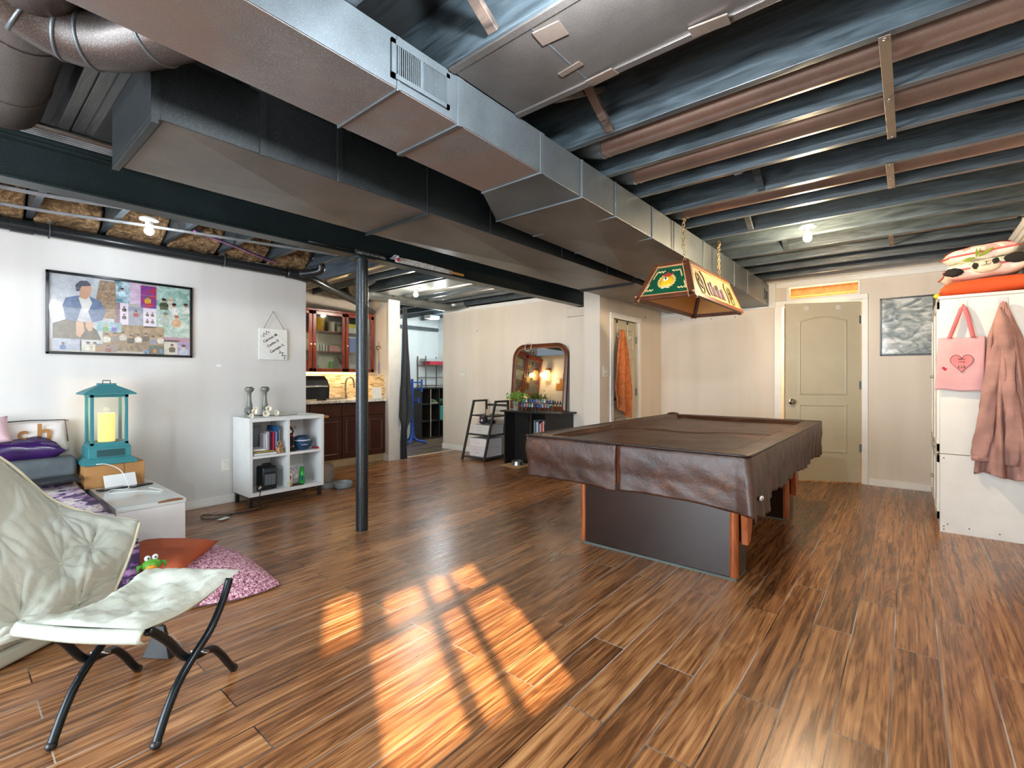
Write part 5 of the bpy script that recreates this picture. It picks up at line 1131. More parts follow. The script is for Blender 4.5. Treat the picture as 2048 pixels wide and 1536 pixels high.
build(MB().box(-4.5548, -4.554, 2.122, 2.153, zl+.01, zl+.035), 'yellow_band', mat('#e8c81e', .4), bpy.data.objects['snack_bag']); build(MB().sph((-4.5548, 2.128, zl+.085), .016, (.05, 1, 1.3)), 'red_badge', mat('#a9263a', .4), bpy.data.objects['snack_bag'], smooth=True)
tag(build(MB().box(-4.62, -4.54, 2.14, 2.26, zl, zl+.006), 'black_tray', M_BLK), 'flat black tray under the packet in the lower right cube', 'tray')
# on top: candle holders and white flowers
M_PEW = mat('#7b8078', .45, .3, var=.2, vs_=20)
def holder(y, lb):
    t = thing('candle_holder', lb, 'candle holder', (-4.76, y, SZ1), 'turned candle holders')
    build(MB().lathe([(0, 0), (.038, 0), (.036, .015), (.026, .03), (.026, .075), (.030, .08), (.024, .09), (.028, .10), (.018, .15), (.016, .20), (.018, .225), (.036, .245), (.042, .26), (.040, .27), (0, .266)], (-4.76, y, SZ1), 24), 'stem', M_PEW, t, smooth='a')
    b = MB()
    for k in range(7): b.sph((-4.76+.022*math.cos(k*.9), y+.022*math.sin(k*.9), SZ1+.274), .010, (1,1,.7), 8, 6)
    build(b, 'pebbles', mat('#5a4a3c', .4, var=.4, vs_=90), t, smooth=True)
holder(1.845, 'left grey candle holder on the white cube shelf'); holder(1.985, 'right grey candle holder on the white cube shelf')
t = thing('flower_spray', 'spray of white artificial flowers lying in front of the candle holders', 'flowers', (-4.66, 1.95, SZ1))
m_pet = mat('#e8e4d2', .7, var=.05)
def bloom(c, r, sd):
    b = MB(); c = Vector(c); q = random.Random(sd)
    for k in range(6):
        a = k*1.05+q.random(); d = Vector((.35+.3*q.random(), math.cos(a), math.sin(a))).normalized(); s_ = d.cross(Vector((1, .1, 0))).normalized()
        b.grid(lambda u, v: c + d*(r*u) + s_*((v-.5)*r*1.1*math.sin(math.pi*min(1, u*.9+.08))) + Vector((r*.25*math.sin(u*3), 0, 0)), 6, 5)
    build(b, 'bloom', m_pet, t, smooth=True, solid=.001); build(MB().sph(c+Vector((.008,0,0)), r*.18), 'bloom_centre', mat('#cfb45e', .6), t, smooth=True)
for c, r, s_ in (((-4.62, 1.83, SZ1+.055), .034, 1), ((-4.60, 1.925, SZ1+.035), .040, 2), ((-4.64, 1.965, SZ1+.075), .036, 3), ((-4.60, 2.02, SZ1+.035), .032, 4), ((-4.61, 1.80, SZ1+.02), .026, 5), ((-4.66, 1.86, SZ1+.08), .024, 6)): bloom(c, r, s_)
for k, P in enumerate((((-4.63, 1.76, SZ1+.09), (-4.64, 1.77, SZ1+.04), (-4.62, 1.86, SZ1+.015), (-4.6, 1.98, SZ1+.012)), ((-4.62, 1.96, SZ1+.01), (-4.60, 2.1, SZ1+.008), (-4.59, 2.22, SZ1+.012)), ((-4.65, 1.78, SZ1+.06), (-4.63, 1.81, SZ1+.02), (-4.60, 1.90, SZ1+.02)))):
    build(MB().tube(curve(P, 12), .003, 6), 'stem', mat('#2f2a22', .6), t, smooth=True)
# pet feeder on the floor right of the shelf
t = thing('pet_feeder', 'clear pet water dispenser with double grey bowl, right of the cube shelf', 'pet bowl', (-4.76, 2.70, 0))
m_bw = mat('#8f9aa0', .3)
for x, y in ((-4.80, 2.66), (-4.68, 2.76)): build(MB().lathe([(.085, 0), (.095, .02), (.098, .055), (.090, .058), (.078, .02), (0, .018)], (x, y, .002), 28), 'bowl', m_bw, t, smooth='a')
t_ = NT('clear_bottle_plastic'); t_.set('#dfe6e8', .08, Transmission_Weight=.85, IOR=1.2); build(MB().lathe([(.04, .05), (.055, .08), (.068, .12), (.066, .20), (.05, .235), (0, .24)], (-4.81, 2.66, .004), 24), 'water_bottle', t_.m, t, smooth='a')
tag(build(MB().lathe([(.045, 0), (.047, .17), (0, .172)], (-4.88, 2.60, .0), 18), 'food_canister', mat('#c9a98a', .4), smooth='a'), 'tan and red canister behind the clear pet dispenser', 'canister')

# ------------------------------------------------ pool table
t = thing('pool_table', 'pool table under a wrinkled dark brown vinyl cover, on two black pedestal legs', 'pool table', (-1.265, 3.68, 0))
X0, X1, Y0, Y1, ZT = -1.945, -.585, 2.46, 4.92, .795
t_ = NT('brown_black_vinyl'); P_ = t_.wpos()
n1 = t_.noise(2.2, 5, .6, 1.2, P_); n2 = t_.noise(22, 4, .7, .8, P_)
t_.set(t_.ramp(t_.math('MULTIPLY_ADD', n2, .4, t_.math('MULTIPLY', n1, .6)), [(.35, '#1e110a'), (.55, '#40261a'), (.7, '#6a432b')]), t_.math('MULTIPLY_ADD', n2, .25, .30), Specular_IOR_Level=.5)
t_.bump(t_.math('MULTIPLY_ADD', n2, .5, n1), .35, .012); M_VINYL = t_.m
def cov_z(x, y):
    rail = .15
    d = min(x-X0, X1-x, y-Y0, Y1-y)
    z = ZT - .030*min(1, max(0, (d-rail+.03)/.035))
    q = Vector((x*2.2, y*2.2, 0)); z += .004*noise.noise(q*2) + .006*max(0, noise.noise(Vector((x*3+y, y*1.1, 5))))
    # long wrinkles across the bed
    z += .008*math.exp(-((y-3.62-.25*(x+1.2)+.05*math.sin(x*9))/.020)**2)*(1 if d > .1 else .3) + .006*math.exp(-((x+1.55+.1*(y-3))/.02)**2)*(1 if y > 3 and d > .14 else 0)
    return z
b = MB()
def top(u, v): x = X0+(X1-X0)*u; y = Y0+(Y1-Y0)*v; return (x, y, cov_z(x, y))
b.grid(top, 80, 130)
# skirt: four sides with rounded corners, wavy hem; open slit on the front face
def per(s):   # s in 0..1 round the rectangle from the slit on the near side, counter-clockwise
    r = .03; Wd, Dp = X1-X0, Y1-Y0
    segs = [((-1.272, Y0), (X1-r, Y0)), 'c1', ((X1, Y0+r), (X1, Y1-r)), 'c2', ((X1-r, Y1), (X0+r, Y1)), 'c3', ((X0, Y1-r), (X0, Y0+r)), 'c4', ((X0+r, Y0), (-1.282, Y0))]
    return segs
def skirt_path():
    r = .035; P = []
    def ln(a, c, n): P.extend([(a[0]+(c[0]-a[0])*k/n, a[1]+(c[1]-a[1])*k/n) for k in range(n)])
    def arc(cx, cy, a0): P.extend([(cx+r*math.cos(a0+k*math.pi/12), cy+r*math.sin(a0+k*math.pi/12)) for k in range(6)])
    ln((-1.268, Y0), (X1-r, Y0), 40); arc(X1-r, Y0+r, -math.pi/2); ln((X1, Y0+r), (X1, Y1-r), 90); arc(X1-r, Y1-r, 0); ln((X1-r, Y1), (X0+r, Y1), 40); arc(X0+r, Y1-r, math.pi/2)
    ln((X0, Y1-r), (X0, Y0+r), 70); arc(X0+r, Y0+r, math.pi); ln((X0+r, Y0), (-1.282, Y0), 40); P.append((-1.282, Y0)); return P
SP = skirt_path(); cxm, cym = (X0+X1)/2, (Y0+Y1)/2
def hem(x, y):
    z = .536 + .012*noise.noise(Vector((x*4, y*4, 3)))
    if x > X1-.01: z = .530 + .012*math.sin(y*9) - .035*math.exp(-((y-2.62)/.20)**2)
    if x > X1-.30 and y < Y0+.05: z -= .02*(x-X1+.30)/.30
    if x < -1.28 and x > -1.36 and y < Y0+.01: z -= .008
    return z
def skirt(u, v):
    x, y = SP[min(int(round(u*(len(SP)-1))), len(SP)-1)]
    nx, ny = (1 if x > X1-.036 else (-1 if x < X0+.036 else 0)), (1 if y > Y1-.036 else (-1 if y < Y0+.036 else 0))
    if abs(x-cxm) < (X1-X0)/2-.036: nx = 0
    if abs(y-cym) < (Y1-Y0)/2-.036: ny = 0
    z = ZT + (hem(x, y)-ZT)*v
    w_ = (.010 if x > X1-.05 else .0008)*math.sin((x*1.0+y)*42+3*noise.noise(Vector((x*3, y*3, 0))))*v + .010*noise.noise(Vector((x*2.4+z*3, y*2.4, z*4)))*v + .004*noise.noise(Vector((x*9+z*12, y*9, z*10)))
    o_ = w_ + .008*math.sin(math.pi*min(1, v*1.6)) + (.03*v if (x > X1-.05 and y < Y0+.25) else 0)
    if v == 0: return (x, y, ZT-.002) if False else (x-nx*.006, y-ny*.006, ZT+.001)
    return (x+nx*o_, y+ny*o_, z)
b.grid(skirt, len(SP)-1, 22)
build(b, 'vinyl_cover', M_VINYL, t, smooth=True, solid=.004)
build(MB().tube([(x, y, ZT+.002) for x, y in SP[::2]], .005, 6), 'cover_seam', mat('#1b1512', .4), t, smooth=True)
# tuck of vinyl at the far left corner, leather pocket bump
b = MB(); b.sph((-1.88, 4.85, ZT+.005), .05, (1.3, 1.1, .45), 14, 8); build(b, 'corner_bunch', M_VINYL, t, smooth=True)
build(MB().box(X0+.02, X1-.02, Y0+.02, Y1-.02, .60, .755), 'table_frame', mat('#1a1311', .4), t)
build(MB().box(X0+.015, X1-.015, Y0+.012, Y0+.05, .57, .785), 'end_rail', mat('#6b3418', .3), t)
# creases and the worn white scuff on the near right corner
b = MB(); b.sph((X1+.030, Y0+.10, .585), .02, (.5, 1.5, .6), 12, 6); build(b, 'worn_scuff', mat('#d6d2d0', .3, var=.5, vs_=90), t, smooth=True)
t_ = NT('glossy_black_laminate'); P_ = t_.wpos(); t_.set('#2a1b14', .26, Specular_IOR_Level=.6); t_.bump(t_.noise(9, 3, .5, 0, P_), .04, .003); M_LAM = t_.m  # black laminate with the reflected floor's brown mixed into its base colour
M_OAK = NT('orange_oak_trim'); P_ = M_OAK.wpos(); M_OAK.set(M_OAK.ramp(M_OAK.noise(5, 5, .6, 1, M_OAK.n('Mapping', Vector=P_, Scale=(6, 6, .8)).outputs[0]), [(.3, '#7d3a18'), (.7, '#b5652f')]), .3); M_OAK = M_OAK.m
for (ya, yb_) in ((2.935, 3.125), (4.45, 4.64)):
    ped = build(MB().box(-1.775, -.79, ya, yb_, .012, .60), 'pedestal', M_LAM, t, bev=.004)
    build(MB().box(-1.785, -.765, ya-.008, yb_+.008, 0, .014), 'floor_shim', mat('#56605c', .8), ped)
    for x in (-1.79, -.785):
        for y in (ya+.018,):
            b = MB(); b.cyl((x, y, .014), (x, y, .60), .026, n=18); build(b, 'corner_moulding', M_OAK, ped, smooth='a')
    build(MB().box(-.795, -.760, ya+.03, yb_, .02, .60), 'side_panel', M_LAM, ped)
    # carved bracket on the right side
    b = MB(); pf = [(ya+.03, .56), (yb_+.02, .60), (yb_+.00, .44), (ya+.13, .40), (ya+.155, .35), (ya+.14, .29), (ya+.11, .21), (ya+.05, .20), (ya+.045, .28), (ya+.03, .40)]
    b.prism(pf, 'x', -.755, -.715); br = build(b, 'bracket', M_OAK, ped, bev=.006)
    for y, z in ((ya+.055, .44),):
        b = MB(Matrix.Translation((-.715, y, z)) @ Matrix.Rotation(R(90), 4, 'Y')); b.lathe([(.014, 0), (.014, .004), (.008, .006), (0, .006)], n=14)
        # sub-sub parts are not used: the button joins the pedestal itself
        build(b, 'wood_button', mat('#6a2f14', .3), ped, smooth='a')
# ------------------------------------------------ lampshade on chains
t = thing('billiard_lamp', 'wooden-framed four-sided billiard lampshade with nine-ball and player panels, hung on chains', 'lamp', (-1.355, 3.93, 1.74))
bx0, bx1, by0, by1, bz = -1.575, -1.135, 3.31, 4.55, 1.745
tx0, tx1, ty0, ty1, tz = -1.475, -1.235, 3.46, 4.44, 2.025
B4 = [Vector((bx0,by0,bz)), Vector((bx1,by0,bz)), Vector((bx1,by1,bz)), Vector((bx0,by1,bz))]
T4 = [Vector((tx0,ty0,tz)), Vector((tx1,ty0,tz)), Vector((tx1,ty1,tz)), Vector((tx0,ty1,tz))]
m_fw = mat('#623a25', .4, var=.2, vs_=14); 
def bar(p, q, wd, dp, up):
    b = MB(); d = (q-p).normalized(); s_ = d.cross(up).normalized(); n_ = up.normalized()
    c = [p-s_*wd/2-n_*dp/2, p+s_*wd/2-n_*dp/2, p+s_*wd/2+n_*dp/2, p-s_*wd/2+n_*dp/2]
    b.hexa(c, [x+(q-p) for x in c]); return b
m_green = mat('#114e34', .35, var=.1); m_tan = mat('#b3936a', .45, var=.15, vs_=18); m_ivory = mat('#c98f4a', .5, var=.05)
for i in range(4):
    j = (i+1) % 4; a, c_, d, e = B4[i], B4[j], T4[j], T4[i]
    nrm = (c_-a).cross(e-a).normalized()
    if nrm.z < 0 and False: nrm = -nrm
    pn = 'end_panel' if i in (0, 2) else 'side_panel'
    b = MB(); ins = .02
    b.hexa([a-nrm*.006, c_-nrm*.006, d-nrm*.006, e-nrm*.006], [a, c_, d, e]); p_ = build(b, pn, m_green if i in (0, 2) else m_tan, t)
    b = MB(); b.face([a-nrm*.007, c_-nrm*.007, d-nrm*.007, e-nrm*.007]); build(b, 'inner_lining', m_ivory, p_)
    for p, q, wd in ((a, c_, .034), (c_, d, .034), (e, d, .030), (a, e, .034)):
        ctr = (a+c_+d+e)/4; off = (ctr-(p+q)/2); off = (off - (q-p).normalized()*off.dot((q-p).normalized())).normalized()*wd*.45
        build(bar(p+off, q+off, wd, .020, nrm), 'frame_bar', m_fw, p_, bev=.003)
        build(bar(p+off*2.3+nrm*.004, q+off*2.3+nrm*.004, .006, .012, nrm), 'bead', mat('#d79a6a', .4), p_)
    xa = (c_-a).normalized(); ya_ = nrm.cross(xa).normalized(); ctr = (a+c_+d+e)/4 + nrm*.002
    L_ = Matrix((xa, ya_, nrm)).transposed().to_4x4(); L_.translation = ctr
    if ya_.z < 0: L_ = L_ @ Matrix.Rotation(math.pi, 4, 'Z')
    if i in (0, 2):
        # nine ball with laurel, crown and crossed cues, gilt corner scrolls
        b = MB(L_); b.sph((0, -.012, 0), .048, (1.05, 1, .30), 24, 10); build(b, 'nine_ball', mat('#e2b024', .2, var=.08), p_, smooth=True)
        b = MB(L_); b.sph((-.006, .002, .0125), .019, (1, 1, .2), 16, 8); build(b, 'number_spot', mat('#f2ead4', .3), p_, smooth=True)
        text('9', .030, L_ @ Matrix.Translation((-.006, .002, .0172)), M_BLK, p_, bold=.0012)
        b = MB(L_)
        for k in range(16):
            aa = R(-70)+R(250)*k/15 if k < 16 else 0; aa = -math.pi/2 + (R(20)+R(135)*((k//2)/7))*(1 if k % 2 else -1)
            cx_, cy_ = .058*math.cos(aa), -.012+.056*math.sin(aa); b.ob((cx_, cy_, .005), (.030, .011, .005), (0, 0, aa+(1.0 if k % 2 else -1.0)+0))
        build(b, 'laurel', mat('#d8b968', .35), p_, bev=.002)
        b = MB(L_); b.hexa([(-.034, .034, .002), (.034, .034, .002), (.042, .056, .002), (.016, .048, .002), (0, .072, .002), (-.016, .048, .002), (-.042, .056, .002)], [(-.034, .034, .010), (.034, .034, .010), (.042, .056, .010), (.016, .048, .010), (0, .072, .010), (-.016, .048, .010), (-.042, .056, .010)]); build(b, 'crown', mat('#b3392f', .3), p_, bev=.002)
        b = MB(L_); b.ob((0, -.064, .004), (.05, .005, .004), (0, 0, .4)); b.ob((0, -.064, .004), (.05, .005, .004), (0, 0, -.4)); build(b, 'crossed_cues', mat('#d9d2c8', .3), p_)
        for (sx, sy, hx_) in ((-1, 1, .085), (1, 1, .085), (-1, -1, .150), (1, -1, .150)):
            b = MB(L_); cx_, cy_ = sx*hx_, sy*.080
            for k in range(6):
                b.sph((cx_-sx*k*.011, cy_+(.004 if k % 2 else -.003), .004), .0075, (1, 1, .5), 8, 5)
                b.sph((cx_-sx*(0 if sy < 0 else 0)+sx*(k*.004 if sy > 0 else -k*.004)*1.0, cy_-sy*k*.011, .004), .0065, (1, 1, .5), 8, 5)
            build(b, 'gilt_scroll', mat('#d9c489', .4, var=.35, vs_=120), p_, smooth=True)
    else:
        # carved line scene: generic group of standing players, cue lines and side ovals, in raised dark lines
        W_ = .40; q = random.Random(5+i)
        dk = mat('#4a3020', .5, var=.3, vs_=80)
        for k in range(7):
            x = -.17+.055*k; h_ = .10+.02*math.sin(k*2.1)
            b = MB(L_); b.hexa([(x-.016, -.085, 0), (x+.016, -.085, 0), (x+.020, -.085+h_*.7, 0), (x-.020, -.085+h_*.7, 0)], [(x-.016, -.085, .006), (x+.016, -.085, .006), (x+.020, -.085+h_*.7, .006), (x-.020, -.085+h_*.7, .006)]); b.sph((x, -.085+h_*.82, .003), .014, (1, 1.1, .4), 10, 6)
            b.ob((x, -.085+h_*.98, .003), (.040, .008, .005)); build(b, 'carved_player', dk if k % 2 else mat('#8a6a86', .5, var=.3, vs_=80), p_, bev=.001)
        for sx in (-1, 1):
            b = MB(L_); P = curve([(sx*.30, .095, .003), (sx*.26, .05, .003), (sx*.265, 0, .003), (sx*.27, -.06, .003), (sx*.25, -.10, .003)], 16); b.tube(P, .004, 6); build(b, 'carved_line', dk, p_)
            b = MB(L_); b.tube([(sx*.385+.055*math.cos(a), -.02+.085*math.sin(a), .003) for a in [2*math.pi*k/24 for k in range(24)]], .004, 6, True); build(b, 'carved_oval', mat('#5f6b3a', .5), p_)
            b = MB(L_); b.ob((sx*.385, -.03, .003), (.07, .03, .006), (0, 0, sx*.5)); b.sph((sx*.385, .01, .004), .015, (1, 1, .4), 8, 6); b.ob((sx*.385+.01, .03, .003), (.006, .10, .004), (0, 0, .5)); build(b, 'carved_player', dk, p_)
def chain(x, y, z0, z1, dd=0):
    b = MB(); n = int((z1-z0)/.026)
    for k in range(n+1):
        z = z0+.026*k+.015; a = (k % 2)*math.pi/2 + .4
        b.tube([(x+dd*(z-z0)+.0085*math.cos(t_)*math.cos(a), y+.0085*math.cos(t_)*math.sin(a), z+.018*math.sin(t_)) for t_ in [2*math.pi*i/10 for i in range(10)]], .0022, 5, True)
    return b
m_ch = mat('#b39a6c', .3, .8)
for y in (3.50, 4.34):
    build(chain(-1.27, y, 2.03, ZJ+.0, -.03), 'hanging_chain', m_ch, t, smooth=True); build(chain(-1.27-.03*.0, y-.035, 2.12, ZJ+.0, .02), 'hanging_chain', m_ch, t, smooth=True)
    build(MB().tube(curve([(-1.275, y, 2.36), (-1.262, y, 2.345), (-1.270, y, 2.325), (-1.28, y, 2.33)], 8), .0035, 6), 'ceiling_hook', m_ch, t, smooth=True)
    build(MB().box(-1.475, -1.235, y-.012, y+.012, 2.018, 2.03), 'top_bracket', m_fw, t)
# ------------------------------------------------ mirror desk corner (mid wall)
t = thing('black_desk', 'small black desk with a book compartment under the mirror', 'desk', (-3.85, 5.16, 0))
m_dk = mat('#1c1a18', .42, var=.1)
dz = .735
build(MB().box(-4.33, -3.33, 4.92, 5.33, dz-.022, dz), 'desk_top', m_dk, t, bev=.003)
build(MB().box(-4.28, -4.26, 4.95, 5.32, 0, dz-.022), 'side_panel', m_dk, t); build(MB().box(-3.40, -3.38, 4.95, 5.32, 0, dz-.022), 'side_panel', m_dk, t)
build(MB().box(-3.84, -3.82, 4.97, 5.32, 0, dz-.022), 'side_panel', m_dk, t)
build(MB().box(-4.26, -4.02, 5.16, 5.18, .0, dz-.022), 'side_panel', m_dk, t)
build(MB().box(-3.60, -3.40, 4.97, 4.985, .0, dz-.022), 'front_panel', m_dk, t)
for z in (.02, .36): build(MB().box(-3.82, -3.40, 4.97, 5.32, z, z+.016), 'shelf', m_dk, t)
xx = -3.80; q = random.Random(3)
for k, (c, cn) in enumerate((('#7e848a', 'grey'), ('#2f5f86', 'blue'), ('#c9c9c4', 'white'), ('#2a3f66', 'navy'), ('#9db4bd', 'pale blue'), ('#b5413a', 'red'), ('#d8a095', 'pink'), ('#2b2b30', 'black'))):
    w_ = .018+.008*(k % 3)*.6; h_ = .24-.02*((k*5) % 3)
    t2 = thing('binder_book', cn + ' book in the row inside the black desk, ' + ('first' if k == 0 else ['first','second','third','fourth','fifth','sixth','seventh','eighth'][k]) + ' from the left', 'book', (xx, 5.05, .377), 'books in the black desk')
    build(MB().box(xx, xx+w_, 4.99, 5.17, .377, .377+h_), 'cover', mat(c, .45), t2, bev=.001); build(MB().box(xx+.003, xx+w_-.003, 4.993, 5.172, .379, .379+h_-.0005), 'pages', M_WHITE, t2); xx += w_+.002
t = thing('arched_mirror', 'wood-framed mirror with rounded top corners leaning on the cream wall above the black desk', 'mirror', (-3.98, 5.31, dz))
mx0, mx1, mz0, mz1 = -4.43, -3.48, dz+.002, 1.655; tl = .06
def MP(x, z, off=0): return (x, 5.36 - .085*(1-(z-mz0)/(mz1-mz0)) + off - .0, z)
def rrect(ins, n=10):
    r = .20-ins; P = [(mx0+ins, mz0+ins), (mx1-ins, mz0+ins)]
    for k in range(n+1): a = math.pi/2*k/n; P.append((mx1-ins-r+r*math.cos(a), mz1-ins-r+r*math.sin(a)))
    for k in range(n+1): a = math.pi/2+math.pi/2*k/n; P.append((mx0+ins+r+r*math.cos(a), mz1-ins-r+r*math.sin(a)))
    return P
m_mf = mat('#6a3a22', .3, var=.2, vs_=14)
b = MB(); prof = [(0, .0), (0, -.022), (.016, -.030), (.022, -.020), (.034, -.026), (.046, -.014), (.062, -.012), (.062, 0)]
R_ = [rrect(i_) for i_, o_ in prof]
for (P, (i0, o0)), (Q, (i1, o1)) in zip(zip(R_, prof), list(zip(R_, prof))[1:]):
    n = len(P)
    for k in range(n):
        j = (k+1) % n; b.face([MP(*P[k], o0), MP(*P[j], o0), MP(*Q[j], o1), MP(*Q[k], o1)])
build(b, 'wooden_frame', m_mf, t)
t_ = NT('mirror_silver'); t_.set('#d8d4cc', .03, 1.0); b = MB(); b.face([MP(x, z, -.010) for x, z in rrect(.058)]); build(b, 'mirror_glass', t_.m, t)
b = MB(); b.face([MP(x, z, .004) for x, z in rrect(.0)]); build(b, 'backing', mat('#5a4636', .8), t)
t = thing('rosary', 'string of prayer beads with a cross hanging over the mirror frame', 'beads', (-4.15, 5.30, 1.4))
b = MB(); b.tube(curve([(-4.18, 5.31, 1.665), (-4.19, 5.30, 1.60), (-4.16, 5.30, 1.56), (-4.10, 5.30, 1.57), (-4.08, 5.30, 1.62), (-4.09, 5.31, 1.668), (-4.13, 5.315, 1.675), (-4.18, 5.31, 1.665)], 30), .004, 6); build(b, 'white_loop', mat('#c9cfcc', .4), t, smooth=True)
for s_, x_ in ((0, -4.10), (1, -4.155)):
    P = curve([(x_, 5.295, 1.58), (x_-.005+.01*s_, 5.292, 1.48), (x_+.004, 5.29, 1.38), (x_-.002, 5.288, 1.30 if s_ else 1.40)], 14)
    for k, p in enumerate(P[::1]):
        if k % 2 == 0: build(MB().sph(p, .0075, (1,1,1), 8, 6), 'bead', mat('#3d3a34', .4), t, smooth=True)
b = MB(); b.box(-4.161, -4.153, 5.285, 5.290, 1.20, 1.28); b.box(-4.178, -4.136, 5.285, 5.290, 1.245, 1.253); build(b, 'cross', mat('#3a342c', .4), t)
# vase with leaves
t = thing('leafy_vase', 'clear glass vase of bright green leaves on the left of the black desk', 'plant', (-4.20, 5.08, dz))
t_ = NT('vase_glass'); t_.set('#e2ebe8', .05, Transmission_Weight=.8, IOR=1.3); build(MB().lathe([(.040, 0), (.040, .004), (.030, .05), (.038, .12), (.041, .125)], (-4.16, 5.05, dz+.001), 20), 'vase', t_.m, t, smooth='a')
m_lf = mat('#7fa83c', .5, var=.3, vs_=40)
q = random.Random(12)
for k in range(8):
    tip = Vector((-4.16+q.uniform(-.15, .20), 5.05+q.uniform(-.06, .08), dz+.16+q.uniform(.02, .13))); P = curve([(-4.16, 5.05, dz+.03), (-4.16+(tip.x+4.16)*.3, 5.05, dz+.13), tip], 8)
    build(MB().tube(P, .002, 5), 'stem', mat('#4f6a2c', .5), t, smooth=True)
b = MB()
for k in range(260):
    c = Vector((-4.14+q.gauss(0, .085), 5.05+q.gauss(0, .04), dz+.19+q.gauss(0, .032))); a = Vector((q.uniform(-1,1), q.uniform(-1,1), q.uniform(-.3,1))).normalized(); s_ = a.cross(Vector((q.uniform(-1,1), q.uniform(-1,1), .3))).normalized(); l_ = q.uniform(.022, .040)
    n_ = a.cross(s_)*.003; b.face([c, c+a*l_*.5+s_*l_*.35+n_, c+a*l_, c+a*l_*.5-s_*l_*.35+n_])
o = build(b, 'leaves', m_lf, t); o['kind'] = 'stuff'
# bracelet / polish rack
t = thing('display_rack', 'black two-tier rack full of small blue and black bottles in front of the mirror', 'rack', (-3.82, 5.10, dz))
for x in (-4.02, -3.80, -3.58): build(MB().tube([(x, 5.02, dz+.002), (x, 5.02, dz+.12), (x, 5.10, dz+.16), (x, 5.10, dz+.002)], .005, 6), 'rack_end', M_BLK, t)
for z, y in ((.055, 5.02), (.115, 5.06)): build(MB().box(-4.04, -3.56, y-.02, y+.02, dz+z-.004, dz+z), 'rack_tier', M_BLK, t)
cs = [('#2b5fae', 'blue'), ('#1d2024', 'black'), ('#3aa39a', 'teal'), ('#8a8f96', 'grey'), ('#2a3f9a', 'navy'), ('#cfc8c8', 'pale'), ('#b56a7a', 'pink')]
ordn = ['first', 'second', 'third', 'fourth', 'fifth', 'sixth', 'seventh', 'eighth', 'ninth', 'tenth', 'eleventh']
for r_, (z, y) in enumerate(((.055, 5.02), (.115, 5.06))):
    for k in range(11):
        c, cn = cs[(k*3+r_*2) % 7]; x = -4.015+.043*k
        b = MB(); b.lathe([(0, 0), (.015, 0), (.015, .03), (.006, .036), (.006, .05), (0, .05)], (x, y, dz+z+.001), 10)
        tag(build(b, 'small_bottle', mat(c, .25), smooth='a'), '%s little bottle, %s from left on the %s tier of the black rack' % (cn, ordn[k], 'upper' if r_ else 'lower'), 'bottle', 'little bottles on the rack')
tag(build(MB().lathe([(.03, 0), (.036, .02), (.036, .09), (.028, .09), (0, .088)], (-3.98, 5.20, dz+.0), 16), 'wooden_cup', mat('#4d3628', .4), smooth='a'), 'dark cup standing behind the green leaves on the black desk', 'cup')
# small steel bowl and mat on the floor
tag(build(MB().box(-4.24, -3.9, 4.80, 5.12, .001, .006), 'floor_mat', mat('#b59468', .8)), 'tan mat on the floor under the black desk', 'mat')
tag(build(MB().lathe([(.085, 0), (.075, .05), (.082, .055), (.07, .04), (.06, .012), (0, .01)], (-4.07, 4.98, .007), 24), 'steel_bowl', mat('#a9aeb2', .2, .9), smooth='a'), 'steel pet bowl on the tan mat', 'bowl')
# ladder rack
t = thing('ladder_shelf', 'dark leaning ladder shelf left of the black desk', 'shelf', (-4.68, 5.15, 0))
m_ld = mat('#2a2826', .45, var=.1)
lz = .84
for x in (-4.99, -4.56):
    b = MB(); r_ = .0135
    P = [Vector((x, 4.84, 0)), Vector((x+.05, 5.03, lz)), Vector((x+.05, 5.30, lz)), Vector((x+.05, 5.32, 0))]
    for a, c_ in zip(P, P[1:]):
        d = (c_-a).normalized(); s_ = Vector((1,0,0)); u_ = d.cross(s_).normalized(); h = .014
        cc = [a-s_*h-u_*h-d*h*(a.z > .1), a+s_*h-u_*h-d*h*(a.z > .1), a+s_*h+u_*h-d*h*(a.z > .1), a-s_*h+u_*h-d*h*(a.z > .1)]; b = MB(); b.hexa(cc, [p+(c_-a)+d*h for p in cc]); build(b, 'frame_bar', m_ld, t, bev=.003)
for z in (.03, .35, .62):
    k = z/lz; build(MB().box(-4.99+.05*k, -4.55+.05*k, 4.85+.19*k, 5.31, z, z+.018), 'shelf_board', m_ld, t, bev=.002)
build(MB().box(-4.95, -4.50, 5.29, 5.31, .76, .79), 'back_rail', m_ld, t)
def shoebox(x0, x1, z0, h, c, lb):
    yb0 = 4.93 if z0 < .3 else 4.965; t = thing('shoe_box', lb, 'box', ((x0+x1)/2, 5.1, z0), 'pale boxes on the ladder shelf')
    build(MB().box(x0, x1, yb0, 5.26, z0, z0+h*.72), 'carton', mat(c, .6, var=.04), t, bev=.002); build(MB().box(x0-.003, x1+.003, yb0-.003, 5.263, z0+h*.72, z0+h), 'lid', mat(c, .6, var=.04), t, bev=.002)
    build(MB().box((x0+x1)/2-.03, (x0+x1)/2+.03, yb0-.0015, yb0, z0+h*.4, z0+h*.44), 'label', mat('#9a8f92', .6), t)
shoebox(-4.93, -4.60, .049, .135, '#d5d0d2', 'pale shoe box on the lowest board of the ladder shelf, underneath another'); shoebox(-4.92, -4.60, .186, .12, '#dcd8d9', 'pale shoe box stacked on the lowest one of the ladder shelf')
shoebox(-4.92, -4.565, .369, .13, '#c9c8c4', 'grey-white shoe box on the middle board of the ladder shelf')
t = thing('plush_cat', 'black plush toy with big pink eyes lying on the grey shoe box', 'plush toy', (-4.66, 5.05, .50))
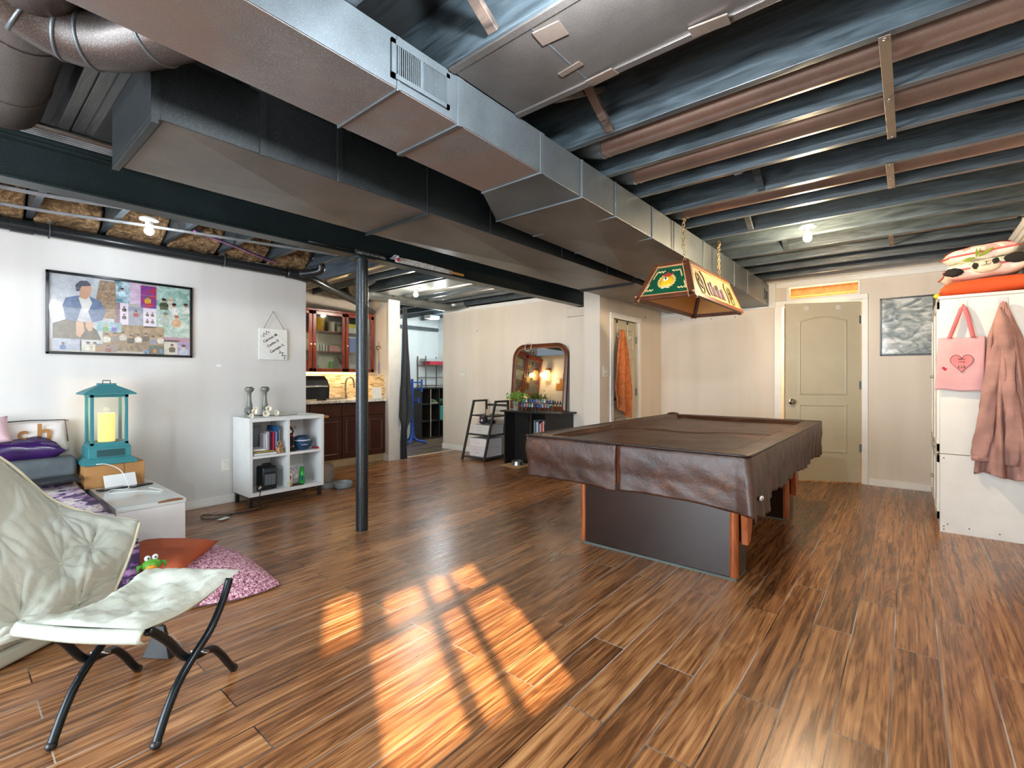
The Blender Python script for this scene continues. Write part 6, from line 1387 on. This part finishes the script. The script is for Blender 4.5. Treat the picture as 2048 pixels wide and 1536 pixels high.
for c_, r_, s_, m_ in (((-4.72, 4.99, .565), .062, (1.1, .9, .85), '#23252f'), ((-4.635, 5.07, .545), .06, (1.3, .9, .6), '#23252f')): build(MB().sph(c_, r_, s_), 'head' if c_[0] < -4.7 else 'body', mat(m_, .95, bump=.6, bs=200), t, smooth=True)
for dx in (-.03, .026): build(MB().sph((-4.72+dx, 4.94, .57), .02, (1, .35, 1), 12, 8), 'eye', mat('#d8a9b5', .4), t, smooth=True); build(MB().sph((-4.72+dx*1.6, 4.985, .622), .018, (.7, .5, 1.2), 8, 6), 'ear', mat('#23252f', .9), t, smooth=True)
tag(build(MB().lathe([(.03, 0), (.038, .002), (.040, .085), (.036, .085), (.034, .006), (0, .006)], (-4.70, 5.08, .639), 4), 'glass_tealight', mat('#b8a38d', .15)), 'small square glass tealight on the top board of the ladder shelf', 'candle holder')

# ------------------------------------------------ back wall poster
t = thing('framed_poster', 'black-framed glossy dark poster on the back wall beside the door', 'picture', (-.03, YB, 1.41))
px0, px1, pz0, pz1 = -.247, .20, 1.415, 2.035
b = MB(); f = .016; Yb = YB-.002
for q in ((px0, px1, pz0, pz0+f), (px0, px1, pz1-f, pz1), (px0, px0+f, pz0, pz1), (px1-f, px1, pz0, pz1)): b.box(q[0], q[1], Yb-.02, Yb, q[2], q[3])
build(b, 'frame', M_BLK, t, bev=.002)
t_ = NT('poster_painted_reflection'); P_ = t_.wpos(); t_.set(t_.ramp(t_.noise(5, 6, .6, 1.6, t_.n('Mapping', Vector=P_, Scale=(1, 1, 2)).outputs[0]), [(.25, '#545f63'), (.42, '#8d9799'), (.54, '#bcc2c1'), (.62, '#e2e5e1')]), .10); t_.bump(t_.noise(4, 3, .5, .5, P_), .25, .02)  # pale streaks paint a window's reflection into the dark poster
build(MB().box(px0+f, px1-f, Yb-.008, Yb, pz0+f, pz1-f), 'poster', t_.m, t)

# ------------------------------------------------ white cabinet at the right
t = thing('white_cabinet', 'tall white cabinet with panelled doors at the right edge, its side towards the camera', 'cabinet', (.41, 5.4, 0))
wx0, wx1, wy0_, wy1_, wh = .178, .655, 4.89, 6.05, 1.775
m_wc = mat('#dad8d0', .42, var=.04)
b = MB(); b.box(wx0, wx1, wy0_, wy0_+.018, 0, .594); b.box(wx0, wx1, wy0_, wy0_+.018, .598, wh); build(b, 'side_panel', m_wc, t, bev=.0015)
build(MB().box(wx0, wx1, wy1_-.018, wy1_, 0, wh), 'side_panel', m_wc, t); build(MB().box(wx1-.01, wx1, wy0_+.018, wy1_-.018, .02, wh-.02), 'back_panel', m_wc, t)
build(MB().box(wx0, wx0+.005, wy0_+.018, wy1_-.018, .0, wh), 'face_frame', m_wc, t)
build(MB().box(wx0-.012, wx1, wy0_-.012, wy1_+.012, wh, wh+.022), 'top_board', m_wc, t, bev=.003)
for z in (.06, .60, 1.18): build(MB().box(wx0+.02, wx1-.01, wy0_+.018, wy1_-.018, z, z+.018), 'shelf', m_wc, t)
for z0, z1, y0, y1 in ((.09, .585, wy0_+.02, 5.46), (.09, .585, 5.48, wy1_-.02), (.61, 1.76, wy0_+.02, 5.46), (.61, 1.76, 5.48, wy1_-.02)):
    d = MB(); f = .06; d.box(wx0-.018, wx0, y0, y0+f, z0, z1); d.box(wx0-.018, wx0, y1-f, y1, z0, z1); d.box(wx0-.018, wx0, y0, y1, z0, z0+f); d.box(wx0-.018, wx0, y0, y1, z1-f, z1); d.box(wx0-.010, wx0-.004, y0+f, y1-f, z0+f, z1-f)
    dd = build(d, 'cabinet_door', m_wc, t, bev=.002); build(MB().sph((wx0-.03, y1-.03 if y0 < 5.4 else y0+.03, (z0+z1)/2), .013), 'knob', mat('#b9b3a6', .3, .5), dd, smooth=True)
for x, z in ((.222, .065), (.200, .045), (.200, .022), (.340, .052), (.50, .045), (.200, .565)): build(MB().cyl((x, wy0_+.001, z), (x, wy0_-.0015, z), .0045, n=10), 'screw_head', mat('#3c3a38', .4, .5), t)
for x in (.305, .515):
    t2 = thing('adhesive_hook', ('left' if x < .4 else 'right') + ' clear stick-on hook near the top of the white cabinet side', 'hook', (x, wy0_, 1.70), 'stick-on hooks on the cabinet side')
    t_ = NT('clear_hook_plate'); t_.set('#c3c2c6', .15); build(MB().box(x-.026, x+.026, wy0_-.004, wy0_-.0005, 1.69, 1.755), 'plate', t_.m, t2, bev=.001)
    build(MB().tube(curve([(x, wy0_-.004, 1.725), (x, wy0_-.018, 1.708), (x, wy0_-.026, 1.712), (x, wy0_-.028, 1.722)], 8), .003, 6), 'hook', mat('#9a9a9c', .2, .8), t2, smooth=True)
# cushions on top
CZ = wh+.0225
def cush(nm, lb, c, a, bh, h, rz, m, sd, tilt=(0, 0), amp=.12):
    M = Matrix.Translation(c) @ Matrix.Rotation(rz, 4, 'Z') @ Matrix.Rotation(tilt[0], 4, 'X') @ Matrix.Rotation(tilt[1], 4, 'Y')
    t = thing(nm, lb, 'cushion', (c[0], c[1], c[2]-h)); b = MB(); b.pillow(M, a, bh, h, 18, amp, sd, .38); build(b, 'cushion', m, t, smooth=True); return t, M
m_or = mat('#cf4f1d', .8, var=.1, bump=.3, bs=60)
c1, M1 = cush('orange_cushion', 'orange cushion at the bottom of the pile on the white cabinet', (.43, 5.12, CZ+.062), .265, .24, .062, .04, m_or, 2, (0, -.06))
t_ = NT('bamboo_panda_fabric'); P_ = t_.wpos(); v_ = t_.n('TexVoronoi', Vector=t_.n('Mapping', Vector=P_, Scale=(1, 1, 2.2), Rotation=(0, .6, 0)).outputs[0], Scale=26).outputs[0]; s_ = t_.n('SeparateXYZ', Vector=P_)
pat = t_.ramp(v_, [(.28, '#7da13e'), (.42, '#e9e6d4')]); hi = t_.ramp(t_.math('MULTIPLY_ADD', s_.outputs[2], 10, -19.7), [(.40, 0.0), (.5, 1.0)]); t_.set(t_.mix(hi, '#e6dccb', pat), .85)
c2, M2 = cush('panda_cushion', 'cream cushion with a furry black and white panda face and green leaf pattern', (.425, 5.10, CZ+.196), .235, .22, .068, .03, t_.m, 4, (0, -.10))
fy_ = 4.885
def fur(c, r, sc, col, nm, par=None, seed=0):
    b = MB(); b.sph(c, r, sc, 26, 16)
    for v in b.bm.verts: v.co += (v.co-Vector(c)).normalized()*.006*noise.noise(v.co*90+Vector((seed, 0, 0)))
    return build(b, nm, mat(col, .95, var=.08, bump=.8, bs=240), par, smooth=True)
fz_ = CZ+.175
fur((.425, fy_, fz_+.02), .075, (1.05, .42, .62), '#e0cdb4', 'panda_muzzle', c2)
for x, z, a in ((.370, .030, 1), (.475, .052, -1)): fur((x, fy_-.026, fz_+z-.005), .020, (.9, .4, 1.15), '#2a2420', 'eye_patch', c2, x)
for x, z, s_ in ((.252, -.005, 1), (.585, .060, 1.15)): fur((x, fy_, fz_+z), .050*s_, (1.15, .6, .62), '#1f1c1a', 'panda_ear', c2, x)
b = MB(); b.tube(curve([(.400, fy_-.034, fz_+.026), (.412, fy_-.037, fz_+.020), (.427, fy_-.037, fz_+.027), (.442, fy_-.037, fz_+.024), (.452, fy_-.034, fz_+.034)], 12), .0018, 6); b.tube([(.427, fy_-.037, fz_+.027), (.427, fy_-.035, fz_+.045), (.418, fy_-.034, fz_+.048), (.438, fy_-.034, fz_+.048)], .0018, 6); build(b, 'stitched_mouth', M_BLK, c2)
t_ = NT('tulip_print_fabric'); P_ = t_.wpos(); t_.set(t_.ramp(t_.noise(7, 2, .5, .8, P_), [(.42, '#e9ddce'), (.56, '#e9dccf'), (.60, '#e0a59b')]), .85); M_TUL = t_.m
c3, M3 = cush('leaf_cushion', 'top cushion of the pile, cream with coral edge and big green leaves', (.40, 5.08, CZ+.326), .19, .19, .058, .1, M_TUL, 7, (.12, -.12))
m_coral = mat('#d4625c', .8, var=.05)
for c_, M_, a_, b_ in ((c3, M3, .19, .19), (c2, M2, .235, .22)):
    P = []
    for k in range(40):
        s_ = 4*k/40; i_ = int(s_); f_ = s_-i_; x, y = [(-1+2*f_, -1), (1, -1+2*f_), (1-2*f_, 1), (-1, 1-2*f_)][i_]
        P.append(M_ @ Vector((x*a_*(1-.07*(1-y*y)*abs(x)**3), y*b_*(1-.07*(1-x*x)*abs(y)**3), .004)))
    build(MB().tube(P, .007, 6, True), 'coral_piping', m_coral, c_, smooth=True)
def M3p(x, y, up=.0):
    e = max(0, (1-(x/.19)**4)*(1-(y/.19)**4))**.38; return M3 @ Vector((x, y, .058*e+.003+up))
b = MB(); b.grid(lambda u, v: M3 @ Vector((-.17+.34*u, -.10+.27*v, .062*max(0,(1-((-.17+.34*u)/.19)**4)*(1-((-.10+.27*v)/.19)**4))**.38+.004)), 14, 14); build(b, 'coral_top', m_coral, c3, smooth=True)
def leafshape(P0, P1, wd, par):
    b = MB(); P0, P1 = Vector(P0), Vector(P1); d = P1-P0; n_ = Vector((0, -1, 0)); s_ = d.cross(n_).normalized()
    b.grid(lambda u, v: P0 + d*u + s_*((v-.5)*2*wd*math.sin(math.pi*u)**.8) + n_*.004, 12, 4); build(b, 'printed_leaf', mat('#7f8f2c', .8, var=.1), par, smooth=True, solid=.002)
zc = CZ+.285
leafshape((.385, 4.893, zc-.015), (.475, 4.900, zc+.045), .012, c3); leafshape((.375, 4.893, zc-.02), (.30, 4.898, zc-.035), .012, c3); leafshape((.378, 4.893, zc-.02), (.380, 4.893, zc+.05), .006, c3); leafshape((.385, 4.893, zc-.012), (.40, 4.893, zc+.05), .005, c3)
tag(build(MB().sph((.165, 4.98, CZ+.015), .022, (1, 1.2, .9)), 'yellow_plush', mat('#d9b92e', .9), smooth=True), 'small yellow plush tip showing at the left edge of the cabinet top', 'plush toy')
# pink tote bag on the left hook
t = thing('tote_bag', 'pale pink canvas tote bag with an embroidered heart, hanging from the left hook', 'bag', (.305, 4.86, 1.1))
M_PINK = mat('#d4a2a3', .85, var=.08, vs_=5, bump=.15, bs=300); tw0, tw1, tz0, tz1 = .165, .422, 1.085, 1.475
def bagf(sg):
    def fn(u, v):
        k = 1-v; x = (tw0-.018*v + (tw1-tw0+.012*v)*u); z = tz1 - (tz1-tz0)*v - .012*u*v + .004*math.sin(u*9)
        e = math.sin(math.pi*u)**.6*(.25+.75*math.sin(math.pi*min(1, v*.95+.03)))
        return (x, wy0_-.030 + sg*(.014*e+.001) + .004*noise.noise(Vector((u*4, v*4, sg))) - .010*math.sin(u*7+v*2)*(.3+v*.4)*.6, z)
    return fn
b = MB(); b.grid(bagf(-1), 30, 30); b.grid(bagf(1), 30, 30); build(b, 'bag_body', M_PINK, t, smooth=True, solid=.0015)
m_str = mat('#c4676c', .8)
for off in (-.006, .006):
    P = [Vector((.228, wy0_-.040+off, tz1-.005)), Vector((.262, wy0_-.034+off, 1.58)), Vector((.300, wy0_-.026+off*.5, 1.705)), Vector((.310, wy0_-.026+off*.5, 1.705)), Vector((.335, wy0_-.034+off, 1.60)), Vector((.358, wy0_-.040+off, tz1-.005))]
    C_ = curve(P, 30); b = MB(); b.grid(lambda u, v: C_[int(round(u*30))] + Vector(((v-.5)*.026*(1 if abs(u-.5) > .12 else .35), .0, (v-.5)*.006*0)), 30, 2); build(b, 'strap', m_str, t, smooth=True, solid=.002)
hc = Vector((.296, wy0_-.0475, 1.290))
hp = []
for k in range(40):
    a = 2*math.pi*k/40; hp.append(hc + Vector((.0031*16*math.sin(a)**3*1.25, 0, .0046*(13*math.cos(a)-5*math.cos(2*a)-2*math.cos(3*a)-math.cos(4*a)))))
h_ = MB(); h_.face(hp); build(h_, 'heart_patch', mat('#dc8284', .8), t); build(MB().tube([p+Vector((0,-.001,0)) for p in hp], .0014, 5, True), 'heart_outline', mat('#4a2020', .8), t)
MYn = lambda x, z, y=wy0_-.0495: Matrix(((1,0,0,x), (0,0,-1,y), (0,1,0,z), (0,0,0,1)))
text('baby\nsong', .020, MYn(.296, 1.305), mat('#4a2020', .8), t, ext=.0003)
build(MB().box(.277, .315, wy0_-.0492, wy0_-.0485, 1.248, 1.264), 'badge', mat('#6a2a2c', .7), t); text('BT21', .012, MYn(.296, 1.256, wy0_-.0498), mat('#e9c9c4', .8), t, ext=.0002, bold=.0003)
h2 = Vector((.205, wy0_-.044, 1.245)); hp = [h2 + Vector((.0011*16*math.sin(2*math.pi*k/24)**3, 0, .0012*(13*math.cos(2*math.pi*k/24)-5*math.cos(4*math.pi*k/24)-2*math.cos(6*math.pi*k/24)-math.cos(8*math.pi*k/24)))) for k in range(24)]
h_ = MB(); h_.face(hp); build(h_, 'small_red_heart', mat('#b3202c', .7), t)
# mauve robe on the right hook
def robe():
    t = thing('fleece_robe', 'dusty pink fleece robe hanging from the right hook of the white cabinet', 'robe', (.52, 4.84, .45))
    m = mat('#aa8176', .95, var=.2, vs_=7, bump=.7, bs=260)
    Yw = wy0_-.008
    def body(u, v):
        z = 1.715 - 1.26*v
        hw = .012 + .055*min(1, v*5) + .12*v**1.1; xc = .515 + .035*v
        hwl = hw*(1.0); x = xc + (u-.5)*2*hwl
        bul = math.sin(math.pi*u)**.5
        f = .032*math.sin(u*17+v*3)*min(1, v*2.2) + .018*math.sin(u*37-v*6)*v + .03*noise.noise(Vector((u*5, v*4, 1)))
        y = Yw - .012 - (.035+.035*v)*bul - f*bul
        zz = z + .03*math.sin(u*11)*(v > .95)*0 - .05*abs(u-.5)*v*0
        return (x, y, max(zz, .47+.02*math.sin(u*9)))
    b = MB(); b.grid(body, 70, 80); build(b, 'robe_body', m, t, smooth=True, solid=.006)
    def slv(P, r, nm):
        C_ = curve(P, 26); b = MB()
        N = 20; rr = [r[0]+(r[1]-r[0])*i/26 for i in range(27)]
        rings = []
        for i, p in enumerate(C_):
            ring = []
            for k in range(N):
                a = 2*math.pi*k/N; q = 1+.22*math.sin(a*3+i*.5)+.25*noise.noise(Vector((i*.35, k*.7, 2)))
                ring.append(b.v(p + Vector((math.cos(a)*rr[i]*q, math.sin(a)*rr[i]*.42*q, .012*math.sin(i*1.3)*0))))
            rings.append(ring)
        for A, B_ in zip(rings, rings[1:]):
            for k in range(N): b.f([A[k], A[(k+1)%N], B_[(k+1)%N], B_[k]])
        b.f(rings[0][::-1]); b.f(rings[-1]); build(b, nm, m, t, smooth=True)
        return C_[-1], rr[-1]
    e1, r1 = slv([(.500, Yw-.05, 1.50), (.472, Yw-.065, 1.30), (.432, Yw-.07, 1.02), (.405, Yw-.065, .74), (.398, Yw-.055, .585)], (.030, .050), 'sleeve')
    b = MB(); b.lathe([(r1*1.0, -.012), (r1*1.08, .0), (r1*1.02, .022)], e1, 20, .45); build(b, 'cuff', m, t, smooth=True)
    slv([(.545, Yw-.06, 1.45), (.530, Yw-.085, 1.25), (.545, Yw-.095, 1.0), (.560, Yw-.09, .75), (.553, Yw-.08, .56)], (.028, .045), 'sleeve')
    # hood fold hanging open
    b = MB(); b.grid(lambda u, v: (.490+.05*v+.05*(u-.5)*math.sin(math.pi*v)*2, Yw-.05-.04*math.sin(math.pi*u)*math.sin(math.pi*v), 1.68-.42*v), 14, 24); build(b, 'hood_fold', m, t, smooth=True, solid=.012)
robe()
# books and things on the cabinet's open lower shelves are hidden; folded white umbrella on the beam
t = thing('folded_umbrella', 'folded white umbrella with a wooden handle lying on the flange of the steel beam', 'umbrella', (-3.2, 2.9, 2.115))
b = MB()
for k in range(5): b.tube(curve([(-3.202-.012*(k % 2), 2.36, 2.120+.008*k), (-3.205, 2.6, 2.122+.009*k), (-3.206, 2.98, 2.124+.006*k)], 10), [.008]*11, 8)
build(b, 'canopy', mat('#cfd0cf', .6, var=.2, vs_=40), t, smooth=True)
build(MB().cyl((-3.206, 2.97, 2.137), (-3.206, 3.12, 2.137), .014, n=12), 'handle', mat('#b98d4e', .35), t, smooth='a'); build(MB().sph((-3.19, 2.37, 2.136), .013), 'red_bead', mat('#b01f2c', .3), t, smooth=True)
b = MB(); b.grid(lambda u, v: (-3.215+.03*u+.01*math.sin(v*20), 2.30+.10*v, 2.135+.035*u*math.sin(v*3)), 6, 10); build(b, 'ribbon', mat('#b9c3d4', .5), t, smooth=True, solid=.002)
t = thing('coil_spring', 'black coiled spring hanging on the beam at the top of the post', 'spring', (-3.2, 2.15, 2.12))
build(MB().tube([(-3.19+.014*math.cos(k*1.2), 1.98+.0030*k+.0, 2.126+.014*math.sin(k*1.2)) for k in range(90)], .0028, 5), 'coil', M_GALV, t, smooth=True)
build(MB().tube([(-3.19, 1.62, 2.120), (-3.19, 1.95, 2.124)], .007, 8), 'rod', M_BLK, t, smooth=True)
